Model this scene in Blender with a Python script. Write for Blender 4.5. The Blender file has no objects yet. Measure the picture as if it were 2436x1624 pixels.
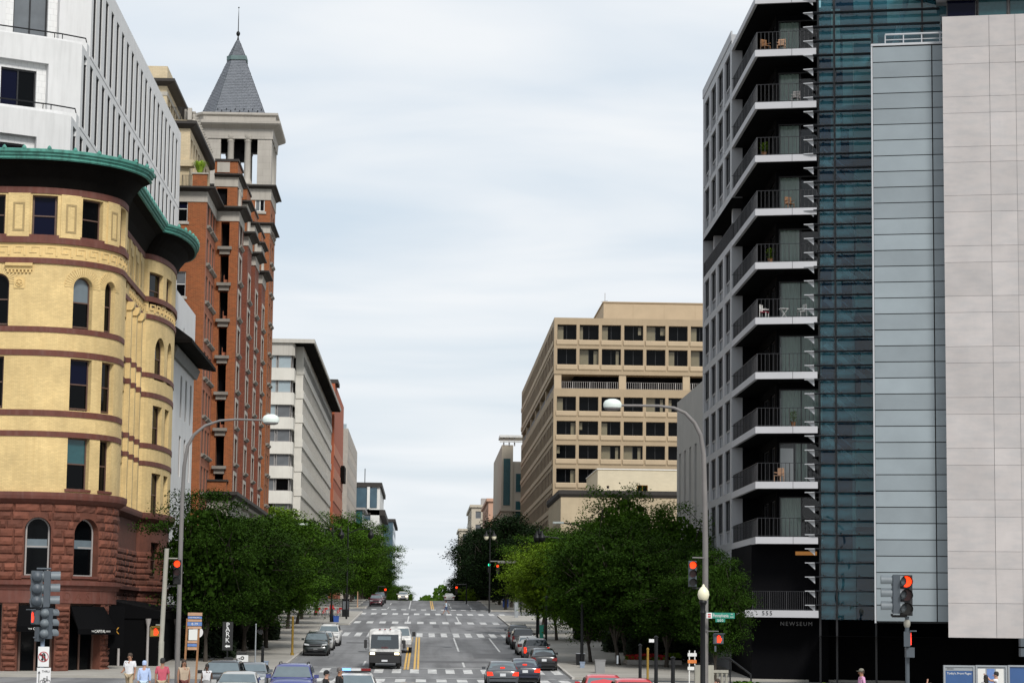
import bpy, math, random
from mathutils import Vector, Matrix
random.seed(7)
sc = bpy.context.scene
C = sc.collection
R = math.radians
# ------------------------------------------------------------------ camera
F, CX, CY, VX, VY, ROLL, CZ = 5600., 1218., 812., 1003., 1478., .0115, 3.6
cr, sr = math.cos(ROLL), math.sin(ROLL)
_qx, _qy = (VX-CX)*cr+(VY-CY)*sr, -(VX-CX)*sr+(VY-CY)*cr
PITCH = math.atan(_qy/F); AZ = math.atan(-_qx/F*math.cos(PITCH))
fw = Vector((math.sin(AZ)*math.cos(PITCH), math.cos(AZ)*math.cos(PITCH), math.sin(PITCH)))
rt = Vector((math.cos(AZ), -math.sin(AZ), 0)); up = rt.cross(fw)
cam = bpy.data.cameras.new('camera'); co = bpy.data.objects.new('camera', cam); C.objects.link(co)
cam.sensor_width = 36; cam.lens = 36*F/2436; cam.clip_end = 6000; cam.clip_start = .5
r2 = rt*cr+up*sr; u2 = up*cr-rt*sr          # camera rolled so that the picture leans clockwise
co.matrix_world = Matrix(((r2.x, u2.x, -fw.x, 0), (r2.y, u2.y, -fw.y, 0), (r2.z, u2.z, -fw.z, CZ), (0, 0, 0, 1)))
sc.camera = co
# ------------------------------------------------------------------ sky and sun
SUN_EL, SUN_AZ = R(44), R(160)              # azimuth clockwise from +Y (up the street)
w = bpy.data.worlds.new('World'); sc.world = w; w.use_nodes = True
nt = w.node_tree; N = nt.nodes; Lk = nt.links; N.clear()
def nd(t, **k):
    n = N.new(t)
    for a, b in k.items():
        if a.startswith('i_'): n.inputs[int(a[2:])].default_value = b
        else: setattr(n, a, b)
    return n
sky = nd('ShaderNodeTexSky', sky_type='NISHITA', sun_disc=False, sun_elevation=SUN_EL, sun_rotation=SUN_AZ, dust_density=3., air_density=1., ozone_density=1.5)
tc = nd('ShaderNodeTexCoord')
sep = nd('ShaderNodeSeparateXYZ'); Lk.new(tc.outputs['Generated'], sep.inputs[0])
ad = nd('ShaderNodeMath', operation='ADD', i_1=.12); Lk.new(sep.outputs[2], ad.inputs[0])
mx0 = nd('ShaderNodeMath', operation='MAXIMUM', i_1=.05); Lk.new(ad.outputs[0], mx0.inputs[0])
dv = nd('ShaderNodeVectorMath', operation='DIVIDE'); Lk.new(tc.outputs['Generated'], dv.inputs[0])
cb = nd('ShaderNodeCombineXYZ', i_2=1.)
for i in (0, 1): Lk.new(mx0.outputs[0], cb.inputs[i])
Lk.new(cb.outputs[0], dv.inputs[1])
mp = nd('ShaderNodeMapping'); mp.inputs['Scale'].default_value = (.9, 1.5, .0); mp.inputs['Rotation'].default_value = (0, 0, .35); mp.inputs['Location'].default_value = (3.1, .4, 0)
Lk.new(dv.outputs[0], mp.inputs[0])
no = nd('ShaderNodeTexNoise'); no.inputs['Scale'].default_value = 1.5; no.inputs['Detail'].default_value = 5; no.inputs['Roughness'].default_value = .45; no.inputs['Distortion'].default_value = .35
Lk.new(mp.outputs[0], no.inputs['Vector'])
rp = nd('ShaderNodeValToRGB'); rp.color_ramp.elements[0].position = .34; rp.color_ramp.elements[1].position = .64
rp.color_ramp.elements[0].color = (.42, .42, .42, 1); rp.color_ramp.elements[1].color = (.97, .97, .97, 1)
Lk.new(no.outputs['Fac'], rp.inputs[0])
# cloud deck in the sky's own units, mixed over the clear sky
mix = nd('ShaderNodeMix', data_type='RGBA'); mix.inputs[7].default_value = (7.5, 7.75, 8.0, 1)
Lk.new(rp.outputs[0], mix.inputs[0]); 
sat = nd('ShaderNodeMix', data_type='RGBA'); sat.inputs[0].default_value = .66; sat.inputs[7].default_value = (4.6, 6.0, 7.3, 1)
Lk.new(sky.outputs[0], sat.inputs[6]); Lk.new(sat.outputs[2], mix.inputs[6])
hz = nd('ShaderNodeMapRange'); hz.inputs[1].default_value = 0; hz.inputs[2].default_value = .16; hz.inputs[3].default_value = .6; hz.inputs[4].default_value = 0; Lk.new(sep.outputs[2], hz.inputs[0])
mixh = nd('ShaderNodeMix', data_type='RGBA'); mixh.inputs[7].default_value = (7.3, 7.7, 8.0, 1); Lk.new(hz.outputs[0], mixh.inputs[0]); Lk.new(mix.outputs[2], mixh.inputs[6]); mix = mixh
bg = nd('ShaderNodeBackground', i_1=.054); Lk.new(mix.outputs[2], bg.inputs[0])
ow = nd('ShaderNodeOutputWorld'); Lk.new(bg.outputs[0], ow.inputs[0])
sl = bpy.data.lights.new('sun', 'SUN'); sl.energy = 1.5; sl.angle = R(14); sl.color = (1, .965, .91)
so = bpy.data.objects.new('sun', sl); C.objects.link(so)
sd = Vector((math.sin(SUN_AZ)*math.cos(SUN_EL), math.cos(SUN_AZ)*math.cos(SUN_EL), math.sin(SUN_EL)))
so.rotation_euler = sd.to_track_quat('Z', 'Y').to_euler(); so.location = (0, -50, 120)
vs = sc.view_settings; vs.view_transform = 'Standard'; vs.look = 'None'; vs.gamma = 1; vs.exposure = 1.15
# ------------------------------------------------------------------ placing helpers (survey of the street)
def ray(u, v):
    x, y = u-CX, v-CY
    return fw*F+rt*(x*cr+y*sr)-up*(-x*sr+y*cr)
def atY(u, v, Y):
    d = ray(u, v); t = Y/d.y; return Vector((d.x*t, Y, CZ+d.z*t))
def atX(u, v, X):
    d = ray(u, v); t = X/d.x; return Vector((X, d.y*t, CZ+d.z*t))
PROF = [(-600, 0), (138, 0), (150, .12), (388, 6.9), (402, 7.15), (420, 7.1), (700, 1.), (900, -4), (3000, -10)]
def gz(y):
    for (a0, b0), (a1, b1) in zip(PROF, PROF[1:]):
        if y <= a1: return b0+(b1-b0)*(y-a0)/(a1-a0)
    return -10
# ------------------------------------------------------------------ mesh builder
class MB:
    def __init__(s): s.v = []; s.f = []; s.uv = {}; s.sm = set()
    def quad(s, *p, uv=None, sm=False):
        n = len(s.v); s.v += [tuple(q) for q in p]; s.f.append(tuple(range(n, n+len(p))))
        if uv: s.uv[len(s.f)-1] = uv
        if sm: s.sm.add(len(s.f)-1)
        return s
    def box(s, x0, x1, y0, y1, z0, z1, M=None, bev=0):
        if x0 > x1: x0, x1 = x1, x0
        if y0 > y1: y0, y1 = y1, y0
        if bev: return s.bbox(x0, x1, y0, y1, z0, z1, bev, M)
        P = [(x, y, z) for z in (z0, z1) for y in (y0, y1) for x in (x0, x1)]
        if M: P = [tuple(M @ Vector(q)) for q in P]
        n = len(s.v); s.v += P
        s.f += [tuple(n+i for i in q) for q in ((0, 2, 3, 1), (4, 5, 7, 6), (0, 1, 5, 4), (2, 6, 7, 3), (1, 3, 7, 5), (0, 4, 6, 2))]
        return s
    def bbox(s, x0, x1, y0, y1, z0, z1, b, M=None):
        # box with chamfered front (y0) edges
        ring = lambda y, e: [(x0+e, y, z0+e), (x1-e, y, z0+e), (x1-e, y, z1-e), (x0+e, y, z1-e)]
        rs = [ring(y0, b), ring(y0+b, 0), ring(y1, 0)]
        n = len(s.v); 
        for r_ in rs: s.v += [tuple(M @ Vector(q)) if M else q for q in r_]
        s.f.append((n, n+1, n+2, n+3))
        for k in (0, 1):
            for i in range(4):
                j = (i+1) % 4; s.f.append((n+4*k+i, n+4*k+4+i, n+4*k+4+j, n+4*k+j))
        s.f.append((n+11, n+10, n+9, n+8))
        return s
    def tube(s, p0, p1, r0, r1=None, n=10, caps=True):
        p0, p1 = Vector(p0), Vector(p1); r1 = r0 if r1 is None else r1
        d = (p1-p0).normalized(); a = d.orthogonal().normalized(); b = d.cross(a); k = len(s.v)
        for p, r in ((p0, r0), (p1, r1)):
            for i in range(n):
                t = 2*math.pi*i/n; s.v.append(tuple(p+a*(r*math.cos(t))+b*(r*math.sin(t))))
        for i in range(n):
            j = (i+1) % n; s.f.append((k+i, k+j, k+n+j, k+n+i)); s.sm.add(len(s.f)-1)
        if caps: s.f.append(tuple(k+n-1-i for i in range(n))); s.f.append(tuple(k+n+i for i in range(n)))
        return s
    def pipe(s, pts, r, n=8):
        rr = r if isinstance(r, (list, tuple)) else [r]*len(pts)
        pts = [Vector(p) for p in pts]; k = len(s.v); pa = None
        for i, p in enumerate(pts):
            d = (pts[min(i+1, len(pts)-1)]-pts[max(i-1, 0)]).normalized()
            a = d.orthogonal().normalized() if pa is None else (pa-d*pa.dot(d)).normalized()
            pa = a; b = d.cross(a)
            for q in range(n):
                t = 2*math.pi*q/n; s.v.append(tuple(p+a*(rr[i]*math.cos(t))+b*(rr[i]*math.sin(t))))
        for i in range(len(pts)-1):
            for q in range(n):
                j = (q+1) % n; s.f.append((k+i*n+q, k+i*n+j, k+i*n+n+j, k+i*n+n+q)); s.sm.add(len(s.f)-1)
        s.f.append(tuple(k+n-1-q for q in range(n))); e = k+(len(pts)-1)*n; s.f.append(tuple(e+q for q in range(n)))
        return s
    def lathe(s, prof, c=(0, 0, 0), n=16, M=None, a0=0, a1=2*math.pi):
        full = abs(a1-a0-2*math.pi) < 1e-6; k = len(s.v); m = n if full else n+1
        for r, z in prof:
            for i in range(m):
                t = a0+(a1-a0)*i/n; p = Vector((c[0]+r*math.cos(t), c[1]+r*math.sin(t), c[2]+z)); s.v.append(tuple(M @ p if M else p))
        for q in range(len(prof)-1):
            for i in range(n):
                j = (i+1) % m; s.f.append((k+q*m+i, k+q*m+j, k+q*m+m+j, k+q*m+m+i)); s.sm.add(len(s.f)-1)
        return s
    def ext(s, poly, a, b, axis='y', M=None):
        # polygon of 2-tuples extruded from a to b along axis
        def P(q, t): return {'y': (q[0], t, q[1]), 'x': (t, q[0], q[1]), 'z': (q[0], q[1], t)}[axis]
        n = len(s.v); m = len(poly); ps = [P(q, a) for q in poly]+[P(q, b) for q in poly]
        s.v += [tuple(M @ Vector(q)) if M else q for q in ps]
        s.f.append(tuple(n+i for i in range(m))); s.f.append(tuple(n+m+m-1-i for i in range(m)))
        for i in range(m):
            j = (i+1) % m; s.f.append((n+j, n+i, n+m+i, n+m+j))
        return s
    def mesh(s, name, mat, ang=None, fix=True):
        me = bpy.data.meshes.new(name); me.from_pydata(s.v, [], s.f)
        if mat: me.materials.append(MT(mat))
        ul = me.uv_layers.new(name='uv').data; vv = me.vertices
        for p in me.polygons:
            if p.index in s.uv:
                for li, q in zip(p.loop_indices, s.uv[p.index]): ul[li].uv = q
            else:
                nx, ny, nz = p.normal
                h = math.hypot(nx, ny)
                for li in p.loop_indices:
                    x, y, z = vv[me.loops[li].vertex_index].co
                    if h < .5: ul[li].uv = (x, y)
                    else: ul[li].uv = ((-ny*x+nx*y)/h, z)
            if p.index in s.sm: p.use_smooth = True
        if s.sm: me.set_sharp_from_angle(angle=ang or R(40))
        me.update(); return me
    def build(s, name, mat, parent=None, **k):
        return put(name, s.mesh(name, mat, **k), parent)
def put(name, me, parent=None, M=None):
    o = bpy.data.objects.new(name, me); C.objects.link(o)
    if parent is not None: o.parent = parent
    if M is not None: o.matrix_basis = M
    return o
def thing(name, label, cat, loc=(0, 0, 0), rz=0, group=None):
    o = bpy.data.objects.new(name, None); C.objects.link(o); o.empty_display_size = .3
    o.location = loc; o.rotation_euler = (0, 0, rz); return tag(o, label, cat, group)
def tag(o, label, cat, group=None):
    o['label'] = label; o['category'] = cat
    if group: o['group'] = group
    return o
def struct(o): o['kind'] = 'structure'; return o
def stuff(o): o['kind'] = 'stuff'; return o
KIDS = {}
def kids(o): return [c for c in bpy.data.objects if c.parent is o]
def dup(root, loc, rz, label, group=None, sc_=None, tree=None):
    # copy of a thing, its parts and its sub-parts (tree = cached list of (part, [sub-parts]))
    r = root.copy(); C.objects.link(r); r.location = loc; r.rotation_euler = (0, 0, rz); r['label'] = label
    if group: r['group'] = group
    if sc_: r.scale = sc_
    for ch, gs in tree or tree_of(root):
        c = ch.copy(); C.objects.link(c); c.parent = r
        for g in gs:
            d = g.copy(); C.objects.link(d); d.parent = c
    return r
def tree_of(root): return [(c, kids(c)) for c in kids(root)]
# ------------------------------------------------------------------ materials
MATS = {}; SPEC = {}
def mat(name, col, rough=.8, var=.12, vs=1.2, streak=0, bump=0, bs=20, metal=0, spec=.5, brick=None, emit=None, coat=0, col2=None, cs=.5, leaf=False, rnd=0, streakc=None):
    SPEC[name] = dict(col=col, rough=rough, var=var, vs=vs, streak=streak, bump=bump, bs=bs, metal=metal, spec=spec, brick=brick, emit=emit, coat=coat, col2=col2, cs=cs, leaf=leaf, rnd=rnd, streakc=streakc)
def MT(name):
    if name in MATS: return MATS[name]
    s = SPEC[name]; m = bpy.data.materials.new(name); m.use_nodes = True; t = m.node_tree; n = t.nodes; l = t.links
    b = n['Principled BSDF']; c = s['col']; c4 = (*c, 1)
    b.inputs['Roughness'].default_value = s['rough']; b.inputs['Metallic'].default_value = s['metal']
    b.inputs['Specular IOR Level'].default_value = s['spec']; b.inputs['Coat Weight'].default_value = s['coat']
    tx = n.new('ShaderNodeTexCoord'); out = None
    def noise(scale, detail=4, vec=None, sc3=None, rough=.55):
        q = n.new('ShaderNodeTexNoise'); q.inputs['Scale'].default_value = scale; q.inputs['Detail'].default_value = detail; q.inputs['Roughness'].default_value = rough
        if sc3:
            mp = n.new('ShaderNodeMapping'); mp.inputs['Scale'].default_value = sc3; l.new(tx.outputs['Object'], mp.inputs[0]); l.new(mp.outputs[0], q.inputs['Vector'])
        else: l.new(tx.outputs['Object'], q.inputs['Vector'])
        return q.outputs['Fac']
    def mixc(f, a, bb, mode='MIX'):
        q = n.new('ShaderNodeMix'); q.data_type = 'RGBA'; q.blend_type = mode
        for v, i in ((f, 0), (a, 6), (bb, 7)):
            if isinstance(v, (int, float)): q.inputs[i].default_value = v
            elif isinstance(v, tuple): q.inputs[i].default_value = v
            else: l.new(v, q.inputs[i])
        return q.outputs[2]
    def ramp(f, a, bb, ca=(0, 0, 0, 1), cb_=(1, 1, 1, 1)):
        q = n.new('ShaderNodeValToRGB'); q.color_ramp.elements[0].position = a; q.color_ramp.elements[1].position = bb
        q.color_ramp.elements[0].color = ca; q.color_ramp.elements[1].color = cb_; l.new(f, q.inputs[0]); return q.outputs[0]
    cur = c4; height = None
    if s['brick']:
        bw, bh, mort, jit, ms = s['brick']
        bt = n.new('ShaderNodeTexBrick'); l.new(tx.outputs['UV'], bt.inputs['Vector'])
        bt.inputs['Color1'].default_value = tuple(x*(1-jit) for x in c)+(1,); bt.inputs['Color2'].default_value = tuple(min(1, x*(1+jit)) for x in c)+(1,)
        bt.inputs['Mortar'].default_value = (*mort, 1); bt.inputs['Scale'].default_value = 1; bt.inputs['Mortar Size'].default_value = ms
        bt.inputs['Mortar Smooth'].default_value = .3; bt.inputs['Brick Width'].default_value = bw; bt.inputs['Row Height'].default_value = bh
        cur = bt.outputs['Color']; height = bt.outputs['Fac']
    if s['col2']: cur = mixc(ramp(noise(1., 5, sc3=s['cs']) if isinstance(s['cs'], tuple) else noise(s['cs'], 5), .42, .62), cur, (*s['col2'], 1))
    if s['var']:
        v = s['var']; f = ramp(noise(s['vs'], 6), .25, .75, (1-v, 1-v, 1-v, 1), (1+v, 1+v, 1+v, 1))
        cur = mixc(1., cur, f, 'MULTIPLY')
    if s['rnd']:
        oi = n.new('ShaderNodeObjectInfo'); k = s['rnd']
        cur = mixc(1., cur, ramp(oi.outputs['Random'], 0, 1, (1-k,)*3+(1,), (1+k,)*3+(1,)), 'MULTIPLY')
    if s['streak']:
        k = s['streak']; sc3 = (2.2, 2.2, .22)
        f = ramp(noise(1.6, 5, sc3=sc3), .45, .72); f2 = n.new('ShaderNodeMath'); f2.operation = 'MULTIPLY'; f2.inputs[1].default_value = k; l.new(f, f2.inputs[0])
        cur = mixc(f2.outputs[0], cur, (*(s['streakc'] or tuple(x*.3 for x in c)), 1))
    if isinstance(cur, tuple): b.inputs['Base Color'].default_value = cur
    else: l.new(cur, b.inputs['Base Color'])
    if s['bump'] or height is not None:
        bp = n.new('ShaderNodeBump'); bp.inputs['Strength'].default_value = min(1, s['bump'] or .4); bp.inputs['Distance'].default_value = .02
        if s['bump']: h = noise(s['bs'], 5)
        if height is not None: bp.invert = True; h = height
        l.new(h, bp.inputs['Height']); l.new(bp.outputs[0], b.inputs['Normal'])
    if s['emit']: b.inputs['Emission Color'].default_value = (*s['emit'][0], 1); b.inputs['Emission Strength'].default_value = s['emit'][1]
    if s['leaf']:
        tr = n.new('ShaderNodeBsdfTranslucent'); ms_ = n.new('ShaderNodeMixShader'); ms_.inputs[0].default_value = .14
        if isinstance(cur, tuple): tr.inputs[0].default_value = cur
        else: l.new(cur, tr.inputs[0])
        l.new(b.outputs[0], ms_.inputs[1]); l.new(tr.outputs[0], ms_.inputs[2]); l.new(ms_.outputs[0], n['Material Output'].inputs[0])
    MATS[name] = m; return m
def glassmat(name, tint, refl=1.0, rough=.0, body=None, bmix=0):
    # thin clear glazing: tinted see-through plus Fresnel mirror
    m = bpy.data.materials.new(name); m.use_nodes = True; t = m.node_tree; n = t.nodes; l = t.links; n.remove(n['Principled BSDF'])
    tr = n.new('ShaderNodeBsdfTransparent'); tr.inputs[0].default_value = (*tint, 1)
    gl = n.new('ShaderNodeBsdfGlossy'); gl.inputs['Roughness'].default_value = rough; gl.inputs[0].default_value = (refl, refl, refl, 1)
    fr = n.new('ShaderNodeFresnel'); fr.inputs[0].default_value = 1.55
    mx = n.new('ShaderNodeMixShader'); l.new(fr.outputs[0], mx.inputs[0]); l.new(tr.outputs[0], mx.inputs[1]); l.new(gl.outputs[0], mx.inputs[2])
    o_ = mx.outputs[0]
    if body:
        df = n.new('ShaderNodeBsdfDiffuse'); df.inputs[0].default_value = (*body, 1); m2 = n.new('ShaderNodeMixShader'); m2.inputs[0].default_value = bmix; l.new(tr.outputs[0], m2.inputs[1]); l.new(df.outputs[0], m2.inputs[2]); l.new(m2.outputs[0], mx.inputs[1])
    l.new(o_, n['Material Output'].inputs[0]); MATS[name] = m
# ------------------------------------------------------------------ plan paths: walls, bands and cornices follow them
class Path:
    """plan polyline; building on the left of travel is inside, d>0 is outwards (to the right of travel)"""
    def __init__(s, pts):
        s.p = [Vector((x, y)) for x, y in pts]; s.s = [0.]
        for a, b in zip(s.p, s.p[1:]): s.s.append(s.s[-1]+(b-a).length)
        s.L = s.s[-1]; s.n = []
        sn = [Vector(((b-a).y, -(b-a).x)).normalized() for a, b in zip(s.p, s.p[1:])]; s.sn = sn
        for i in range(len(s.p)):
            a = sn[max(i-1, 0)]; b = sn[min(i, len(sn)-1)]; m = (a+b); k = m.length
            s.n.append(m*(2/(k*k)) if k > .2 else b)
    def seg(s, t):
        for i in range(len(s.sn)):
            if t <= s.s[i+1]+1e-6: return i
        return len(s.sn)-1
    def P(s, t, d, z):
        for i, q in enumerate(s.s):
            if abs(q-t) < 1e-4:
                v = s.p[i]+s.n[i]*d; return (v.x, v.y, z)
        i = s.seg(t); k = (t-s.s[i])/(s.s[i+1]-s.s[i]); v = s.p[i].lerp(s.p[i+1], k)+s.sn[i]*d
        return (v.x, v.y, z)
    def ts(s, a, b, extra=()):
        r = [a]+[q for q in s.s if a+1e-3 < q < b-1e-3]+[q for q in extra if a+1e-3 < q < b-1e-3]+[b]
        return sorted(set(round(x, 5) for x in r))
    def hit(s, u, v):
        """(t, z) where the sight line through photo point (u, v) first meets the wall"""
        d = ray(u, v); best = None
        for i, (a, b) in enumerate(zip(s.p, s.p[1:])):
            e = b-a; den = d.x*e.y-d.y*e.x
            if abs(den) < 1e-9: continue
            k = (a.x*e.y-a.y*e.x)/den; q = (a.x*d.y-a.y*d.x)/den
            if k > 0 and -1e-6 <= q <= 1+1e-6 and (best is None or k < best[0]): best = (k, s.s[i]+q*e.length)
        return (best[1], CZ+d.z*best[0]) if best else None
def arc(cx, cy, rx, ry, a0, a1, n): return [(cx+rx*math.cos(R(a0+(a1-a0)*i/n)), cy+ry*math.sin(R(a0+(a1-a0)*i/n))) for i in range(n+1)]
def sweep(mb, path, t0, t1, prof, closed=True, sm=False):
    """profile of (d, z) swept along the path between t0 and t1"""
    ts = path.ts(t0, t1); m = len(prof); k = len(mb.v)
    for t in ts: mb.v += [path.P(t, d, z) for d, z in prof]
    e = m if closed else m-1
    for i in range(len(ts)-1):
        for j in range(e):
            q = (j+1) % m; mb.f.append((k+i*m+j, k+i*m+m+j, k+i*m+m+q, k+i*m+q))
            if sm: mb.sm.add(len(mb.f)-1)
    if closed: mb.f.append(tuple(k+j for j in range(m))); b = k+(len(ts)-1)*m; mb.f.append(tuple(b+m-1-j for j in range(m)))
    return mb
def band(mb, path, t0, t1, z0, z1, d, din=-.05): return sweep(mb, path, t0, t1, [(din, z0), (d, z0), (d, z1), (din, z1)])
def wall(mb, path, t0, t1, z0, z1, ops=(), depth=.3, d=0.):
    """wall strip with real openings (t0, t1, z0, z1, arch) and their reveals"""
    ex = []
    for o in ops:
        ex += [o[0], o[1]]
        if len(o) > 4 and o[4]: ex += [o[0]+(o[1]-o[0])*(.5-.5*math.cos(math.pi*i/12)) for i in range(1, 12)]
    ts = path.ts(t0, t1, ex)
    def top(o, t):
        if len(o) > 4 and o[4]:
            r = (o[1]-o[0])/2; x = min(1, abs(t-(o[0]+o[1])/2)/r); rh = o[4] if o[4] > 1e-3 and o[4] != 1 else r
            return o[3]-rh+rh*math.sqrt(max(0, 1-x*x))
        return o[3]
    def q(a, b, za0, zb0, za1, zb1):
        if za1-za0 < 1e-4 and zb1-zb0 < 1e-4: return
        mb.quad(path.P(a, d, za0), path.P(b, d, zb0), path.P(b, d, zb1), path.P(a, d, za1), uv=[(a, za0), (b, zb0), (b, zb1), (a, za1)])
    for a, b in zip(ts, ts[1:]):
        mid = (a+b)/2; za = zb = z0
        for o in sorted([o for o in ops if o[0] < mid < o[1]], key=lambda o: o[2]):
            q(a, b, za, zb, o[2], o[2]); ta, tb = top(o, a), top(o, b)
            mb.quad(path.P(a, d, o[2]), path.P(a, d-depth, o[2]), path.P(b, d-depth, o[2]), path.P(b, d, o[2]))
            mb.quad(path.P(a, d, ta), path.P(b, d, tb), path.P(b, d-depth, tb), path.P(a, d-depth, ta))
            za, zb = ta, tb
        q(a, b, za, zb, z1, z1)
    for o in ops:
        for t in (o[0], o[1]):
            tz = top(o, t)
            if tz-o[2] > .01: mb.quad(path.P(t, d, o[2]), path.P(t, d, tz), path.P(t, d-depth, tz), path.P(t, d-depth, o[2]))
    return mb
WC = {}
def wmesh(w_, h, kind, arch, fm, fr):
    """cached meshes of a window: frame, [pane pieces]; local x along the wall from 0..w_, y inwards, z up from 0"""
    key = (round(w_, 2), round(h, 2), kind, round(arch, 2), fm, fr)
    if key in WC: return WC[key]
    f = MB(); T = .07
    def poly(x0, x1, z0, z1, y, a, n=12):
        if not a: return [(x0, z0), (x1, z0), (x1, z1), (x0, z1)]
        r = (x1-x0)/2; c = (x0+x1)/2; rh = min(a, z1-z0)
        return [(x0, z0), (x1, z0)]+[(c+r*math.cos(math.pi*i/n), z1-rh+rh*math.sin(math.pi*i/n)) for i in range(n+1)]
    o = poly(0, w_, 0, h, 0, arch); i_ = poly(fr, w_-fr, fr, h-fr, 0, max(0, arch-fr) if arch else 0)
    n = len(o)
    for k in range(n):
        j = (k+1) % n
        f.quad((o[k][0], 0, o[k][1]), (o[j][0], 0, o[j][1]), (i_[j][0], 0, i_[j][1]), (i_[k][0], 0, i_[k][1]))
        f.quad((i_[k][0], 0, i_[k][1]), (i_[j][0], 0, i_[j][1]), (i_[j][0], T, i_[j][1]), (i_[k][0], T, i_[k][1]))
    panes = []
    def pane(x0, x1, z0, z1, a=0, y=T):
        m = MB(); m.quad(*[(x, y, z) for x, z in poly(x0, x1, z0, z1, y, a)]); return m
    if kind == 'sash':
        hm = h*.5; f.box(fr, w_-fr, .01, .09, hm-fr*.45, hm+fr*.45)
        panes = [('lo', pane(fr, w_-fr, fr, hm, 0, .085)), ('up', pane(fr, w_-fr, hm, h-fr, max(0, arch-fr) if arch else 0, .05))]
    elif kind.startswith('col'):
        k = int(kind[3:])
        for i in range(1, k): f.box(w_*i/k-fr*.5, w_*i/k+fr*.5, .0, T, fr, h-fr)
        panes = [('p%d' % i, pane(w_*i/k+fr*.5*(i > 0)+fr*(i == 0), w_*(i+1)/k-fr*.5*(i < k-1)-fr*(i == k-1), fr, h-fr)) for i in range(k)]
    else: panes = [('p', pane(fr, w_-fr, fr, h-fr, max(0, arch-fr) if arch else 0))]
    r = (f.mesh('window', fm), [(a, b) for a, b in panes], {}); WC[key] = r; return r
def window(par, path, t0, t1, z0, z1, arch=0, depth=.22, kind='sash', fm='frame_brown', gl='glass_dark', glu=None, fr=.07, d=0., name='window', lab=None):
    a = Vector(path.P(t0+1e-3, d-depth, z0)); b = Vector(path.P(t1-1e-3, d-depth, z0)); e = b-a; w_ = e.length; h = z1-z0
    if arch == 1: arch = w_/2
    x = e.normalized(); y = Vector((-x.y, x.x, 0)); M = Matrix(((x.x, y.x, 0, a.x), (x.y, y.y, 0, a.y), (0, 0, 1, z0), (0, 0, 0, 1)))
    fmsh, panes, pc = wmesh(w_, h, kind, arch, fm, fr)
    o = put(name, fmsh, par, M)
    if lab: o['label'] = lab
    for i, (nm, m) in enumerate(panes):
        g = glu[i % len(glu)] if glu else gl
        if (nm, g) not in pc: pc[(nm, g)] = m.mesh('pane', g)
        put('pane', pc[(nm, g)], o)
    return o

WS = bpy.data.scenes.new('workshop')     # empty side scene in which curves and skins are turned into meshes
def solid(o):
    WS.collection.objects.link(o); vl = WS.view_layers[0]; vl.update(); me = bpy.data.meshes.new_from_object(o.evaluated_get(vl.depsgraph)); WS.collection.objects.unlink(o); return me
# ------------------------------------------------------------------ material list (base colours)
mat('asphalt', (.185, .187, .192), .85, .22, .35, bump=.3, bs=60, col2=(.112, .113, .117), cs=(.55, .012, 1))
mat('asphalt_patch', (.10, .101, .106), .85, .2, 1.)
mat('concrete_walk', (.31, .295, .265), .85, .15, .4, bump=.2, bs=30)
mat('kerb', (.42, .40, .37), .8, .15, 1.5)
mat('paint_white', (.60, .60, .585), .6, .2, 2.5, col2=(.34, .34, .34), cs=1.6)
mat('paint_yellow', (.62, .36, .05), .6, .2, 2.5)
mat('earth', (.10, .09, .06), .95, .3, .1)
mat('ybrick', (.63, .47, .22), .8, .18, .6, brick=(.26, .09, (.51, .37, .17), .08, .010), bump=.2, streak=.30, streakc=(.47, .32, .13))
mat('yterra', (.64, .46, .20), .75, .12, 3., bump=.3, bs=25)
mat('yterra_d', (.33, .24, .11), .8, .2, 12., bump=.6, bs=30)
mat('redstone', (.13, .042, .024), .85, .28, 2., bump=.9, bs=9, rnd=.28)
mat('redband', (.115, .034, .022), .75, .2, 1.5, streak=.22, streakc=(.20, .13, .115), bump=.2, bs=12)
mat('copper', (.07, .26, .21), .7, .22, 1.5, streak=.55, streakc=(.012, .03, .025), bump=.3, bs=8)
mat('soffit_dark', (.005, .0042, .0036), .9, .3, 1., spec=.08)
mat('frame_brown', (.10, .055, .04), .6, .1)
mat('frame_grey', (.30, .28, .27), .6, .1)
mat('frame_white', (.62, .62, .60), .5, .1)
mat('frame_black', (.012, .012, .014), .4, .1)
mat('glass_dark', (.002, .0024, .003), .06, 0, spec=.10)
mat('glass_blue', (.003, .004, .016), .06, 0, spec=.10)
mat('glass_shade', (.12, .15, .17), .15, .1, 2., spec=.5)
mat('glass_teal', (.02, .075, .085), .12, .15, 3., spec=.5)
mat('glass_sky', (.30, .36, .39), .06, .12, .4, spec=.6)  # sky reflection painted into the pane colour
mat('glass_grey', (.12, .13, .14), .08, .2, .6, spec=.6)
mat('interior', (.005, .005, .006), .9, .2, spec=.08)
mat('awning', (.003, .003, .0035), .85, .1, spec=.06)
mat('letter_white', (.75, .75, .72), .6, 0)
mat('letter_gold', (.45, .22, .02), .5, 0)
mat('white_conc', (.60, .60, .60), .8, .05, .5, streak=.24, streakc=(.36, .36, .355), bump=.15, bs=15)
mat('white_tile', (.66, .66, .655), .55, .03, .5, brick=(.45, .45, (.52, .52, .52), .015, .014))
mat('grey_joint', (.22, .22, .22), .9, .1)
mat('metal_dark', (.007, .0075, .0085), .5, .1, spec=.25)
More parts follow.
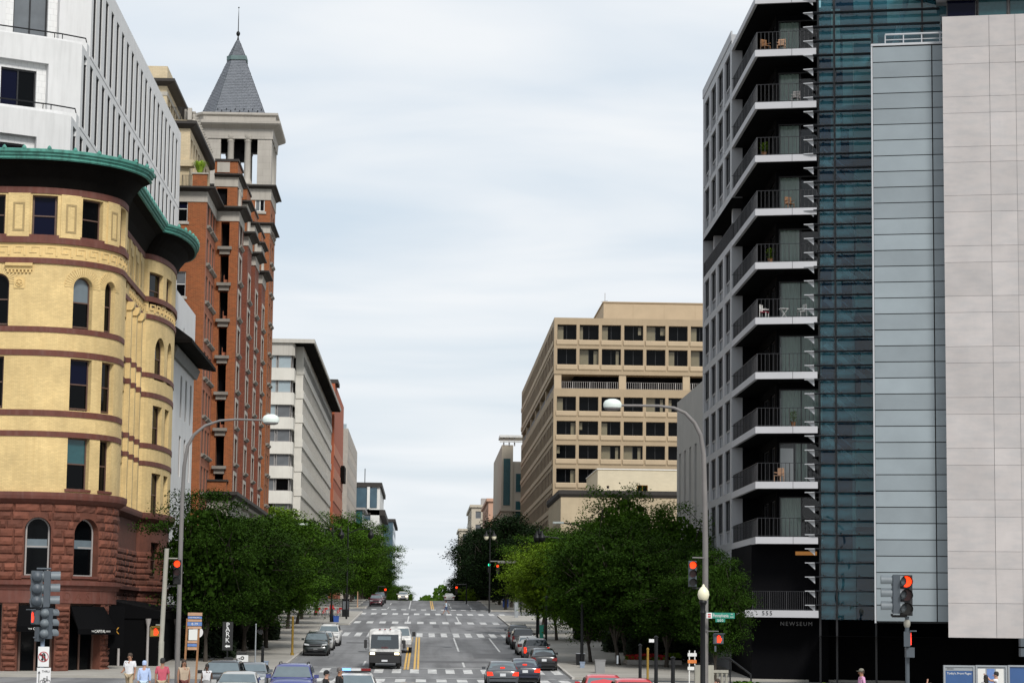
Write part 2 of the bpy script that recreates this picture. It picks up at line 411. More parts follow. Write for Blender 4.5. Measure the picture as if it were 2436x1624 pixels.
# ------------------------------------------------------------------ ground, roads, pavements
YS = [-600, 60, 100, 138, 141, 144, 147, 150, 388, 392, 396, 399, 402, 408, 420, 700, 900, 3000]
def strip(name, x0, x1, y0, y1, dz, m, thick=0, parent=None):
    ys = sorted(set([y0, y1]+[y for y in YS if y0 < y < y1])); mb = MB()
    for a, b in zip(ys, ys[1:]):
        za, zb = gz(a)+dz, gz(b)+dz
        mb.quad((x0, a, za), (x1, a, za), (x1, b, zb), (x0, b, zb))
        if thick:
            mb.quad((x1, a, za), (x1, a, za-thick), (x1, b, zb-thick), (x1, b, zb)); mb.quad((x0, a, za), (x0, b, zb), (x0, b, zb-thick), (x0, a, za-thick))
    if thick:
        for y in (y0, y1): z = gz(y)+dz; mb.quad((x0, y, z), (x1, y, z), (x1, y, z-thick), (x0, y, z-thick))
    return mb.build(name, m, parent)
struct(strip('ground', -1500, 1500, -600, 3000, -.03, 'earth'))
KL, KR = -9.2, 9.5
road = struct(strip('road', KL-.05, KR+.05, -300, 1200, 0, 'asphalt'))
struct(strip('avenue', -400, KL-.05, 62, 143, 0, 'asphalt')); struct(strip('avenue', KR+.05, 400, 62, 149, 0, 'asphalt'))
struct(strip('cross_street', -200, KL-.05, 313, 333, 0, 'asphalt')); struct(strip('cross_street', KR+.05, 200, 299, 325, 0, 'asphalt'))
def pavement(x0, x1, y0, y1):
    p = struct(strip('pavement', x0, x1, y0, y1, .14, 'concrete_walk', .16))
    return p
pavement(-120, KL-.16, 143.2, 312.8); pavement(-120, KL-.16, 333.2, 1000); pavement(KR+.16, 120, 149.2, 298.8); pavement(KR+.16, 120, 325.2, 1000)
pavement(KL-.16, -7.9, 257, 312); pavement(KL-.16, -8.0, 334, 346); 
pavement(-120, 120, -40, 61.8)
def kerb(x0, x1, y0, y1): return struct(strip('kerb', x0, x1, y0, y1, .145, 'kerb', .16))
kerb(KL-.16, KL, 143.2, 256.8); kerb(-7.9, -7.74, 257, 312); kerb(KL-.16, KL, 346.2, 1000); kerb(-8., -7.84, 334, 346); kerb(KR, KR+.16, 149.2, 298.8); kerb(KR, KR+.16, 325.2, 1000)
# painted markings, each a thin sheet 4 mm above the road
def mark(x0, x1, y0, y1, m='paint_white', nm='road_marking', dz=.006): return strip(nm, x0, x1, y0, y1, dz, m, 0, road)
for X in (-1.10, -.88, -.44, -.20): mark(X-.07, X+.07, 160, 222, 'paint_yellow'); 
for X in (-1.10, -.88, -.44, -.20): mark(X-.07, X+.07, 118, 140, 'paint_yellow')
for X in (1.38, 1.64): mark(X-.07, X+.07, 333, 398, 'paint_yellow')
for X, a, b in ((3., 190, 221), (3., 164, 171), (6.3, 190, 221), (-4., 165, 172), (-1.8, 333, 398), (-4.8, 333, 345), (4.2, 340, 350), (4.2, 360, 372), (7.1, 335, 347), (7.1, 360, 372), (7.1, 384, 394), (-4.8, 360, 372), (-1.6, 272, 296), (4.3, 272, 296)): mark(X-.07, X+.07, a, b)
for y0, y1, x0, x1, per in ((141.6, 146.6, -7.8, 11.5, 1.25), (155, 160.6, -7.8, 10.4, 1.18), (222.5, 233, -7.5, 10.3, 1.17), (264, 272, -7.6, 8.6, 1.42), (302, 310, -7.9, 10.2, 1.38), (327.5, 332, -7, 9, 1.38)):
    x = x0
    while x < x1: mark(x, x+per*.5, y0, y1); x += per
for y0, x0, x1 in ((140, -8, 10.4), (148.6, -8, 10.4), (162, -8, 9.5), (220.6, -8, 10), (234.6, -8, 10)): mark(x0, x1, y0, y0+.35, dz=.009)
def patch(x0, x1, y0, y1): return strip('asphalt_patch', x0, x1, y0, y1, .003, 'asphalt_patch', 0, road)
patch(4., 9.6, 178, 187); patch(-.3, 5.2, 170.5, 173.5); patch(1.2, 1.9, 250, 262); patch(-6.5, -3, 205, 208); patch(2.9, 3.0, 236, 300)
# manholes
for x, y in ((2.2, 199), (-4.6, 188), (4.9, 243), (-2.4, 252), (1.1, 287)):
    m = MB(); n = 18; m.quad(*[(x+.42*math.cos(2*math.pi*i/n), y+.9*math.sin(2*math.pi*i/n), gz(y+.9*math.sin(2*math.pi*i/n))+.012) for i in range(n)]); m.build('manhole_cover', 'metal_dark', road)
# pavement joints as shallow slabs edges: flagstone scoring
for X0, X1, y0, y1 in ((KR+.5, 20.5, 150, 296), (-19, KL-.5, 144, 298)):
    mb = MB(); y = y0
    while y < y1:
        z = gz(y)+.143; mb.quad((X0, y, z), (X1, y, z), (X1, y+.06, z), (X0, y+.06, z)); y += 2.4
    stuff(mb.build('pavement_joint', 'grey_joint', bpy.data.objects['pavement']))

mat('glass_slot', (.012, .013, .016), .08, 0, spec=.3)

struct(strip('pavement', -40, -9.2, 84, 106, .40, 'concrete_walk', .42)); pavement(10.2, 40, 76, 142)   # corner islands where people wait
# ------------------------------------------------------------------ yellow brick corner building with copper cornices
XL, XR = -19.5, 21.
Y0 = 149.5; TR = 5.4
yb = thing('brick_corner_building', 'yellow brick and red sandstone corner building with green copper cornices and a round corner', 'building', (-24.9, 154.9, 0))
yb.location = (0, 0, 0)
REC = -21.3
front = [(-60, Y0), (-20.05-TR, Y0)]
XT = -20.05
tur = arc(XT-TR, Y0+TR, TR, TR, -90, 0, 20)[1:]
BY0, BYC = 176.5, 183.4
XB = -19.8
bow = arc(REC, BYC, XB-REC, BYC-BY0, -90, 88, 18)
pY = Path(front+tur+[(XT, 156.3), (REC, 156.3)]+bow+[(REC, 191)])
tF = pY.s[1]; tT = pY.s[1+20]; tR0 = pY.s[23]; tB0 = pY.s[24]; tB1 = pY.s[24+18]; tE = pY.L
zf = lambda v: atY(100, v, Y0).z
def op(u0, u1, v0, v1, a=0):
    (t0, za), (t1, zb) = pY.hit(u0, (v0+v1)/2), pY.hit(u1, (v0+v1)/2)
    um = (u0+u1)/2; z1 = pY.hit(um, v0)[1]; z0 = pY.hit(um, v1)[1]
    return [t0, t1, z0, z1, a]
# openings measured on the front and the round corner
A = [op(159.5, 212, 1037, 1163), op(236, 263, 1045, 1176)]
B = [op(166, 217, 848, 972), op(241, 270, 855, 984)]
Cw = [op(174, 220, 652, 776, 1), op(249, 273, 661, 784, 1)]
D = [op(76, 137, 464, 563), op(196, 245, 467, 572), op(287, 299.5, 470, 585)]
G = [op(57, 121, 1229, 1373, 1), op(176, 233, 1234, 1378, 1), op(266, 281, 1242, 1384, 1)]
S = [op(41, 129, 1434, 1612), op(164, 238, 1434, 1614), op(258, 278, 1437, 1618)]
# storeys share their heights; the front is carried on to the left
def lev(rows, z0v, z1v):
    for o in rows: o[2] = zf(z0v); o[3] = zf(z1v)
lev(A, 1165, 1037); lev(B, 972, 848); lev(Cw, 776, 652); lev(D, 563, 464); lev(G, 1373, 1229); lev(S, 1613, 1434)
for rows, wd, off in ((A, 1.45, 3), (B, 1.45, 8), (Cw, 1.35, 14), (G, 1.7, None), (S, 2.3, None), (D, 1.6, None)):
    arch = rows[0][4]
    if off:
        base = pY.hit(off, 900)[0]-wd
        for k in range(6): rows.append([base-k*4.4, base-k*4.4+wd, rows[0][2], rows[0][3], arch])
    else:
        base = rows[0][0]
        for k in range(1, 8): rows.append([base-k*3.3, base-k*3.3+wd, rows[0][2], rows[0][3], arch])
# bow and recess openings
def opb(u0, u1, v0, v1, a=0): return op(u0, u1, v0, v1, a)
bw = [(355, 388, 650, 735, 0), (368, 391, 803, 907, 1), (362, 384, 966, 1070, 0), (359, 381, 1126, 1230, 0), (358, 378, 1290, 1375, 0)]
BW = [opb(*q) for q in bw]
for o in BW:
    wd = o[1]-o[0]
BW2 = [[o[1]+1.0, o[1]+1.0+(o[1]-o[0])*.9]+o[2:] for o in BW]
RECW = []
for k in range(3):
    t = tR0+9.2+k*3.1
    for o in (BW[0],): RECW.append([t, t+1.2, o[2], o[3], 0])
    for o in BW[1:4]: RECW.append([t+.2, t+1.3, o[2], o[3], 0])
zb = zf(1180)
allop = A+B+Cw+D+[o for o in BW+BW2+RECW if o[2] > zb-.2]
wb = MB(); wall(wb, pY, 0, tE, zb, zf(440), allop, .42); wb.build('wall', 'ybrick', yb)
ws = MB(); wall(ws, pY, 0, tE, 0, zb, G+S+[o for o in BW if o[2] < zb-.2], .55); ws.build('base_wall', 'redstone', yb)
# flat roof behind the cornice
rf = MB(); pts = [pY.P(t, -.4, zf(430)) for t in pY.s]; rf.quad(*pts, (-60, 191, zf(430))); rf.build('roof', 'soffit_dark', yb)
# windows
for rows, k in ((A, 'sash'), (B, 'sash'), (Cw, 'sash'), (D, 'sash'), (BW, 'sash'), (BW2, 'sash'), (RECW, 'one')):
    for i, o in enumerate(rows):
        glu = ['glass_dark', 'glass_blue'] if rows in (B,) and i == 0 else ['glass_dark', 'glass_teal'] if rows is A and i == 0 else ['glass_dark', 'glass_shade'] if rows is Cw and i == 0 else ['glass_blue', 'glass_blue'] if rows is D and i == 0 else ['glass_dark']
        window(yb, pY, o[0]+.02, o[1]-.02, o[2]+.1, o[3], o[4], .30, k, 'frame_brown', glu=glu, fr=.09)
for i, o in enumerate(G):
    wn = window(yb, pY, o[0]+.02, o[1]-.02, o[2]+.12, o[3], o[4], .40, 'sash', 'frame_grey', glu=['glass_dark', 'glass_dark'], fr=.10)
    a = Vector(pY.P(o[0]+.16, -.435, 0)); b = Vector(pY.P(o[1]-.16, -.435, 0)); zt = o[3]-.36*(o[3]-o[2])
    if o[1]-o[0] > 1: mb = MB(); mb.quad((a.x, a.y, zt-.55), (b.x, b.y, zt-.55), (b.x, b.y, zt), (a.x, a.y, zt)); wi = wn.matrix_basis.inverted(); q = mb.build('blind', 'glass_shade', wn); q.matrix_basis = wi
for o in S:
    window(yb, pY, o[0]+.02, o[1]-.02, o[2], o[3], 0, .5, 'col2', 'frame_brown', 'glass_dark', fr=.12, name='shop_window')
# sills
for rows in (A, G, D):
    for o in rows: m = MB(); band(m, pY, o[0]-.12, o[1]+.12, o[2]-.02, o[2]+.14, .10, -.3); m.build('sill', 'redband', yb)
for o in Cw[:3]:   # brick hood rings over the arches
    r = (o[1]-o[0])/2; c = (o[0]+o[1])/2; cz = o[3]-r; n = 22
    for k in range(n):
        a0, a1 = math.pi*k/n+.02, math.pi*(k+1)/n-.02; m = MB(); q = []
        for d in (-.02, .035): q += [pY.P(c+rr*math.cos(a), d, cz+rr*math.sin(a)) for rr, a in ((r+.02, a0), (r+.62, a0), (r+.62, a1), (r+.02, a1))]
        m.v = q; m.f = [(4, 5, 6, 7), (0, 4, 7, 3), (5, 1, 2, 6), (4, 0, 1, 5), (7, 6, 2, 3)]; m.build('voussoir', 'ybrick', yb)
# red stone bands
for v0, v1, d in ((1037, 1024, .05), (988, 974, .05), (845, 831, .05), (789, 776, .05), (626, 613, .10), (578, 564, .16), (460, 440, .06)):
    for a, b in ((0, tT+1.2), (tR0, tE)):
        m = MB(); band(m, pY, a, b, zf(v0), zf(v1), d, -.28 if v0 in (789, 988) else -.2); m.build('stone_band', 'redband', yb)
m = MB(); sweep(m, pY, 0, tE, [(-.2, zf(1196)), (.08, zf(1196)), (.42, zf(1186)), (.46, zf(1178)), (.46, zf(1170)), (-.2, zf(1168))]); m.build('belt_course', 'redband', yb)
m = MB(); sweep(m, pY, 0, tE, [(-.2, zf(1402)), (.10, zf(1402)), (.16, zf(1394)), (.34, zf(1390)), (.36, zf(1381)), (-.2, zf(1379))]); m.build('belt_course', 'redband', yb)
m = MB(); band(m, pY, 0, tT+1, zf(1433), zf(1402), .05); m.build('name_frieze', 'redband', yb)
# Greek key frieze: one raised key after another
z0, z1 = zf(609), zf(584); kh = z1-z0
def key(t, w_):
    m = MB(); th = kh*.13; d = .055
    def b(x0, x1, a, c): sweep(m, pY, t+x0*w_, t+x1*w_, [(-.01, z0+a*kh), (d, z0+a*kh), (d, z0+c*kh), (-.01, z0+c*kh)])
    b(.08, .92, .83, .97); b(.08, .22, .30, .83); b(.22, .60, .30, .43); b(.47, .60, .43, .62); b(.78, .92, .05, .83)
    m.build('greek_key', 'yterra', yb)
t = tF-6.0
while t < tT+.9: key(t, .92); t += 1.0
t = tB0-8.5
while t < tB0+8.6: key(t, .92); t += 1.0
m = MB(); band(m, pY, 0, tT+1, zf(613), zf(578), .018); m.build('frieze', 'yterra', yb)
# attic pilasters with framed panels
def pil(t0, t1, v0=563, v1=460):
    m = MB(); band(m, pY, t0, t1, zf(v0), zf(v1), .07); m.build('pilaster', 'ybrick', yb)
    w_ = t1-t0; a, b = t0+w_*.24, t1-w_*.24; za, zb_ = zf(v0-13), zf(v1+22); f = .12; m = MB()
    for q in ((a, b, za, za+f), (a, b, zb_-f, zb_), (a, a+f, za+f, zb_-f), (b-f, b, za+f, zb_-f)): band(m, pY, *q, .10)
    m.build('panel_frame', 'yterra_d', yb)
for u0, u1 in ((19, 72), (145, 192), (256, 283)):
    pil(pY.hit(u0, 510)[0], pY.hit(u1, 510)[0])
for k in range(4): pil(D[0][0]-1.7-k*3.3-3.3+1.75, D[0][0]-.3-k*3.3-3.3+1.75) if k else None
for k in range(4): pil(tR0+7.9+k*3.1, tR0+9.0+k*3.1)
# capital and rosette on the front wall
t0, _ = pY.hit(14, 634); t1, _ = pY.hit(78, 634)
m = MB(); sweep(m, pY, t0, t1, [(-.01, zf(644)), (.10, zf(643)), (.14, zf(636)), (.26, zf(634)), (.28, zf(627)), (-.01, zf(626))])
for k in range(7): tt = t0+.15+(t1-t0-.3)*k/6; sweep(m, pY, tt-.05, tt+.05, [(.0, zf(650)), (.12, zf(649)), (.12, zf(643)), (0, zf(643))])
m.build('capital', 'yterra', yb)
t2, z2 = pY.hit(46, 672); p2 = pY.P(t2, 0, z2)
m = MB(); band(m, pY, t2-.33, t2+.33, z2-.36, z2+.36, .05); 
m.lathe([(.26, .05), (.26, .1), (.20, .11), (.19, .07), (.10, .08), (.07, .13), (0, .14)], (0, 0, 0), 14, Matrix.Translation(p2) @ Matrix.Rotation(R(90), 4, 'X'))
for k in range(6): a = k*math.pi/3; m.tube((p2[0]+.07*math.cos(a), p2[1]-.11, p2[2]+.07*math.sin(a)), (p2[0]+.17*math.cos(a), p2[1]-.1, p2[2]+.17*math.sin(a)), .045, .03, 6)
m.build('rosette', 'yterra', yb)
# recess pilasters with capitals between the round corner and the bow
for k in range(3):
    t = tR0+10.6+k*3.1
    m = MB(); band(m, pY, t, t+.62, zf(1180), zf(650), .34); m.build('pilaster', 'ybrick', yb)
    m = MB(); sweep(m, pY, t-.12, t+.74, [(-.02, zf(650)), (.36, zf(650)), (.5, zf(643)), (.55, zf(634)), (.55, zf(628)), (-.02, zf(628))]); m.build('capital', 'yterra', yb)
    for v0, v1 in ((1037, 1024), (988, 974), (845, 831), (789, 776)): m = MB(); band(m, pY, t-.03, t+.65, zf(v0), zf(v1), .37); m.build('stone_band', 'redband', yb)
# copper cornice with deep dark soffit
zc = zf(443); zt = atY(100, 353, Y0-1.7).z
for a, b in ((0, tT+1.25), (tR0+2.4, tB1+.5)):
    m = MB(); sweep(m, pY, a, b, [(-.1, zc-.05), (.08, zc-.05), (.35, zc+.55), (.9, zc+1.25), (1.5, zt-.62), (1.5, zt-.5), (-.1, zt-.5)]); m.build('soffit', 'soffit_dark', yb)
    m = MB(); sweep(m, pY, a, b, [(.2, zt-.62), (1.5, zt-.66), (1.52, zt-.40), (1.62, zt-.38), (1.64, zt-.26), (1.74, zt-.20), (1.76, zt-.04), (1.62, zt+.02), (.2, zt+.25)]); m.build('copper_cornice', 'copper', yb)
    for (e0, e1) in ((1.50, 1.545), ):
        m = MB(); sweep(m, pY, a, b, [(1.49, zt-.60), (1.56, zt-.60), (1.56, zt-.545), (1.49, zt-.545)]); m.build('copper_fillet', 'copper', yb)
    t = a+.6
    while t < b:
        p = Vector(pY.P(t, 1.66, zt)); m = MB()
        m.lathe([(.14, -.03), (.15, .05), (.10, .14), (.05, .2), (0, .23)], p, 8); m.build('antefix', 'copper', yb); t += 1.25
# rusticated sandstone blocks of the base
rnd = random.Random(3)
bz = [zf(1196), zf(1379)]; rows = 11
def blocks(za, zb_, n, ops, tend, d0=.05):
    h = (za-zb_)/n
    for r in range(n):
        z0 = zb_+r*h; z1 = z0+h; t = tF-8.5+rnd.uniform(0, .6)
        while t < tend:
            L_ = rnd.uniform(.75, 1.6); a, b = t, min(t+L_, tend); t += L_
            segs = [(a, b)]
            for o in ops:
                top = o[3]; r_ = (o[1]-o[0])/2
                if z1 <= o[2]+.02 or z0 >= top-.02: continue
                lo, hi = o[0], o[1]
                if o[4] and z0 > o[3]-r_: xx = math.sqrt(max(0, r_*r_-(z0-o[3]+r_)**2)); lo, hi = (lo+hi)/2-xx, (lo+hi)/2+xx
                ns = []
                for p, q in segs:
                    if q <= lo-.0 or p >= hi: ns.append((p, q)); continue
                    if p < lo: ns.append((p, lo-.02))
                    if q > hi: ns.append((hi+.02, q))
                segs = ns
            for p, q in segs:
                if q-p < .16: continue
                m = MB(); g = .022; d = d0+rnd.uniform(.02, .12); nn = max(2, int((q-p)/.3)); zs = [z0+g, z0+g+.05, (z0+z1)/2, z1-g-.05, z1-g]
                tt = [p+g, p+g+.05]+[p+.12+(q-p-.24)*i/nn for i in range(nn+1)]+[q-g-.05, q-g]; k = len(m.v)
                for i, x in enumerate(tt):
                    for j, z in enumerate(zs):
                        e = i in (0, len(tt)-1) or j in (0, 4); e2 = i in (1, len(tt)-2) or j in (1, 3)
                        m.v.append(pY.P(x, -.01 if e else d*(.62 if e2 else 1)+rnd.uniform(-.035, .035), z))
                for i in range(len(tt)-1):
                    for j in range(4): m.f.append((i*5+j, i*5+5+j, i*5+6+j, i*5+j+1))
                m.build('stone_block', 'redstone', yb)
blocks(bz[0], bz[1], 9, G, tT+1.0)
blocks(zf(1440), 0.15, 12, S, tT+1.0)
tt0 = tR0+7
def blocks2(): 
    for r in range(20):
        z0 = .15+r*.42
        if z0 > bz[0]-.3: break
        t = tt0+rnd.uniform(0, .5)
        while t < tB0+7:
            L_ = rnd.uniform(.7, 1.3); d = rnd.uniform(.07, .16)
            if not any(o[0]-.3 < t+L_/2 < o[1]+.3 and o[2]-.3 < z0 < o[3] for o in BW):
                m = MB(); sweep(m, pY, t+.02, t+L_-.02, [(-.02, z0+.02), (d*.6, z0+.03), (d, z0+.12), (d*.9, z0+.3), (d*.5, z0+.4), (-.02, z0+.4)]); m.build('stone_block', 'redstone', yb)
            t += L_
blocks2()
# carved letters on the frieze
def text(s, size, mtn, M, parent, ext=.01, align='CENTER', name='lettering', sp=1.0):
    cu = bpy.data.curves.new(name, 'FONT'); cu.body = s; cu.size = size; cu.extrude = ext; cu.align_x = align; cu.align_y = 'CENTER'; cu.space_character = sp; cu.resolution_u = 2
    o = bpy.data.objects.new(name, cu); me = solid(o); bpy.data.objects.remove(o)
    me.materials.clear(); me.materials.append(MT(mtn)); return put(name, me, parent, M)
def face(p, nx, ny):   # frame whose local +Z points along (nx, ny) and whose +Y is up
    z = Vector((nx, ny, 0)).normalized(); y = Vector((0, 0, 1)); x = y.cross(z)
    return Matrix(((x.x, y.x, z.x, p[0]), (x.y, y.y, z.y, p[1]), (x.z, y.z, z.z, p[2]), (0, 0, 0, 1)))
mat('letter_stone', (.12, .04, .025), .85, .1)
for ch, u_ in (('O', 158), ('A', 186), ('S', 208), ('I', 236), ('N', 270)):
    t, z = pY.hit(u_, 1418); p = pY.P(t, .055, z); q = pY.P(t+.05, .055, z); nn = Vector((q[1]-p[1], -(q[0]-p[0])))
    text(ch, .75, 'letter_stone', face(p, nn.x, nn.y), yb, .012)
# awnings in the shop openings
def awning(t0, t1, zt, zb_, out, words, sizes, par, path=pY, lm='letter_white'):
    a = thing('shop_awning', 'black canvas awning %s' % words[0], 'awning')
    m = MB(); sweep(m, path, t0, t1, [(-.2, zt), (.05, zt), (out, zb_+.35), (out, zb_), (out-.03, zb_), (out-.05, zb_+.33), (-.2, zt-.1)]); m.build('canopy', 'awning', a)
    tm = (t0+t1)/2; p = path.P(tm, out+.012, zb_+.19); q = path.P(tm+.05, out+.012, 0); nn = Vector((q[1]-p[1], -(q[0]-p[0])))
    F_ = face(p, nn.x, nn.y)
    for w1, dx, sz in words[1]: text(w1, sz, lm, F_ @ Matrix.Translation((dx, 0, .01)), a, .004)
    return a
o = S[1]; zA = zf(1510)
a1 = awning(o[0]+.05, o[1]+.28, zf(1440), zf(1507), 1.0, ('in the opening right of the near left traffic signal', (('THE', -.62, .13), ('CAPITAL', 0, .25), ('GRILLE', .70, .13))), .26, yb)
o = S[0]; a2 = awning(o[0]+.05, o[1]-.05, zf(1440), zf(1502), 1.0, ('partly hidden behind the near left traffic signal', (('THE', -.5, .13), ('CAPITAL', .1, .22))), .2, yb)
t, z = pY.hit(276, 1500); 
ba = thing('hanging_banner', 'black hanging banner with a gold x at the building corner', 'banner')
p = Vector(atY(276, 1500, 153)); m = MB(); m.box(p.x-.5, p.x+.5, p.y, p.y+.04, p.z-1.1, p.z+1.6); m.build('cloth', 'awning', ba); m = MB(); m.tube((p.x-.6, p.y+.02, p.z+1.62), (p.x-1.2, p.y+.9, p.z+1.62), .03); m.build('bracket', 'metal_dark', ba)
text('X', .6, 'letter_gold', face((p.x, p.y-.03, p.z), 0, -1), ba, .01)

# black patio canopy along the street side of the corner building
pc_ = thing('patio_canopy', 'black restaurant canopy with white posts along the side of the yellow building', 'canopy')
m = MB(); m.ext([(-21.2, 4.9), (-17.4, 4.1), (-17.4, 3.6), (-21.2, 3.6)], 158., 198.); m.build('roof', 'awning', pc_)
m = MB(); m.box(-21.2, -17.5, 158.1, 158.2, .13, 3.6); m.build('end_curtain', 'awning', pc_); m = MB(); m.box(-17.6, -17.5, 158.3, 198, .13, 3.6); m.build('side_curtain', 'awning', pc_)
for x, y in ((-20.0, 157.85), (-18.1, 157.85), (-17.3, 168), (-17.3, 178), (-17.3, 188)):
    m = MB(); m.lathe([(.14, .13), (.14, .4), (.09, .5), (.09, 3.1), (.15, 3.3), (.2, 3.6)], (x, y, 0), 10); m.build('post', 'frame_grey', pc_)
# ------------------------------------------------------------------ white concrete office block behind the yellow building
wh = thing('office_block', 'white concrete office block with slot windows and stepped corner balconies behind the yellow building', 'building')
XW = -25.0
c0 = atX(214, 137, XW); c1 = atX(189, 304, XW); hS = c0.z-c1.z; far = atX(430, 345, XW).y; step = c0.y-c1.y
ztop = atX(275, 2, XW).z
print('white', c0, c1, hS, far, ztop)
zfl = [c0.z-hS*k for k in range(0, 12)]
for k in range(6):
    z0 = 31.65 if k == 2 else zfl[k] if k < 5 else 0; z1 = 31.6 if k == 3 else zfl[k-1] if k else ztop; yc = c0.y-step*k if k < 3 else 172.
    # plan of this storey: front, slanted balcony face, chamfer, street side
    xs = XW-.55
    P_ = Path([(-60, yc-4.0), (XW-6.4, yc-4.0), (xs-.9, yc-1.1), (XW, yc), (XW, far), (-60, far)])
    tA, tB, tC, tD = P_.s[1], P_.s[2], P_.s[3], P_.s[4]
    ops = []; pit = 3.25; t = tC+1.0
    while t+1.6 < tD-.3 and k < 5: ops.append([t, t+1.55, z0+.32, z1-(.5 if k else 1.35), 0]); t += pit
    bw_ = [tA+.9, tB-.75, z0+.05, z1-hS*.30, 0]
    m = MB(); wall(m, P_, 0, P_.L, z0, z1, ops+([bw_] if k < 4 else []), .5); m.quad(*[P_.P(q, 0, z1) for q in P_.s]); m.build('wall', 'white_conc', wh)
    for o in ops:
        window(wh, P_, *o[:4], 0, .07, 'one', 'frame_black', gl='glass_slot', fr=.07)
    if k > 3: continue
    # tiled recess and dark double window of the corner
    m = MB(); wall(m, P_, bw_[0], bw_[1], bw_[2], bw_[3], [[bw_[0]+.75, bw_[1]-.7, z0+.06, bw_[3]-.55, 0]], .3, -.45); m.build('tiled_wall', 'white_tile', wh)
    window(wh, P_, bw_[0]+.77, bw_[1]-.72, z0+.08, bw_[3]-.57, 0, .62, 'col2', 'frame_black', glu=['glass_blue', 'glass_dark'] if k else ['glass_grey', 'glass_grey'], fr=.1)
    # balcony parapet and rail
    if k > 1: continue
    P2 = Path([(-60, yc-5.5), (XW-7.1, yc-5.5), (xs-1.15, yc-2.55), (XW-.02, yc-1.5), (XW-.02, yc-.02)])
    m = MB(); sweep(m, P2, 0, P2.s[3]+1.2, [(-.22, z0-.95), (0, z0-.95), (0, z0+.72), (-.22, z0+.72)]); m.build('balcony_parapet', 'white_conc', wh)
    m = MB(); m.quad(*[P2.P(q, -.1, z0-.9) for q in P2.s[:4]], P_.P(tC, -.5, z0-.9), P_.P(tA, -.5, z0-.9), P_.P(0, -.5, z0-.9)); m.build('balcony_floor', 'white_conc', wh)
    m = MB(); m.pipe([P2.P(q, -.12, z0+1.12) for q in P2.s[:3]]+[P2.P(P2.s[3], -.12, z0+1.06), P2.P(P2.s[3]+1., -.12, z0+.72)], .05, 6)
    for q in (P2.s[1]-2, P2.s[1]+.3, P2.s[2]-.5, P2.s[2]+.1): m.tube(P2.P(q, -.12, z0+.7), P2.P(q, -.12, z0+1.12), .035, n=6)
    m.build('balcony_rail', 'metal_dark', wh)
    m = MB(); band(m, P_, 0, tD, z0-.03, z0+.03, .012, -.02); m.build('joint', 'grey_joint', wh)
# ------------------------------------------------------------------ low white building with the dark sloped eave
lw = thing('eaved_building', 'narrow pale building with dark sloping metal eave between yellow and red brick buildings', 'building')
XQ = -20.6; ef = atX(464, 800, XQ).y; e0 = 190.9
pl = Path([(XQ-6, e0), (XQ, e0), (XQ, ef), (XQ-8, ef)]); t0 = pl.s[1]; t1 = pl.s[2]
zq = lambda u, v: atX(u, v, XQ).z
ztp = zq(464, 748); ops = []
for u, v in ((419, 763), (438, 790), (455, 813)):
    t, z = pl.hit(u, v); ops.append([t-.35, t+.35, z-.33, z+.33, 0])
zw = [(zq(415, 877), zq(415, 982)), (zq(412, 1025), zq(412, 1125))]
for k in range(3):
    for zt_, zb_ in zw: t = t1-4.1*(k+1)+1.0; ops.append([t, t+1.5, zb_, zt_, 0])
gfo = [[t0+.8+k*3.2, t0+3.4+k*3.2, .3, 4.6, 0] for k in range(4)]
for o in gfo: window(lw, pl, *o[:4], 0, .15, 'col2', 'frame_black', 'glass_dark', fr=.1, name='shop_window')
m = MB(); wall(m, pl, 0, pl.L, 0, ztp, ops+gfo, .6); m.quad(*[pl.P(q, 0, ztp) for q in pl.s]); m.build('wall', 'white_conc', lw)
for i, o in enumerate(ops):
    if i < 3: window(lw, pl, *o[:4], 0, .05, 'one', 'frame_black', 'glass_dark', fr=.04)
    else: window(lw, pl, *o[:4], 0, .08, 'col2', 'frame_grey', 'glass_sky' if i % 2 else 'glass_grey', fr=.06)
ze = zq(464, 838)
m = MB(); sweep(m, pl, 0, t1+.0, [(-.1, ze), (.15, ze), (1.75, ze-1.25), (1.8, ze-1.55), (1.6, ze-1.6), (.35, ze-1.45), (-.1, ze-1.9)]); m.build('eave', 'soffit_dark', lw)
t = t0
while t < t1: m = MB(); sweep(m, pl, t, t+.05, [(.15, ze+.04), (1.78, ze-1.21), (1.78, ze-1.27), (.15, ze-.02)]); m.build('roof_seam', 'metal_dark', lw); t += .9
m = MB(); sweep(m, pl, 0, t1, [(-.05, ze-2.5), (.25, ze-2.5), (.5, ze-1.7), (.35, ze-1.5), (-.05, ze-1.5)]); m.build('cove', 'grey_joint', lw)
# ------------------------------------------------------------------ red brick and limestone building with the slate tower
mat('rbrick', (.22, .055, .014), .85, .12, .8, brick=(.36, .12, (.32, .17, .07), .22, .012), streak=.08)
mat('rbrick_shade', (.135, .030, .014), .85, .15, .8, brick=(.36, .12, (.20, .09, .05), .22, .012))  # darker copy of the brick; shade of bays and recesses put into its colour
mat('rbrick_side', (.29, .095, .048), .85, .12, .8, brick=(.36, .12, (.30, .14, .08), .18, .010))  # paler copy of the brick; light on the near street side put into its colour
mat('limestone', (.36, .335, .30), .8, .08, .6, streak=.16, streakc=(.22, .20, .17), brick=(1.7, .85, (.27, .25, .22), .03, .015))
mat('lime_trim', (.37, .345, .305), .8, .1, .8, streak=.25, streakc=(.16, .14, .12))
mat('cream_brick', (.50, .41, .27), .8, .1, .8, brick=(.5, .16, (.40, .33, .22), .06, .012))
mat('ledge_grey', (.20, .18, .155), .8, .2, 1.)
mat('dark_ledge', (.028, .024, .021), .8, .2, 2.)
mat('slate', (.125, .135, .155), .6, .16, 3., rnd=.16)
mat('lead', (.09, .14, .14), .6, .2, 2.)
mat('grass_bright', (.28, .42, .03), .7, .3, 4., leaf=True)
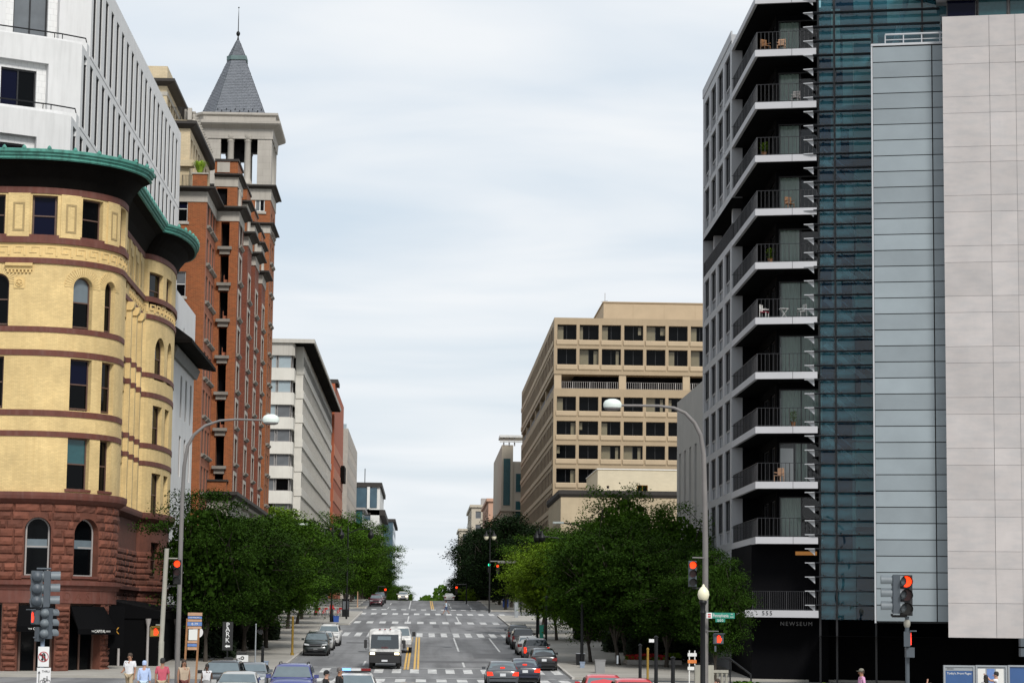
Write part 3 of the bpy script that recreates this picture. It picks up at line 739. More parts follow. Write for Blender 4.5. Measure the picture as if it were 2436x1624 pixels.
mat('leaf_box', (.05, .09, .02), .7, .3, 6., leaf=True)
br = thing('tower_building', 'tall red brick and limestone apartment building with slate pyramid tower', 'building')
XS = -20.2; YA = 238.; XA = -22.6; YB = 249.
za = lambda v: atY(470, v, YA).z
zb1 = lambda v: atY(540, v, YB).z
led = [zb1(v) for v in (591, 677, 763, 850, 936, 1022, 1112)]; hB = (led[0]-led[-1])/6
zbase = zb1(1172); fl = [zbase+.2+hB*k for k in range(12)]
fl = [led[6]-hB+hB*k for k in range(10)]      # storey lines
print('brick', led, hB, zbase)
def face_wall(path, t0, t1, z0, z1, ops, m_, nm='wall', dep=.25, cap=True):
    m = MB(); wall(m, path, t0, t1, z0, z1, ops, dep)
    return m.build(nm, m_, br)
def trip(path, t0, t1, z0, z1, stone=True, n=3):
    """three tall sashes in a stone surround"""
    w_ = (t1-t0)/n
    for k in range(n): window(br, path, t0+k*w_+.04, t0+(k+1)*w_-.04, z0, z1, 0, .07, 'one', 'frame_brown', 'glass_dark', fr=.08)
    if stone:
        m = MB(); band(m, path, t0-.22, t0, z0-.1, z1+.1, .06); band(m, path, t1, t1+.22, z0-.1, z1+.1, .06); band(m, path, t0-.22, t1+.22, z1+.1, z1+.5, .07); m.build('stone_surround', 'lime_trim', br)
    m = MB(); sweep(m, path, t0-.3, t1+.3, [(-.02, z0-.38), (.12, z0-.38), (.34, z0-.18), (.34, z0-.05), (-.02, z0-.05)]); m.build('sill', 'ledge_grey', br)
def cornice(path, t0, t1, z, out=.9, h=.8, frieze=.7):
    m = MB(); band(m, path, t0, t1, z-h-frieze, z-h*.55, .08); m.build('frieze', 'lime_trim', br)
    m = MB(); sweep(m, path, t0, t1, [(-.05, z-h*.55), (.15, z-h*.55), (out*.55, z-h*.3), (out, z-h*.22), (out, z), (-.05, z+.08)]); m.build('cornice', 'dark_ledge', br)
# block a: plain front with single windows, side with triples
zca = za(446)
pa = Path([(-45, YA), (XA, YA), (XA, 262)]); ta = pa.s[1]
ops = []; wz = [(528, 466), (616, 556), (706, 646), (797, 737), (887, 827), (978, 918), (1068, 1008), (1158, 1098), (1248, 1188)]
for v0, v1 in wz:
    a, z = pa.hit(431, 500); 
    for k in range(5): ops.append([ta-3.05-k*5.2, ta-1.9-k*5.2, za(v0), za(v1), 0])
sops = []
for k in range(9):
    z0 = za(wz[0][0])-k*hB
    for t in (ta+1.2, ta+4.6, ta+7.6): sops.append([t, t+2.2, z0-.1, z0+2.5, 0])
m = MB(); wall(m, pa, 0, ta, 0, zca, ops, .25); m.build('wall', 'rbrick', br)
m = MB(); wall(m, pa, ta, pa.L, 0, zca, sops, .25); m.build('wall', 'rbrick_side', br)
for i, o in enumerate(ops):
    window(br, pa, *o[:4], 0, .16, 'sash', 'frame_white', glu=['glass_dark', 'glass_grey' if i % 3 else 'glass_blue'], fr=.09)
    m = MB(); band(m, pa, o[0]-.15, o[1]+.15, o[2]-.25, o[2], .12); m.build('sill', 'lime_trim', br)
for o in sops: trip(pa, *o[:4], stone=False, n=3)
cornice(pa, 0, pa.L, zca)
m = MB(); m.quad(*[pa.P(q, 0, zca) for q in pa.s], (-45, 262, zca)); m.build('roof', 'dark_ledge', br)
# parapet planter with ornamental grass, railing
t, z = pa.hit(458, 430); m = MB(); band(m, pa, t, ta, zca, za(414), .0, -.5); m.build('parapet', 'rbrick', br); m = MB(); band(m, pa, t-.1, ta+.1, za(414), za(411), .1, -.6); m.build('coping', 'lime_trim', br)
gp = atY(475, 411, YA+.3)
rr = random.Random(5); m = MB()
for i in range(260):
    a = rr.uniform(0, 6.28); r_ = rr.uniform(.1, .9); l_ = rr.uniform(.7, 1.25); p = Vector((gp.x+.25*math.cos(a)*r_, gp.y+.25*math.sin(a)*r_, gp.z)); q = p+Vector((math.cos(a)*r_*.5, math.sin(a)*r_*.5, l_)); q2 = p+Vector((math.cos(a)*r_*1.0, math.sin(a)*r_*1.0, l_*.86)); s_ = Vector((-math.sin(a), math.cos(a), 0))*.03
    m.quad(p-s_, p+s_, q+s_, q-s_); m.quad(q-s_, q+s_, q2)
gr = tag(m.build('ornamental_grass', 'grass_bright'), 'bright green ornamental grass tuft on the brick roof parapet', 'plant')
def railing(par, pts, z0, h, step_=.14, r_=.018, m_='metal_dark', name='railing'):
    m = MB()
    for a, b in zip(pts, pts[1:]):
        a, b = Vector((*a, z0)), Vector((*b, z0)); L_ = (b-a).length; n = max(1, int(L_/step_)); u_ = Vector((0, 0, 1))
        for zz in (.08, h): 
            d = (b-a).normalized(); s_ = Vector((-d.y, d.x, 0))*.025
            for e in (-1, 1):
                m.quad(a+s_*e+u_*(zz-.03), b+s_*e+u_*(zz-.03), b+s_*e+u_*zz, a+s_*e+u_*zz)
            m.quad(a-s_+u_*zz, b-s_+u_*zz, b+s_+u_*zz, a+s_+u_*zz)
        for i in range(n+1):
            p = a.lerp(b, i/n); k = r_*2.2 if i % 8 == 0 else r_
            m.box(p.x-k, p.x+k, p.y-k, p.y+k, z0, z0+h)
    return m.build(name, m_, par)
railing(br, [(pa.P(pa.hit(433, 430)[0], -.2, 0)[0], YA+.2), (pa.P(t, 0, 0)[0], YA+.2)], zca, 1.3)
# bays: (front Y, rear Y, top v at its own front, upper cornice)
zc_b = [zb1(493), zb1(493), zb1(493), zb1(493)]
bays = [(249., 256.2), (262.6, 268.6), (274.4, 280.6), (286.2, 292.6)]
XR_ = -21.9
for i, (y0, y1) in enumerate(bays):
    zc = zb1(493)-(0 if i == 0 else .45*i)
    pb = Path([((XA if i == 0 else XR_)-.6, y0), (XS, y0), (XS, y1), (XR_, y1), (XR_, y1+7)]); b1, b2, b3 = pb.s[1], pb.s[2], pb.s[3]
    zb_ = zbase
    # front with balcony slots (first bay) ; street side with triples
    ops = []
    if i == 0:
        s0 = pb.hit(522, 700)[0]; s1 = pb.hit(542, 700)[0]
        for k in range(7): ops.append([s0, s1, led[k]+.15, (led[k-1]-.65) if k else zc-1.6, 0])
        ops.append([s0, s1, led[6]-hB+.3, led[6]-.65, 0])
    face_wall(pb, 0, b1, zb_, zc, ops, 'rbrick' if i == 0 else 'rbrick_shade', dep=1.6)
    if i == 0:
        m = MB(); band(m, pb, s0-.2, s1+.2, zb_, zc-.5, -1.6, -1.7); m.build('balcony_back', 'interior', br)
        for k in range(7):
            m = MB(); band(m, pb, s0-.1, s1+.1, led[k]-.65, led[k]-.15, .22); m.build('bracket', 'ledge_grey', br)
            m = MB(); band(m, pb, s0-.3, s1+.3, led[k]-.15, led[k]+.17, .5); m.build('ledge', 'ledge_grey', br)
            m = MB(); z_ = led[k]+.17; p = Vector(pb.P(s1-.28, -.9, z_)); m.box(p.x-.25, p.x+.25, p.y-.3, p.y+.3, z_, z_+.45); m.box(p.x-.25, p.x-.2, p.y-.3, p.y+.3, z_+.45, z_+.95); m.build('balcony_chair', 'rbrick_side', br) if k in (1, 2, 3, 5) else None
    sw = []
    for k in range(9):
        z0 = led[6]-hB+.1+k*hB-.15*i
        if z0+3 < zc-1.2: sw.append([b1+1.5, b1+4.7, z0+.55, z0+3.05, 0])
    face_wall(pb, b1, b2, zb_, zc, sw, 'rbrick_shade')
    for o in sw: trip(pb, *o[:4])
    rw = []
    face_wall(pb, b2, pb.L, zb_, zc-1, rw, 'rbrick_shade')
    cornice(pb, 0, b3, zc)
    # upper stage with corner piers, opening and its own parapet
    zu = zc+ (zb1(410)-zb1(493)); x0 = XA-.3 if i == 0 else XR_-1.4
    pu = Path([(x0, y0+.3), (XS-.25, y0+.3), (XS-.25, y1-.2), (x0, y1-.2)])
    uo = [[.3, pu.s[1]-1.05, zc+.25, zu-1.7, 0]] if pu.s[1] > 1.8 else []
    so_ = [[pu.s[1]+1.3, pu.s[1]+2.6, zc+.3, zu-1.8, 0], [pu.s[1]+3.0, pu.s[1]+4.3, zc+.3, zu-1.8, 0]]
    m = MB(); wall(m, pu, 0, pu.L, zc, zu, uo+so_, .3); m.build('upper_wall', 'rbrick', br)
    for o in so_:
        window(br, pu, *o[:4], 0, .3, 'one', 'frame_white', 'glass_grey', fr=.12)
        m = MB(); cpt = pu.P(o[0]-.15, .12, 0); m.lathe([(.17, zc+.1), (.2, zc+.3), (.14, zc+.4), (.12, zu-2.0), (.2, zu-1.8), (.2, zu-1.6)], (cpt[0], cpt[1], 0), 10); m.build('column', 'lime_trim', br)
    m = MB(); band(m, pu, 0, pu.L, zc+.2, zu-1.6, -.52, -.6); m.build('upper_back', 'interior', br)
    cornice(pu, 0, pu.s[2], zu-.15, .55, .6, .75)
    m = MB(); band(m, pu, 0, pu.s[2], zu-.1, zu+1.25, .0, -.3); m.build('parapet', 'rbrick', br)
    if i == 0:
        a, b = .25, pu.s[1]-.85; m = MB(); band(m, pu, a, b, zu+.05, zu+1.15, .05); m.build('stone_panel', 'lime_trim', br)
    m = MB(); band(m, pu, 0, pu.s[2]+.1, zu+1.25, zu+1.5, .12, -.4); m.build('coping', 'dark_ledge', br)
    m = MB(); m.quad(*[pu.P(q, 0, zu) for q in pu.s]); m.quad(*[pb.P(q, 0, zc) for q in pb.s[:4]]); m.build('roof', 'dark_ledge', br)
# balconette box and base cornice, limestone base with pilasters
pbx = Path([(XA-.2, YB-2.2), (XS-.15, YB-2.2), (XS-.15, 311), (-30, 311)]); t1 = pbx.s[1]
m = MB(); band(m, Path([(XA-.2, YB-1.4), (XS-.5, YB-1.4), (XS-.5, YB)]), 0, 3.4, zb1(1170), zb1(1146), 0, -.3); m.build('balconette', 'rbrick', br)
m = MB(); band(m, Path([(XA-.2, YB-1.4), (XS-.5, YB-1.4), (XS-.5, YB)]), 0, 3.5, zb1(1146), zb1(1142), .15, -.4); m.build('coping', 'dark_ledge', br)
zbc = zb1(1172)
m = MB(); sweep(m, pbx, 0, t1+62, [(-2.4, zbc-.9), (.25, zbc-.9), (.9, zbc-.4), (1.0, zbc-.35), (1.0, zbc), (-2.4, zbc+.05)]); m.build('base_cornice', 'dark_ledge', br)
m = MB(); band(m, pbx, 0, t1+62, zbc-1.7, zbc-.9, .12); m.build('frieze', 'lime_trim', br)
ops = []; k = 0
t = t1+1.2
while t < t1+60: ops.append([t, t+.75, zbc-7.5, zbc-2.2, 0]); t += 1.42
gfo = [[t1+1.5+k*5.2, t1+5.2+k*5.2, 3.2+k*.15, 6.6+k*.1, 0] for k in range(11)]
for o in gfo: window(br, pbx, *o[:4], 0, .35, 'col3', 'frame_black', 'glass_dark', fr=.1, name='shop_window')
m = MB(); wall(m, pbx, 0, t1+62, 0, zbc-.9, ops+gfo, .4); m.build('base_wall', 'limestone', br)
for o in ops: window(br, pbx, *o[:4], 0, .04, 'one', 'frame_black', 'glass_dark', fr=.05)
t = t1+6
while t < t1+60:
    m = MB(); sweep(m, pbx, t, t+.5, [(.1, zbc-1.0), (.45, zbc-1.0), (.55, zbc-.5), (.1, zbc-.5)]); m.build('modillion', 'lime_trim', br); t += 1.5
for k in range(34):   # white blocks under the cornice
    m = MB(); tt = t1+1+k*1.75; band(m, pbx, tt, tt+.8, zbc-.95, zbc-.45, .6); m.build('modillion', 'lime_trim', br)
# tower
YT = 299.6; XTR = XS-.0
zt_ = lambda v: atY(600, v, YT).z
xt = lambda u, v: atY(u, v, YT).x
xr = -20.3; xl = -28.9; cham = 1.9; yb_ = YT+10.2
pt = Path([(xl-cham, YT+7), (xl-cham, YT+cham), (xl, YT), (xr, YT), (xr, yb_), (xl-cham, yb_), (xl-cham, YT+6.9)]); s3 = pt.s[3]
zbr = zt_(447)       # top of brick stage
ops = []; 
w0 = pt.hit(607, 480)[0]; w1 = pt.hit(630, 480)[0]; ops.append([w0, w1, zt_(503), zt_(468), 0])
for k in range(10):
    z0 = zt_(600)-k*hB+3.0
    ops.append([s3+2.2, s3+4.2, z0, z0+2.5, 0]); ops.append([s3+5.6, s3+7.6, z0, z0+2.5, 0])
m = MB(); wall(m, pt, 0, pt.L, 0, zbr, ops, .25); m.build('tower_wall', 'rbrick', br)
for i, o in enumerate(ops):
    if i == 0: window(br, pt, *o[:4], 0, .1, 'col2', 'frame_white', glu=['glass_grey', 'glass_dark'], fr=.12); m = MB(); band(m, pt, o[0]-.2, o[1]+.2, o[2]-.3, o[2], .15); m.build('sill', 'lime_trim', br)
    else: trip(pt, *o[:4], stone=False, n=2)
def tcorn(v, out=.75, h=.9, fr=1.0, m2='dark_ledge'):
    z = zt_(v); m = MB(); band(m, pt, 0, pt.L, z-h-fr, z-h*.5, .08); m.build('frieze', 'lime_trim', br)
    m = MB(); sweep(m, pt, 0, pt.L, [(-.05, z-h*.5), (.15, z-h*.5), (out*.6, z-h*.25), (out, z-h*.2), (out, z), (-.05, z+.06)]); m.build('cornice', m2, br)
tcorn(441); tcorn(530, .6, .7, .6)
# belfry: stone stage with openings and columns
zl0, zl1 = zt_(440), zt_(322)
fo = [[pt.hit(524, 380)[0], pt.hit(612, 380)[0], zl0+.15, zl1, 0]]
side = [[s3+1.9, s3+8.2, zl0+.15, zl1, 0]]; lft = [[2.2, pt.s[1]-.6, zl0+.15, zl1, 0]]; back = [[pt.s[4]+2, pt.s[5]-2.6, zl0+.15, zl1, 0]]
m = MB(); wall(m, pt, 0, pt.L, zl0, zt_(283), fo+side+lft+back, .9); m.build('belfry_wall', 'limestone', br)
for o in fo+side+back:
    n = 2; w_ = o[1]-o[0]
    for k in range(n):
        c = pt.P(o[0]+w_*(.27+.46*k), -.4, 0); m = MB(); m.lathe([(.62, zl0+.1), (.62, zl0+.45), (.5, zl0+.6), (.44, zl0+1.0), (.40, zl1-.9), (.5, zl1-.75), (.46, zl1-.6), (.66, zl1-.3), (.66, zl1+.02)], (c[0], c[1], 0), 16); m.build('column', 'lime_trim', br)
m = MB(); m.quad(*[pt.P(q, -.85, zl0+.1) for q in pt.s[:-1]]); m.build('belfry_floor', 'dark_ledge', br)
m = MB(); m.quad(*[pt.P(q, -.85, zl1+.05) for q in pt.s[:-1]]); m.build('belfry_ceiling', 'soffit_dark', br)
m = MB(); m.box(xl+3.3, xl+4.3, YT+4.6, YT+5.4, zl0+.1, zl1); m.box(xl+1.2, xr-1.6, YT+4.7, YT+5.3, zl1-1.4, zl1); m.box(xl+2.7, xl+4.9, YT+4.7, YT+5.3, zl1-2.6, zl1-1.2); m.build('bell_frame', 'metal_dark', br)
z = zt_(300); m = MB(); sweep(m, pt, 0, pt.L, [(-.05, zt_(331)), (.12, zt_(331)), (.14, zt_(322)), (.2, zt_(308)), (.95, zt_(300)), (1.1, zt_(297)), (1.1, zt_(291)), (-.3, zt_(288))]); m.build('cornice', 'limestone', br)
m = MB(); sweep(m, pt, 0, pt.L, [(-.3, zt_(290)), (.45, zt_(290)), (.5, zt_(280)), (.75, zt_(276)), (.75, zt_(271)), (-.5, zt_(268))]); m.build('blocking_course', 'limestone', br)
# slate pyramid in two stages, every slate a small raised piece
cxs = (xl-cham+xr)/2
def oct8(x0, x1, yy0, yy1, c, z): return [(x0, yy0+c, z), (x0+c, yy0, z), (x1, yy0, z), (x1, yy1, z), (x0+c, yy1, z), (x0, yy1-c, z)]
zs0, zs1, zs2 = zt_(268), zt_(126), zt_(74)
ca = (xt(559, 70)); ycn = YT+5.2
b_ = oct8(xt(473, 266), xt(627, 280)+.1, YT+.6, yb_-.6, 2.0, zs0)
fx = .275
t_ = [(ca+(x-ca)*fx, ycn+(y-ycn)*fx, zs1) for x, y, z in b_]
m = MB()
for i in range(6): j = (i+1) % 6; m.quad(b_[i], b_[j], t_[j], t_[i])
m.build('spire_core', 'lead', br)
t2 = [(ca+(x-ca)*.31, ycn+(y-ycn)*.31, zs1) for x, y, z in b_]; t2b = [(x, y, z+.55) for x, y, z in t2]; ap = [(ca+(x-ca)*.035, ycn+(y-ycn)*.035, zs2) for x, y, z in b_]
m = MB()
for i in range(6): j = (i+1) % 6; m.quad(t2[i], t2[j], t2b[j], t2b[i])
m.quad(*t2b); m.quad(*t2[::-1]); m.build('copper_collar', 'lead', br)
t3 = [(ca+(x-ca)*.27, ycn+(y-ycn)*.27, zs1+.5) for x, y, z in b_]
m = MB()
for i in range(6): j = (i+1) % 6; m.quad(t3[i], t3[j], ap[j], ap[i])
m.build('spire_core', 'lead', br)
def slates(lo, hi, rows_, wid):
    m = MB(); r_ = random.Random(9)
    for i in (0, 1, 5, 2):
        j = (i+1) % 6; a, b, c, d = map(Vector, (lo[i], lo[j], hi[j], hi[i])); nrm = (b-a).cross(d-a).normalized(); n0 = max(1, round((b-a).length/wid))
        if nrm.z < 0: nrm = -nrm
        for k in range(rows_):
            f0, f1 = k/rows_, min(1, (k+1.12)/rows_); p0, p1 = a.lerp(d, f0), b.lerp(c, f0); q0, q1 = a.lerp(d, f1), b.lerp(c, f1); n = max(1, round((p1-p0).length/wid)); off = .5*(k % 2)
            for s_ in range(n+1):
                x0, x1 = max(0, (s_-off)/n+.03/n), min(1, (s_+1-off)/n-.03/n)
                if x1-x0 < .2/n: continue
                h = .05+r_.uniform(0, .03); e = nrm*h; e2 = nrm*.012
                A_, B_, C_, D_ = p0.lerp(p1, x0)+e, p0.lerp(p1, x1)+e, q0.lerp(q1, x1)+e2, q0.lerp(q1, x0)+e2
                m.quad(A_, B_, C_, D_); m.quad(A_-e, B_-e, B_, A_)
    return stuff(m.build('slate_courses', 'slate', br))
slates(b_, t_, 34, .48); slates(t3, ap, 13, .48)
m = MB()
for k in range(11):
    f = .02 if k % 2 else .055; p = Vector(b_[1]).lerp(Vector(b_[2]), (k+.5)/11).lerp(Vector(t_[1]).lerp(Vector(t_[2]), (k+.5)/11), f)
    m.box(p.x-.05, p.x+.05, p.y-.25, p.y-.05, p.z+.1, p.z+.22)
m.build('snow_guards', 'metal_dark', br)
m = MB(); m.lathe([(.32, zs2-.6), (.3, zs2-.5), (.12, zs2+.2), (.07, zs2+.5), (.09, zs2+.55), (.22, zs2+.7), (.27, zs2+.9), (.2, zs2+1.12), (.06, zs2+1.25), (.05, zs2+3.), (.02, zs2+4.3)], (ca, ycn, 0), 12)
zf2 = zs2+4.4; m.lathe([(0, zf2-.12), (.12, zf2), (0, zf2+.16)], (ca, ycn, 0), 8); m.build('finial', 'metal_dark', br)
# set-back cream penthouses
zp = lambda u, v, Y: atY(u, v, Y).z
p1 = Path([(-50, 240.), (-27.2, 240.), (-27.2, 259.5), (-50, 259.5)]); a = zp(405, 158, 240.); a0 = zca
so_ = [[p1.s[1]+1.5+k*2.6, p1.s[1]+2.9+k*2.6, a-6.4, a-2.9, 0] for k in range(7)]
m = MB(); wall(m, p1, 0, p1.L, a0, a, so_, .3); m.quad(*[p1.P(q, 0, a) for q in p1.s]); m.build('penthouse_wall', 'cream_brick', br)
for o in so_: window(br, p1, *o[:4], 0, .2, 'one', 'frame_white', 'glass_dark', fr=.12)
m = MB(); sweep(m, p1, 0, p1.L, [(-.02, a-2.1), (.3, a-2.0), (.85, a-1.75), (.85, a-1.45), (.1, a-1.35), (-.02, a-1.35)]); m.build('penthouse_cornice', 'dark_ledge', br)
m = MB(); band(m, p1, 0, p1.L, a-3.1, a-2.7, .06); m.build('string_course', 'lime_trim', br)
p2 = Path([(-50, 239.2), (-24.6, 239.2), (-24.6, 262), (-50, 262)]); a = zp(464, 286, 239.2)
fo = [[p2.s[1]-4.5-k*5, p2.s[1]-1.55-k*5, a-5.2, a-1.5, 0] for k in range(4)]; so_ = [[p2.s[1]+1.2+k*2.6, p2.s[1]+2.8+k*2.6, a-4.6, a-1.7, 0] for k in range(8)]
m = MB(); wall(m, p2, 0, p2.L, a0, a, fo+so_, .8); m.quad(*[p2.P(q, 0, a) for q in p2.s]); m.build('penthouse_wall', 'cream_brick', br)
for o in fo: window(br, p2, *o[:4], 0, .7, 'col2', 'frame_brown', 'glass_dark', fr=.1)
for o in so_: window(br, p2, *o[:4], 0, .3, 'one', 'frame_white', 'glass_dark', fr=.14)
m = MB(); sweep(m, p2, 0, p2.L, [(-.02, a-.9), (.3, a-.8), (.7, a-.5), (.7, a-.2), (-.02, a-.05)]); m.build('penthouse_cornice', 'dark_ledge', br)
for k in range(16):
    m = MB(); c = p2.P(p2.s[1]+.6+k*1.35, .25, 0); m.lathe([(.12, a-.05), (.2, a+.1), (.1, a+.25), (.17, a+.5), (.14, a+.75), (.22, a+.85), (.22, a+1.0)], (c[0], c[1], 0), 8); m.build('baluster', 'lime_trim', br)
m = MB(); band(m, p2, p2.s[1]-.3, p2.s[1]+.5, a, a+1.25, .1, -.7); m.build('parapet_pier', 'lime_trim', br)
railing(br, [(p2.P(p2.s[1]-4.5, 0, 0)[0], 239.3), (p2.P(p2.s[1]-.3, 0, 0)[0], 239.3)], a, 1.35)
m = MB(); band(m, p2, p2.s[1]-1.0, p2.s[1]+.8, zca+3.0, a-4.9, .5); m.build('balcony_front', 'cream_brick', br)
# ------------------------------------------------------------------ concrete office with ribbon windows beyond the cross street
mat('conc_grey', (.42, .40, .36), .85, .10, .4, streak=.35, streakc=(.27, .25, .22), bump=.15, bs=6)
mat('conc_light', (.56, .54, .49), .85, .08, .4, streak=.2, streakc=(.40, .37, .33))
mat('redslab', (.33, .085, .035), .8, .08, .3)
mat('redslab_light', (.42, .17, .10), .8, .08, .3)
mat('greystone', (.36, .33, .29), .8, .10, .5, brick=(1.2, .6, (.28, .26, .23), .05, .02))
mat('white_far', (.60, .60, .58), .8, .08, .4)
mat('pane_dull', (.022, .022, .022), .6, .2, .5, spec=.05)
mat('blue_glass', (.055, .095, .125), .15, .2, .3, spec=.6)
cg = thing('concrete_office', 'grey concrete office block with ribbon windows and wide flat roof overhang left of the street', 'building')
XG = -19.3; YG = atX(716, 1000, XG).y; YGe = atX(787, 1100, XG).y
print('grey', YG, YGe)
zg = lambda v: atY(690, v, YG).z
gp_ = Path([(-60, YG), (XG-1.6, YG), (XG-1.2, YG+.4), (XG-1.2, YG+4), (XG, YG+4), (XG, YGe), (-60, YGe)]); g1, g2, g3, g4, g5 = gp_.s[1:6]
bot = [846, 875-0, 0]
vs_b = [(814, 845), (875, 904), (933, 962), (992, 1020), (1050, 1079), (1108, 1137), (1167, 1197), (1226, 1256)]   # solid spandrels
ops = []; k_rows = []
for a, b in zip(vs_b, vs_b[1:]): k_rows.append((zg(b[0]), zg(a[1])))
hG = (k_rows[0][0]-k_rows[-1][0])/(len(k_rows)-1)
zr = zg(814)
m = MB(); m.box(-60, XG-1.9, YG+.6, YG+4, 0, zr); m.build('core_wall', 'grey_joint', cg)
for i, (a, b) in enumerate(vs_b):
    m = MB(); sweep(m, gp_, 0, g2+3.4, [(-.6, zg(b)), (0, zg(b)), (0, zg(a)), (-.6, zg(a))]); m.build('spandrel', 'conc_grey' if i == 0 else 'conc_light', cg)
r_ = random.Random(4)
for i, (z0, z1) in enumerate(k_rows):
    for k in range(9):
        t = g1-2.15-k*2.3; q = ['glass_sky', 'glass_sky', 'glass_sky', 'glass_grey', 'glass_grey', 'glass_dark', 'glass_dark'][min(i, 6)]
        window(cg, gp_, t, t+2.05, z0, z1, 0, .35, 'one', 'frame_grey', q if r_.random() < .8 else 'glass_grey', fr=.09)
    window(cg, gp_, g2+.2, g3-.3, z0, z1, 0, .35, 'col2', 'frame_grey', 'glass_sky', fr=.09)
# street side: wall with rows of tall narrow windows
so_ = []; zS = [(z0, z1) for z0, z1 in k_rows]
topz = zg(846)
n = int((g5-g4-1)/3.3)
lows = MB()
for i in range(8):
    zt0 = k_rows[0][0]-.75-i*hG
    for k in range(n): so_.append([g4+.9+k*3.3, g4+3.3+k*3.3, zt0-2.2, zt0, 0])
to = [[g4+.9+k*3.3, g4+3.6+k*3.3, zr-4.6, zr-1.6, 0] for k in range(n)]
m = MB(); wall(m, gp_, g3, gp_.L, 0, zr, so_+to, .3); m.build('wall', 'conc_light', cg)
for o in so_: window(cg, gp_, *o[:4], 0, .06, 'col2', 'frame_black', 'pane_dull', fr=.06)
for o in to: window(cg, gp_, *o[:4], 0, .06, 'one', 'frame_black', 'pane_dull', fr=.08)
for i in range(9):
    z_ = k_rows[0][0]-.1-i*hG; m = MB(); band(m, gp_, g3+.1, g5, z_-.45, z_+.75, .12); m.build('spandrel', 'conc_light', cg)
ov = atX(751, 808, -17.6); m = MB(); m.box(-60, -17.4, YG-.4, YGe+.5, zr-.1, zr+.5); m.build('roof_slab', 'conc_grey', cg)
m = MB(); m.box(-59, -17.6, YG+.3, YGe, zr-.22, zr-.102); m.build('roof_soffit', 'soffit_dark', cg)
# ------------------------------------------------------------------ red slab, grey stone block, white block with glass top, blue glass block
def simple(name, label, u0, u1, vtop, Yn, Yf, X, m_, wm, rows_, vz0, per, ww, fr_m='frame_grey', gl='glass_dark', wcols=None, side=True, mside=None, bandm=None):
    b = thing(name, label, 'building'); x1 = X; zt = atY(u1, vtop, Yn).z; xl_ = -60 if X < 0 else 60
    if X < 0: p = Path([(xl_, Yn), (X, Yn), (X, Yf), (xl_, Yf)]); c = p.s[1]; fr0, fr1, s0, s1 = 0, c, c, p.s[2]
    else: p = Path([(X+.001, Yf), (X, Yn), (xl_, Yn), (xl_, Yf)]); c = p.s[1]; fr0, fr1, s0, s1 = c, p.s[2], 0, c
    zz = [zt-vz0-k*per for k in range(rows_)]; fo = []
    if wcols:
        for d0 in wcols:
            for z in zz: fo.append([c-d0-ww, c-d0, z-per*.52, z, 0] if X < 0 else [c+d0, c+d0+ww, z-per*.52, z, 0])
    m = MB(); wall(m, p, fr0, fr1, -6, zt, fo, .25); m.build('wall', m_, b)
    so2 = []
    if side:
        n = int((s1-s0-1)/4.2)
        for z in zz:
            for k in range(n): so2.append([s0+1+k*4.2, s0+3.4+k*4.2, z-per*.5, z, 0])
    m = MB(); wall(m, p, s0, s1, -6, zt, so2, .25); m.quad(*[p.P(q, 0, zt) for q in p.s]); m.build('side_wall', mside or m_, b)
    for o in fo: window(b, p, *o[:4], 0, .18, 'sash' if ww < 3 else 'col2', fr_m, glu=[gl, wm], fr=.08)
    for o in so2: window(b, p, *o[:4], 0, .05, 'one', fr_m, gl, fr=.08)
    if bandm:
        for z in zz: m = MB(); band(m, p, s0, s1, z+.1, z+per*.42, .12); m.build('spandrel', bandm, b)
    return b, p, zt, c
Y5 = atX(797, 1000, -19.0).y
rs, p, zt, c = simple('brick_slab_building', 'narrow red brick slab building beyond the grey concrete office', 788, 798, 911, YGe+1.5, 545, -18.8, 'redslab', 'glass_dark', 9, 4.2, 4.6, 2, side=False, bandm=None)
for k in range(8): m = MB(); band(m, p, c+1, p.s[2]-.5, zt-15-k*4.7, zt-12.6-k*4.7, .1); m.build('spandrel', 'redslab_light', rs)
m = MB(); m.box(-40, -18.2, YGe+1.4, 500, zt+.01, zt+.8); m.build('roof_parapet', 'dark_ledge', rs)
m = MB(); m.box(-25, -17.9, 530, 541, zt-18, zt-14.5); m.build('balcony_box', 'soffit_dark', rs)
Y6 = 560.
gs, p, zt, c = simple('stone_office', 'grey stone office block with single window column beyond the red slab', 815, 842, 1019, Y6, 640, -18.2, 'greystone', 'glass_teal', 7, 3.6, 4.05, 1.05, wcols=(3.3, 6.6, 9.9))
m = MB(); m.box(-40, -18.6, Y6+.4, 635, zt+.01, zt+1.1); m.build('roof_screen', 'glass_sky', gs)
wt, p, zt, c = simple('glass_topped_building', 'small white building with blue glass top storey far up the street on the left', 850, 900, 1158, 690, 760, -12.8, 'white_far', 'blue_glass', 4, 7.5, 4.4, 2.2, gl='blue_glass', wcols=(2.6, 6.4, 10.2))
m = MB(); m.box(-40, -12.2, 689.4, 760, zt+.01, zt+1.3); m.box(-40, -11.2, 690, 760, zt-8.2, zt-6.6); m.build('roof', 'dark_ledge', wt)
m = MB(); m.box(-30, -13.6, 689.75, 689.95, zt-6, zt-.2); m.build('glass_storey', 'blue_glass', wt)
for k in range(3): m = MB(); m.box(-16.5-k*4, -15.7-k*4, 689.3, 689.7, zt-6.4, zt); m.build('mullion', 'white_far', wt)
m = MB(); m.tube((-17.5, 700, zt+1), (-17.5, 700, zt+6), .12); m.build('flagpole', 'metal_dark', wt)
fg, p, zt, c = simple('glass_office', 'far blue glass office block at the left end of the street', 905, 935, 1240, 800, 880, -10.2, 'blue_glass', 'blue_glass', 6, 1.6, 4.2, 2.4, gl='blue_glass', wcols=(1.2, 4.2, 7.2))
m = MB(); m.box(-20, -9.4, 799.5, 880, zt+.01, zt+.9); m.build('roof', 'dark_ledge', fg)
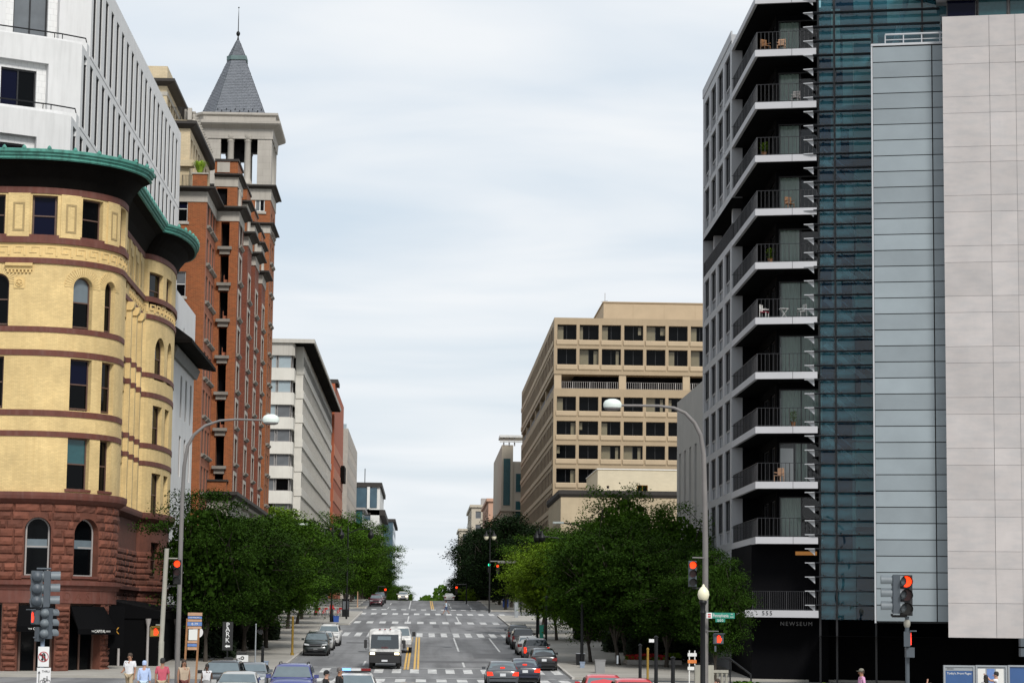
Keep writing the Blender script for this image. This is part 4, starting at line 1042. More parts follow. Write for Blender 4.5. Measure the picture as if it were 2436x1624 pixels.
bb = thing('glass_bay_building', 'low glass and red canopied building beside the grey stone office', 'building')
a = atY(862, 1212, 650); m = MB(); m.box(-24, a.x, 650, 680, 0, a.z); m.build('glass_wall', 'glass_teal', bb); m = MB(); m.box(-24, a.x+.8, 649.5, 680, a.z+.01, a.z+.6); m.build('roof', 'frame_grey', bb)
# ------------------------------------------------------------------ corner apartment building with wrap-round balconies
mat('louvre_dark', (.022, .024, .028), .6, .05, spec=.2)
mat('glass_tan', (.16, .14, .09), .3, .1)
mat('pinkstone', (.46, .28, .20), .85, .08, .4); mat('paleblock', (.43, .385, .31), .85, .1, .4)
mat('panel_grey', (.36, .365, .38), .55, .05, .5)
mat('slab_white', (.42, .42, .44), .6, .05, .5)
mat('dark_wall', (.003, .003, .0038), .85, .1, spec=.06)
mat('rail_dark', (.012, .012, .015), .45, .1)
mat('curtain', (.50, .58, .52), .85, .12, .8)
mat('louvre', (.42, .43, .45), .5, .05)
mat('frost', (.235, .272, .294), .3, .12, .35, spec=.5, rnd=.14)
mat('museum_stone', (.43, .40, .392), .75, .09, .5, col2=(.395, .376, .374), cs=(.8, .8, 2.6), rnd=.08, streak=.10, streakc=(.35, .335, .345))
mat('lobby_dark', (.003, .003, .0035), .85, .1, spec=.05)
mat('teal_panel', (.50, .62, .56), .6, .15, .5)
mat('neon_blue', (.02, .02, .1), .5, 0, emit=((.03, .04, .5), .06))
mat('warm_light', (.2, .1, .03), .5, 0, emit=((1., .40, .08), .10))
glassmat('clear_glass', (.52, .62, .62), .9)
glassmat('teal_glass', (.42, .68, .72), 1., body=(.05, .20, .27), bmix=.40)
glassmat('teal_glass_deep', (.30, .52, .62), 1., body=(.02, .07, .13), bmix=.30)
glassmat('balcony_glass', (.75, .8, .8), .8)
ap_ = thing('apartment_block', 'dark apartment block with wrap-round balconies and white slab edges right of the street', 'building')
C0 = Vector((20.93, 148.)); dF = Vector((math.cos(R(-13.4)), math.sin(R(-13.4)))); dS = Vector((.0113, 1.)).normalized()
def fx_(t, d=0):  # point on the front line, d outwards
    p = C0+dF*t+Vector((dF.y, -dF.x))*d; return (p.x, p.y)
zC = lambda v: atY(1795, v, 148.).z
S_V = [-6, 119.5, 244, 370, 497, 624, 755, 885, 1014, 1145, 1276]
slabs = [zC(v) for v in S_V]
pier = C0+dS*12.65; farp = C0+dS*31.3
tEnd = Path([tuple(C0), fx_(40)]).hit(1944, 800)[0]
print('front end', tEnd)
# slabs: white edge band + dark soffit
ps = Path([tuple(pier), tuple(C0), fx_(tEnd)])
for i, z in enumerate(slabs):
    m = MB(); sweep(m, ps, 0, ps.L, [(-.18, z-.43), (0, z-.43), (0, z), (-.18, z)]); m.build('slab_edge', 'slab_white', ap_)
    t = ps.s[1]
    m = MB(); q = [ps.P(s_, -.1, z-.05) for s_ in ps.s]+[(*fx_(tEnd, -6), z-.05), (pier.x+9, pier.y, z-.05)]; q2 = [(a, b, z-.40) for a, b, _ in q]
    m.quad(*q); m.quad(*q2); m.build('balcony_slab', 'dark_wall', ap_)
    for t_ in (ps.s[1]+(ps.L-ps.s[1])*.60, ): m = MB(); band(m, ps, t_, t_+.025, z-.43, z+.0, .004, -.1); m.build('joint', 'metal_dark', ap_)
    if i and i < 11:
        rl = Path([tuple(pier), tuple(C0), fx_(tEnd)]); q = [rl.P(s_, -.14, 0)[:2] for s_ in rl.s]
        railing(ap_, q, z, 1.2, .25, .011, 'rail_dark')
# inner walls of the balconies with sliding doors and curtains
i0 = Path([tuple(C0), fx_(40)]).hit(1837, 800)[0]
inr = Path([(pier.x+.75, pier.y-.05), (pier.x+1.9, pier.y-.06), fx_(i0, -3.2), fx_(tEnd+.4, -3.2)]); n1 = inr.s[2]
rr = random.Random(12); ops = []; zs = slabs+[slabs[-1]-5.2]
for i in range(len(slabs)-1):
    z0, z1 = slabs[i+1], slabs[i]-.43; ops.append([n1+.15, inr.L-.25, z0+.05, z1-.35, 0])
    ops.append([3.2, 6.5, z0+.05, z1-.5, 0]); ops.append([7.6, 10., z0+.05, z1-.5, 0])
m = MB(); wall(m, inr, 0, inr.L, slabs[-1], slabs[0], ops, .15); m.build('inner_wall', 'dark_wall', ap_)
for i, o in enumerate(ops):
    if o[0] > n1: 
        wn = window(ap_, inr, *o[:4], 0, .1, 'col2', 'frame_black', glu=['balcony_glass'], fr=.07, name='sliding_door')
        # pleated curtain hanging behind the glass
        pick = rr.random(); k = i//3
        spans = [(.0, .46)] if k in (0, 1, 2, 3, 4) else [(.03, .97)] if k in (5, 6, 7) else [(.36, .62)] if k == 8 else [(0, .48)]
        for f0, f1 in spans:
            m = MB(); w_ = o[1]-o[0]; n = int((f1-f0)*w_/.12); pts = []
            for j in range(n+1):
                t = o[0]+w_*(f0+(f1-f0)*j/n); pts.append((t, -.45+(.05 if j % 2 else -.05)))
            for (ta_, da), (tb_, db) in zip(pts, pts[1:]): m.quad(inr.P(ta_, da, o[2]), inr.P(tb_, db, o[2]), inr.P(tb_, db, o[3]-.05), inr.P(ta_, da, o[3]-.05))
            q = m.build('curtain', 'curtain', ap_)
    else: window(ap_, inr, *o[:4], 0, .1, 'col2', 'frame_black', 'glass_dark', fr=.06, name='sliding_door')
m = MB(); q = [inr.P(s_, -1.4, slabs[-1]) for s_ in inr.s]; 
band(m, inr, n1, inr.L, slabs[-1], slabs[0], -1.2, -1.3); m.build('room_back', 'dark_wall', ap_)
# side facade: two framed groups of tall windows with a terrace storey between
pf = Path([tuple(farp), tuple(pier)]); Lp = pf.L
def group(ztop_, zlist, zbot):
    ops = []; 
    n = 4; cw = (Lp-.9)/n
    for z0, z1 in zlist:
        for k in range(n): ops.append([.55+k*cw+.75, .55+k*cw+3.85, z0, z1, 0])
    m = MB(); wall(m, pf, 0, Lp, zbot, ztop_, ops, .14); m.build('frame_wall', 'panel_grey', ap_)
    for o in ops:
        h = o[3]-o[2]
        window(ap_, pf, o[0], o[1], o[2], o[2]+h*.3, 0, .10, 'col2', 'panel_grey', 'glass_grey', fr=.07); window(ap_, pf, o[0], o[1], o[2]+h*.3, o[3], 0, .10, 'col2', 'frame_black', glu=['glass_slot', 'glass_sky'], fr=.07)
        m = MB(); band(m, pf, o[0]-.5, o[0]-.05, o[2], o[3], .05, -.02); m.build('mullion_panel', 'slab_white', ap_)
    # pier returning to the balcony side
    q = Path([tuple(pier-dS*.02), tuple(pier+Vector((.75, 0))-dS*.02)])
    m = MB(); wall(m, q, 0, .75, zbot, ztop_); m.build('pier', 'panel_grey', ap_)
    for z0, z1 in zlist: m = MB(); band(m, q, 0, .75, z0-.12, z0-.08, .01); band(m, q, 0, .75, z0+1.0, z0+1.04, .01); m.build('joint', 'metal_dark', ap_)
    m = MB(); m.quad(*[pf.P(s_, 0, ztop_) for s_ in pf.s], (pier.x+12, pier.y, ztop_), (farp.x+12, farp.y, ztop_)); m.build('roof_slab', 'dark_wall', ap_); m = MB(); m.quad(*[pf.P(s_, 0, zbot) for s_ in pf.s], (pier.x+12, pier.y, zbot), (farp.x+12, farp.y, zbot)); m.build('roof_slab', 'dark_wall', ap_)
zz = lambda i: slabs[i]
group(zz(0)+.75, [(zz(k+1)+.05, zz(k)-.35) for k in range(0, 3)], zz(3)-.45)
group(zz(4)+.05, [(zz(k+1)+.05, zz(k)-.45) for k in range(4, 10)], 0)
# terrace storey
m = MB(); band(m, pf, 0, Lp, zz(4), zz(3)-.45, -2.2, -2.5); m.build('terrace_wall', 'dark_wall', ap_)
for t_ in (2.2, 14.): m = MB(); c = pf.P(t_, -.9, 0); m.box(c[0]-.3, c[0]+.3, c[1]-.3, c[1]+.3, zz(4), zz(3)-.4); m.build('terrace_column', 'slab_white', ap_)
railing(ap_, [pf.P(0, -.1, 0)[:2], pf.P(Lp, -.1, 0)[:2]], zz(4)+.05, 1.2, .13, .012, 'rail_dark')
m = MB(); band(m, pf, 0, Lp, zz(0)+.3, zz(0)+1.0, .05); m.build('roof_edge', 'panel_grey', ap_)
m = MB(); m.quad(*[(*tuple(q), 0) for q in (farp,)], (farp.x, farp.y, zz(0)+.7), (farp.x+30, farp.y, zz(0)+.7), (farp.x+30, farp.y, 0)); m.build('rear_wall', 'panel_grey', ap_)
# lower dark storeys and number slab
lo = Path([tuple(pier), tuple(C0+dS*2), fx_(tEnd+.5, -2)])
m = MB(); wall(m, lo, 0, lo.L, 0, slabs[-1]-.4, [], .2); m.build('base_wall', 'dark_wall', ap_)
z5 = zC(1450); a5 = Path([tuple(C0), fx_(40)]); t5 = a5.hit(1778, 1460); 
m = MB(); p5 = Path([fx_(-1.2, 0), fx_(tEnd)]); sweep(m, p5, 0, p5.L, [(-4., z5-.44), (0, z5-.44), (0, z5), (-4., z5)]); m.build('entrance_canopy', 'slab_white', ap_)
railing(ap_, [p5.P(1.0, -.2, 0)[:2], p5.P(p5.L, -.2, 0)[:2]], z5, 1.2, .13, .012, 'rail_dark')
nF = Vector((dF.y, -dF.x))
def on_front(t, d, z): x, y = fx_(t, d); return face((x, y, z), nF.x, nF.y)
text('555', .38, 'metal_dark', on_front(a5.hit(1825, 1459)[0], .012, z5-.2), ap_, .01, sp=1.25)
for u_, m_ in ((1900, 'warm_light'), (1925, 'warm_light')): t = a5.hit(u_, 1312)[0]; m = MB(); a, b = fx_(t-.35, -1.9), fx_(t+.35, -1.9); m.quad((*a, zC(1317)), (*b, zC(1317)), (*b, zC(1308)), (*a, zC(1308))); m.build('lobby_lamp', m_, ap_)
# ------------------------------------------------------------------ glass and stone museum
mu = thing('museum_building', 'glass and pale stone museum with dark louvres and frosted glass panels at the right', 'building')
fl_ = Path([fx_(0), fx_(40)])
tt = lambda u, v=800: fl_.hit(u, v)[0]
tA, tB, tC_ = tt(1946), tt(2079), tt(2245)
ztopm = zC(-60)+6
gp2 = Path([fx_(0, -.9), fx_(40, -.9)])
rg = random.Random(17); V = 3-33.35*4
while V < 1465:
    za_, zb_ = zC(V+33.35), zC(V)
    for a_, b_2 in ((tA, tt(1986)), (tt(1986), tt(2032)), (tt(2032), tB), (tB, tC_+.5)):
        if a_ == tB and V > 120: continue
        m = MB(); m.quad(gp2.P(a_+.01, 0, za_), gp2.P(b_2-.01, 0, za_), gp2.P(b_2-.01, rg.uniform(-.006, .006), zb_), gp2.P(a_+.01, rg.uniform(-.006, .006), zb_)); m.build('glass_pane', 'teal_glass' if rg.random() < .7 else 'teal_glass_deep', mu)
    V += 33.35
for t in (tA+.02, tt(1986), tB-.02, tt(2200)):
    m = MB(); band(m, gp2, t-.06, t+.06, 0 if t < tB else zC(105), ztopm, .14); m.build('mullion', 'frame_black', mu)
# interior: back wall panels, floors, stairs and beams seen through the glass
ib = Path([fx_(0, -3.4), fx_(40, -3.4)])
m = MB(); band(m, ib, tA+.05, tC_+4, 0, ztopm, 0, -.2); m.build('atrium_back', 'dark_wall', mu)
for u0, u1, v0, v1 in ((1990, 2076, 120, 260), (1990, 2076, 210, 330), (2005, 2076, 340, 420), (2008, 2072, 985, 1060), (2008, 2072, 1066, 1180), (2008, 2072, 1190, 1340), (1962, 1984, 60, 200), (1995, 2076, 440, 520), (1960, 1984, 300, 420), (2020, 2076, 560, 640), (1960, 1984, 640, 760), (2010, 2060, 700, 800), (2030, 2076, 860, 960), (2100, 2230, 20, 100)):
    m = MB(); band(m, ib, tt(u0)+.3, tt(u1)+.3, zC(v1)*1.04, zC(v0)*1.04, .15+.05*((v0//10) % 4)); m.build('wall_panel', 'teal_panel', mu)
for k in range(9):
    z = zC(240+k*126); m = MB(); band(m, ib, tA+.05, tC_+2, z-.25, z, 1.2); m.build('gallery_floor', 'metal_dark', mu)
for k in range(7):   # inclined stair flights
    z = zC(470+k*110); a, b = Vector((*fx_(tA+.3, -2.0), z+2.6)), Vector((*fx_(tB-.2, -2.2), z)); m = MB(); m.tube(a, b, .16, n=6); m.tube(a+Vector((0, 0, .8)), b+Vector((0, 0, .8)), .05, n=6); m.build('stair_flight', 'louvre', mu)
a, b = Vector((*fx_(tt(2160), -2.5), zC(-10))), Vector((*fx_(tt(2128), -2.5), zC(110))); m = MB(); m.tube(a, b, .2, n=6); m.build('brace', 'louvre', mu)
# louvre blades with bracket tips
lv = Path([fx_(0, .0), fx_(40, .0)])
V = 3
while V < 1460:
    z = zC(V); wide = V < 98
    for a, b in ((tA-.25, tt(1985)), (tt(1989), (tC_-.05 if wide else tB-.08))):
        m = MB(); sweep(m, lv, a, b, [(-.38, z-.03), (.12, z-.04), (.16, z), (.12, z+.03), (-.38, z+.04)]); m.build('louvre_blade', 'louvre_dark', mu)
    m = MB(); a = tA-.25; p = [fx_(a, .16), fx_(a-.62, .05), fx_(a-.5, -.3), fx_(a, -.75)]
    m.quad(*[(x, y, z+.02) for x, y in p]); m.quad(*[(x, y, z-.03) for x, y in p]); m.quad((*p[0], z-.03), (*p[1], z-.03), (*p[1], z+.02), (*p[0], z+.02)); m.quad((*p[1], z-.03), (*p[2], z-.03), (*p[2], z+.02), (*p[1], z+.02))
    x0, y0 = fx_(a-.45, -.1); x1, y1 = fx_(a, -.1); m.quad((x0, y0, z-.03), (x1, y1, z-.42), (x1, y1, z-.03)); m.build('blade_tip', 'louvre', mu)
    for t in (tA+.3, tt(2000), tt(2040)):
        x, y = fx_(t, -.3); m = MB(); m.box(x-.05, x+.05, y-.08, y+.08, z+.04, z+.12); m.build('blade_clip', 'frame_black', mu)
    V += 33.35
# frosted glass box: every pane a piece
fz = Path([fx_(0, 1.3), fx_(40, 1.3)]); ft = lambda u, v=800: fz.hit(u, v)[0]
f0, f1, f2 = ft(2081), ft(2223), ft(2252)
zf0, zf1 = fz.hit(2150, 1478)[1], fz.hit(2150, 110)[1]
n = 36; h = (zf1-zf0)/n
m = MB(); sweep(m, fz, f0-.08, f2, [(-2, zf0-.08), (-.09, zf0-.08), (-.09, zf1+.05), (-2, zf1+.05)]); m.build('box_core', 'metal_dark', mu)
for k in range(n):
    z = zf0+k*h
    for a, b in ((f0, f1-.03), (f1+.04, f2)):
        m = MB(); sweep(m, fz, a, b, [(-.06, z+.03), (0, z+.03), (0, z+h-.025), (-.06, z+h-.025)]); m.build('frosted_pane', 'frost', mu)
m = MB(); band(m, fz, f0-.12, f0-.02, zf0-.1, zf1+.1, .03, -2.0); m.build('box_edge', 'louvre', mu)
m = MB(); band(m, fz, f0-.12, f2, zf1+.06, zf1+.2, .06, -2.2); m.build('box_cap', 'louvre', mu)
railm = MB(); a = ft(2110); zz_ = zf1+.2
railm.tube((*fx_(a, .6), zz_+.75), (*fx_(f2, .6), zz_+.75), .06, n=6); railm.tube((*fx_(a, .6), zz_+.4), (*fx_(f2, .6), zz_+.4), .03, n=6)
for k in range(4): t = a+(f2-a)*k/3.2; railm.tube((*fx_(t, .6), zz_), (*fx_(t, .6), zz_+.75), .04, n=6)
railm.build('roof_rail', 'louvre', mu)
# stone front: alternating tall and low courses of slabs
st = Path([fx_(0, 2.6), fx_(60, 2.6)]); sT = lambda u, v=800: st.hit(u, v)[0]
s0, s1, s2 = sT(2249), sT(2362), sT(2425)
zb0 = zC(1516)+.05; kz = (148-.232*13.5-2.6)/5600
zlist = [st.hit(2300, v)[1] for v in (1516, 1434, 1352, 1311, 1229, 1188, 1106, 1066, 985, 945, 863, 824, 743, 704, 624, 585, 504, 465, 386, 349, 269, 230, 152, 112, 38)]
m = MB(); sweep(m, st, s0+.02, s2+9, [(-1.2, zlist[0]), (-.05, zlist[0]), (-.05, zlist[-1]-.02), (-1.2, zlist[-1]-.02)]); m.build('stone_backing', 'grey_joint', mu)
for a, b in zip(zlist, zlist[1:]):
    for p, q, d in ((s0, s1-.012, 0), (s1+.012, s2-.012, 0), (s2+.012, s2+3, 0 if b > zlist[-3] else -.03), (s2+3.03, s2+8.5, 0)):
        m = MB(); sweep(m, st, p, q, [(-.05, a+.007), (d-.006, a+.007), (d, a+.013), (d, b-.013), (d-.006, b-.007), (-.05, b-.007)]); m.build('stone_slab', 'museum_stone', mu)
m = MB(); m.quad((*fx_(s0, 2.58), zlist[0]), (*fx_(s0, -1), zlist[0]), (*fx_(s0, -1), zlist[-1]), (*fx_(s0, 2.58), zlist[-1])); m.build('stone_return', 'museum_stone', mu)
# ribbon window above the stone and roof edge
rb = Path([fx_(0, .7), fx_(60, .7)]); zt0 = zlist[-1]
m = MB(); band(m, rb, s0-.1, s2+9, zt0, zt0+.2, .1, -2); m.build('window_sill', 'metal_dark', mu)
for k in range(6):
    t = s0+.25+k*1.95; window(mu, rb, t, t+1.85, zt0+.2, zt0+1.6, 0, .2, 'one', 'frame_black', ['glass_blue', 'glass_teal', 'glass_teal'][k % 3], fr=.06)
m = MB(); band(m, rb, s0-.4, s2+9, zt0+1.6, zt0+2.6, .5, -6); m.build('roof_edge', 'slab_white', mu)
m = MB(); zq_ = zC(8); q = [fx_(tt(2140), .3), fx_(tC_+.4, .3), fx_(tC_+.4, -4), fx_(tt(2140)+1.2, -4)]; m.quad(*[(*p, zq_+.7) for p in q[:1]], (*q[1], zq_-.25), (*q[2], zq_-.25), (*q[3], zq_+.7)); m.build('roof_underside', 'lobby_dark', mu)
# recessed ground floor
lb = Path([fx_(-1, -4.6), fx_(60, -4.6)]); m = MB(); band(m, lb, 0, 45, 0, zC(1440), 0, -.2); m.build('lobby_wall', 'lobby_dark', mu)
m = MB(); m.quad((*fx_(tA, 2.2), zlist[0]-.01), (*fx_(60, 2.2), zlist[0]-.01), (*fx_(60, -5), zlist[0]-.01), (*fx_(tA, -5), zlist[0]-.01)); m.build('lobby_ceiling', 'lobby_dark', mu)
for v in (1485, 1519, 1554, 1589): m = MB(); a, b = lb.hit(1955, v)[0], lb.hit(2110, v)[0]; z = lb.hit(2000, v)[1]; band(m, lb, a, b, z-.02, z+.02, .05); m.build('light_line', 'neon_blue', mu)
nz = fl_.hit(1890, 1482); x, y = fx_(nz[0], -1.5); text('NEWSEUM', .36, 'grey_joint', face((x, y, zC(1482)), nF.x, nF.y), mu, .02, sp=1.3)
# ------------------------------------------------------------------ grey building with pilasters
gb = thing('pilaster_building', 'light grey stone building with tall vertical slots just beyond the apartment block', 'building')
mat('pale_grey', (.40, .39, .37), .8, .08, .5, streak=.2, streakc=(.30, .29, .27))
XP = 21.9; yN, yF = 184.5, 203.2; zp_ = atX(1608, 960, XP).z
pp = Path([(60, yF), (XP, yF), (XP, yN), (60, yN)]); a = pp.s[1]; ops = [[a+1.6+k*3.9, a+3.0+k*3.9, 3, zp_-4.6, 0] for k in range(4)]
m = MB(); wall(m, pp, 0, pp.L, 0, zp_, ops, .9); m.quad(*[pp.P(q, 0, zp_) for q in pp.s]); m.build('wall', 'pale_grey', gb)
for o in ops: window(gb, pp, *o[:4], 0, .14, 'one', 'frame_grey', 'glass_dark', fr=.1)
# ------------------------------------------------------------------ limestone block with cream brick penthouse
lm_ = thing('limestone_block', 'low tan limestone block with cream brick penthouse behind the right-hand trees', 'building')
mat('limestone_warm', (.40, .325, .22), .85, .1, .3, streak=.3, streakc=(.36, .28, .18), brick=(2.6, 1.3, (.40, .32, .21), .05, .012))
mat('cream_paint', (.50, .45, .34), .8, .06, .6, brick=(.6, .2, (.52, .46, .34), .03, .02))
yN = 343.; yF = 377.; XM = 20.; zl = atY(1329, 1166, yN).z
pm = Path([(XM, yF), (XM, yN), (60, yN), (60, yF)]); c = pm.s[1]; ops = [[2.5+k*2.8, 4.0+k*2.8, 4, zl-4.5, 0] for k in range(11)]
m = MB(); wall(m, pm, 0, pm.L, 0, zl, ops, .6); m.quad(*[pm.P(q, 0, zl) for q in pm.s]); m.build('wall', 'limestone_warm', lm_)
for o in ops: window(lm_, pm, *o[:4], 0, .08, 'one', 'frame_brown', 'glass_dark', fr=.1)
m = MB(); sweep(m, pm, 0, pm.s[2], [(-.05, zl-.9), (.1, zl-.9), (.35, zl-.5), (.35, zl+.05), (-.05, zl+.1)]); m.build('coping', 'dark_ledge', lm_)
yq = 350.; xq = atY(1422, 1116, yq).x; zq1 = atY(1422, 1116, yq).z
pq = Path([(xq, yq+24), (xq, yq), (60, yq), (60, yq+24)]); c = pq.s[1]; wu = pq.hit(1516, 1155)[0]; wv = pq.hit(1541, 1155)[0]; w2 = pq.hit(1443, 1150)[0]
ops = [[wu, wv, zl+.1, zl+1.35, 0], [w2, w2+.4, zl+.75, zl+1.2, 0]]+[[8+k*3, 8.8+k*3, zl+.3, zl+1.6, 0] for k in range(5)]
m = MB(); wall(m, pq, 0, pq.L, zl-.1, zq1, ops, .3); m.quad(*[pq.P(q, 0, zq1) for q in pq.s]); m.build('penthouse_wall', 'cream_paint', lm_)
for i, o in enumerate(ops): window(lm_, pq, *o[:4], 0, .2, 'col2' if i == 0 else 'one', 'letter_gold' if i == 0 else 'frame_grey', 'glass_dark', fr=.07)
m = MB(); band(m, pq, 0, pq.s[2], zq1, zq1+.15, .12, -.3); m.build('coping', 'frame_white', lm_)
# ------------------------------------------------------------------ tan concrete office with deep windows
tn = thing('tan_office', 'large tan concrete office block with deep square windows on the right of the street', 'building')
mat('tan_conc', (.34, .262, .172), .85, .07, .5, streak=.18, streakc=(.27, .20, .125), bump=.15, bs=10)
mat('tan_light', (.41, .32, .215), .85, .07, .5)
yN = 382.; XN = 20.95; yF = atX(1241, 950, XN).y
print('tan', yF)
zt = lambda v: atY(1320, v, yN).z
pn = Path([(XN, yF), (XN, yN), (80, yN), (80, yF)]); c = pn.s[1]
cols = []; u0 = 1327.; 
ta_ = pn.hit(1326, 800)[0]; tb_ = pn.hit(1379, 800)[0]; per = tb_-ta_
rows_ = [(807, 771), (866, 828), (976, 942), (1033, 1000), (1090, 1057), (1147, 1113), (1204, 1170), (1261, 1227)]
zr_ = zt(755)
ops = []; rw = [(zt(a), zt(b)) for a, b in rows_]
for z0, z1 in rw:
    for k in range(10): ops.append([ta_+k*per, ta_+k*per+per*.86, z0, z1, 0])
zo0, zo1 = zt(923), zt(889)
# front: lower body, open terrace storey, upper body
m = MB(); wall(m, pn, c, pn.L, zo1, zr_, [o for o in ops if o[2] > zo1], 1.1); m.build('upper_wall', 'tan_conc', tn)
m = MB(); wall(m, pn, c, pn.L, -2, zo0, [o for o in ops if o[2] < zo0], 1.1); m.build('lower_wall', 'tan_conc', tn)
rr = random.Random(8)
for o in ops:
    window(tn, pn, *o[:4], 0, .9, 'col2', 'frame_black', glu=[rr.choice(['glass_dark']*4+['glass_tan']), 'glass_dark'], fr=.09)
    m = MB(); sweep(m, pn, o[0]-.1, o[1]+.1, [(-.6, o[2]-.95), (.03, o[2]-.95), (.16, o[2]-.75), (.16, o[2]-.12), (.04, o[2]-.02), (-.6, o[2]-.02)]); m.build('spandrel', 'tan_light', tn)
    if rr.random() < .5:
        w_ = (o[1]-o[0])*rr.choice((.16, .3)); zz0 = o[2]+(0.05 if rr.random() < .6 else (o[3]-o[2])*.4); m = MB(); s_ = o[0]+rr.choice((.08, (o[1]-o[0])*.75)); band(m, pn, s_, s_+w_, zz0, o[3]-.25, -.84, -.86); m.build('blind', 'glass_tan', tn)
# street side rows
n = 26; sw = (c-2.2)/n; sops = []
for z0, z1 in rw:
    for k in range(n): sops.append([.8+k*sw, .8+k*sw+sw*.74, z0, z1, 0])
m = MB(); wall(m, pn, 0, c, zo1, zr_, [o for o in sops if o[2] > zo1], .7); m.build('upper_wall', 'tan_conc', tn)
m = MB(); wall(m, pn, 0, c, -2, zo0, [o for o in sops if o[2] < zo0], .7); m.build('lower_wall', 'tan_conc', tn)
for o in sops: window(tn, pn, *o[:4], 0, .10, 'one', 'frame_brown', 'pane_dull', fr=.08)
for z0, z1 in rw: m = MB(); band(m, pn, .5, c-1.0, z0-.9, z0-.1, .14); m.build('spandrel', 'tan_light', tn)
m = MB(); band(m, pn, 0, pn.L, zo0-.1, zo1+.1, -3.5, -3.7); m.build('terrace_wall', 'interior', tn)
m = MB(); q = [pn.P(s_, -.01, zo1+.01) for s_ in pn.s]; m.quad(*q); q = [pn.P(s_, -.01, zo0-.01) for s_ in pn.s]; m.quad(*q); q = [pn.P(s_, 0, zr_) for s_ in pn.s]; m.quad(*q); m.build('floor_slab', 'tan_conc', tn)
for u_ in (1326, 1480, 1632, 1784): t = pn.hit(u_, 900)[0]; m = MB(); band(m, pn, t-.5, t+.65, zo0, zo1, -.15, -1.2); m.build('terrace_column', 'tan_light', tn)
for k in range(6): m = MB(); band(m, pn, 2+k*19, 3.2+k*19, zo0, zo1, -.15, -1.2); m.build('terrace_column', 'tan_light', tn)
railing(tn, [pn.P(.0, -.3, 0)[:2], pn.P(c, -.3, 0)[:2], pn.P(c+40, -.3, 0)[:2]], zo0, 1.15, .35, .03, 'frame_grey')
yP = 396.; a = atY(1436, 720, yP); m = MB(); m.box(a.x, 75, yP, yP+40, zr_-.5, a.z); m.build('penthouse', 'tan_light', tn)
for k in range(5): m = MB(); m.box(a.x+5+k*5.3, a.x+5.05+k*5.3, yP-.02, yP, zr_, a.z-.1); m.build('joint', 'tan_conc', tn)
m = MB(); m.box(a.x-.15, 75, yP-.15, yP+40, a.z, a.z+.2); m.build('penthouse_coping', 'tan_conc', tn)
m = MB(); m.tube((a.x+.3, yP+1, a.z), (a.x+.3, yP+1, a.z+1.8), .05, n=6); m.tube((a.x-.4, yP+1, a.z+.3), (a.x+.8, yP+1, a.z+.5), .04, n=6); m.box(a.x+8, a.x+9.6, yP+2, yP+4, a.z+.15, a.z+.5); m.build('aerial', 'frame_grey', tn)
# ------------------------------------------------------------------ far right-hand buildings
ft_ = thing('terrace_tower', 'tan office building with glazed corner and white roof canopy beyond the tan concrete block', 'building')
yN = 520.; x0 = atY(1193, 1150, yN).x; zA_ = atY(1205, 1058, yN).z; zB_ = atY(1225, 1097, yN).z; zc_ = atY(1200, 1212, yN).z
m = MB(); m.box(x0, x0+2.5, yN, yN+60, -3, zA_); m.build('corner_pier', 'paleblock', ft_); m = MB(); m.box(x0+2.52, x0+14, yN+.3, yN+60, -3, zB_); m.build('wall', 'paleblock', ft_)
m = MB(); m.box(x0+.4, x0+1.9, yN-.1, yN-.01, zc_+1, zA_-3); m.build('corner_glass', 'glass_teal', ft_)
m = MB(); m.box(x0-.3, x0+14, yN-.5, yN+60, zc_-.3, zc_); m.build('ledge', 'paleblock', ft_)
for k in range(3):
    for j in range(4): f = MB(); z = zB_-2.6-j*6.1; f.box(x0+3.1+k*3.6, x0+5.9+k*3.6, yN+.2, yN+.28, z-4.2, z); q = f.build('window', 'frame_grey', ft_); g = MB(); [g.quad((x0+3.2+k*3.6+i*1.35, yN+.19, z-4.1), (x0+4.45+k*3.6+i*1.35, yN+.19, z-4.1), (x0+4.45+k*3.6+i*1.35, yN+.19, z-.1), (x0+3.2+k*3.6+i*1.35, yN+.19, z-.1)) for i in range(2)]; g.build('pane', 'glass_teal', q)
zk = atY(1200, 1040, yN).z; m = MB(); m.box(x0-.5, x0+14, yN-.5, yN+9, zk, zk+.5); m.box(x0-.5, x0+14, yN-.5, yN-.2, zk-1.1, zk-.8); m.build('roof_canopy', 'frame_white', ft_)
for k in range(3): m = MB(); m.tube((x0+.4+k*1.2, yN, zA_-.2), (x0+.4+k*1.2, yN, zk), .14, n=6); m.build('canopy_post', 'frame_grey', ft_)
def farblock(name, label, u0, u1, v, Y, dep, m_, wm='glass_grey', cols=2, rows_=6):
    b = thing(name, label, 'building'); a = atY(u0, v, Y); c_ = atY(u1, v, Y); p = Path([(a.x, Y+dep), (a.x, Y), (a.x+40, Y), (a.x+40, Y+dep)]); c = p.s[1]; ops = []
    for k in range(rows_):
        for j in range(6): ops.append([c+1.2+j*3.4, c+2.9+j*3.4, a.z-3.4-k*4, a.z-1.2-k*4, 0])
        for j in range(int(dep/5)): ops.append([1+j*5, 3.5+j*5, a.z-3.4-k*4, a.z-1.2-k*4, 0])
    m = MB(); wall(m, p, 0, p.L, -8, a.z, ops, .25); m.quad(*[p.P(q, 0, a.z) for q in p.s]); m.build('wall', m_, b)
    for o in ops: window(b, p, *o[:4], 0, .15, 'one', 'frame_grey', wm, fr=.1)
    m = MB(); m.box(a.x-.5, a.x+40, Y-.5, Y+dep, a.z+.02, a.z+.8); m.build('roof_parapet', m_, b)
    m = MB(); m.box(a.x+3, a.x+8, Y+4, Y+10, a.z+.8, a.z+3); m.build('roof_plant', 'frame_grey', b)

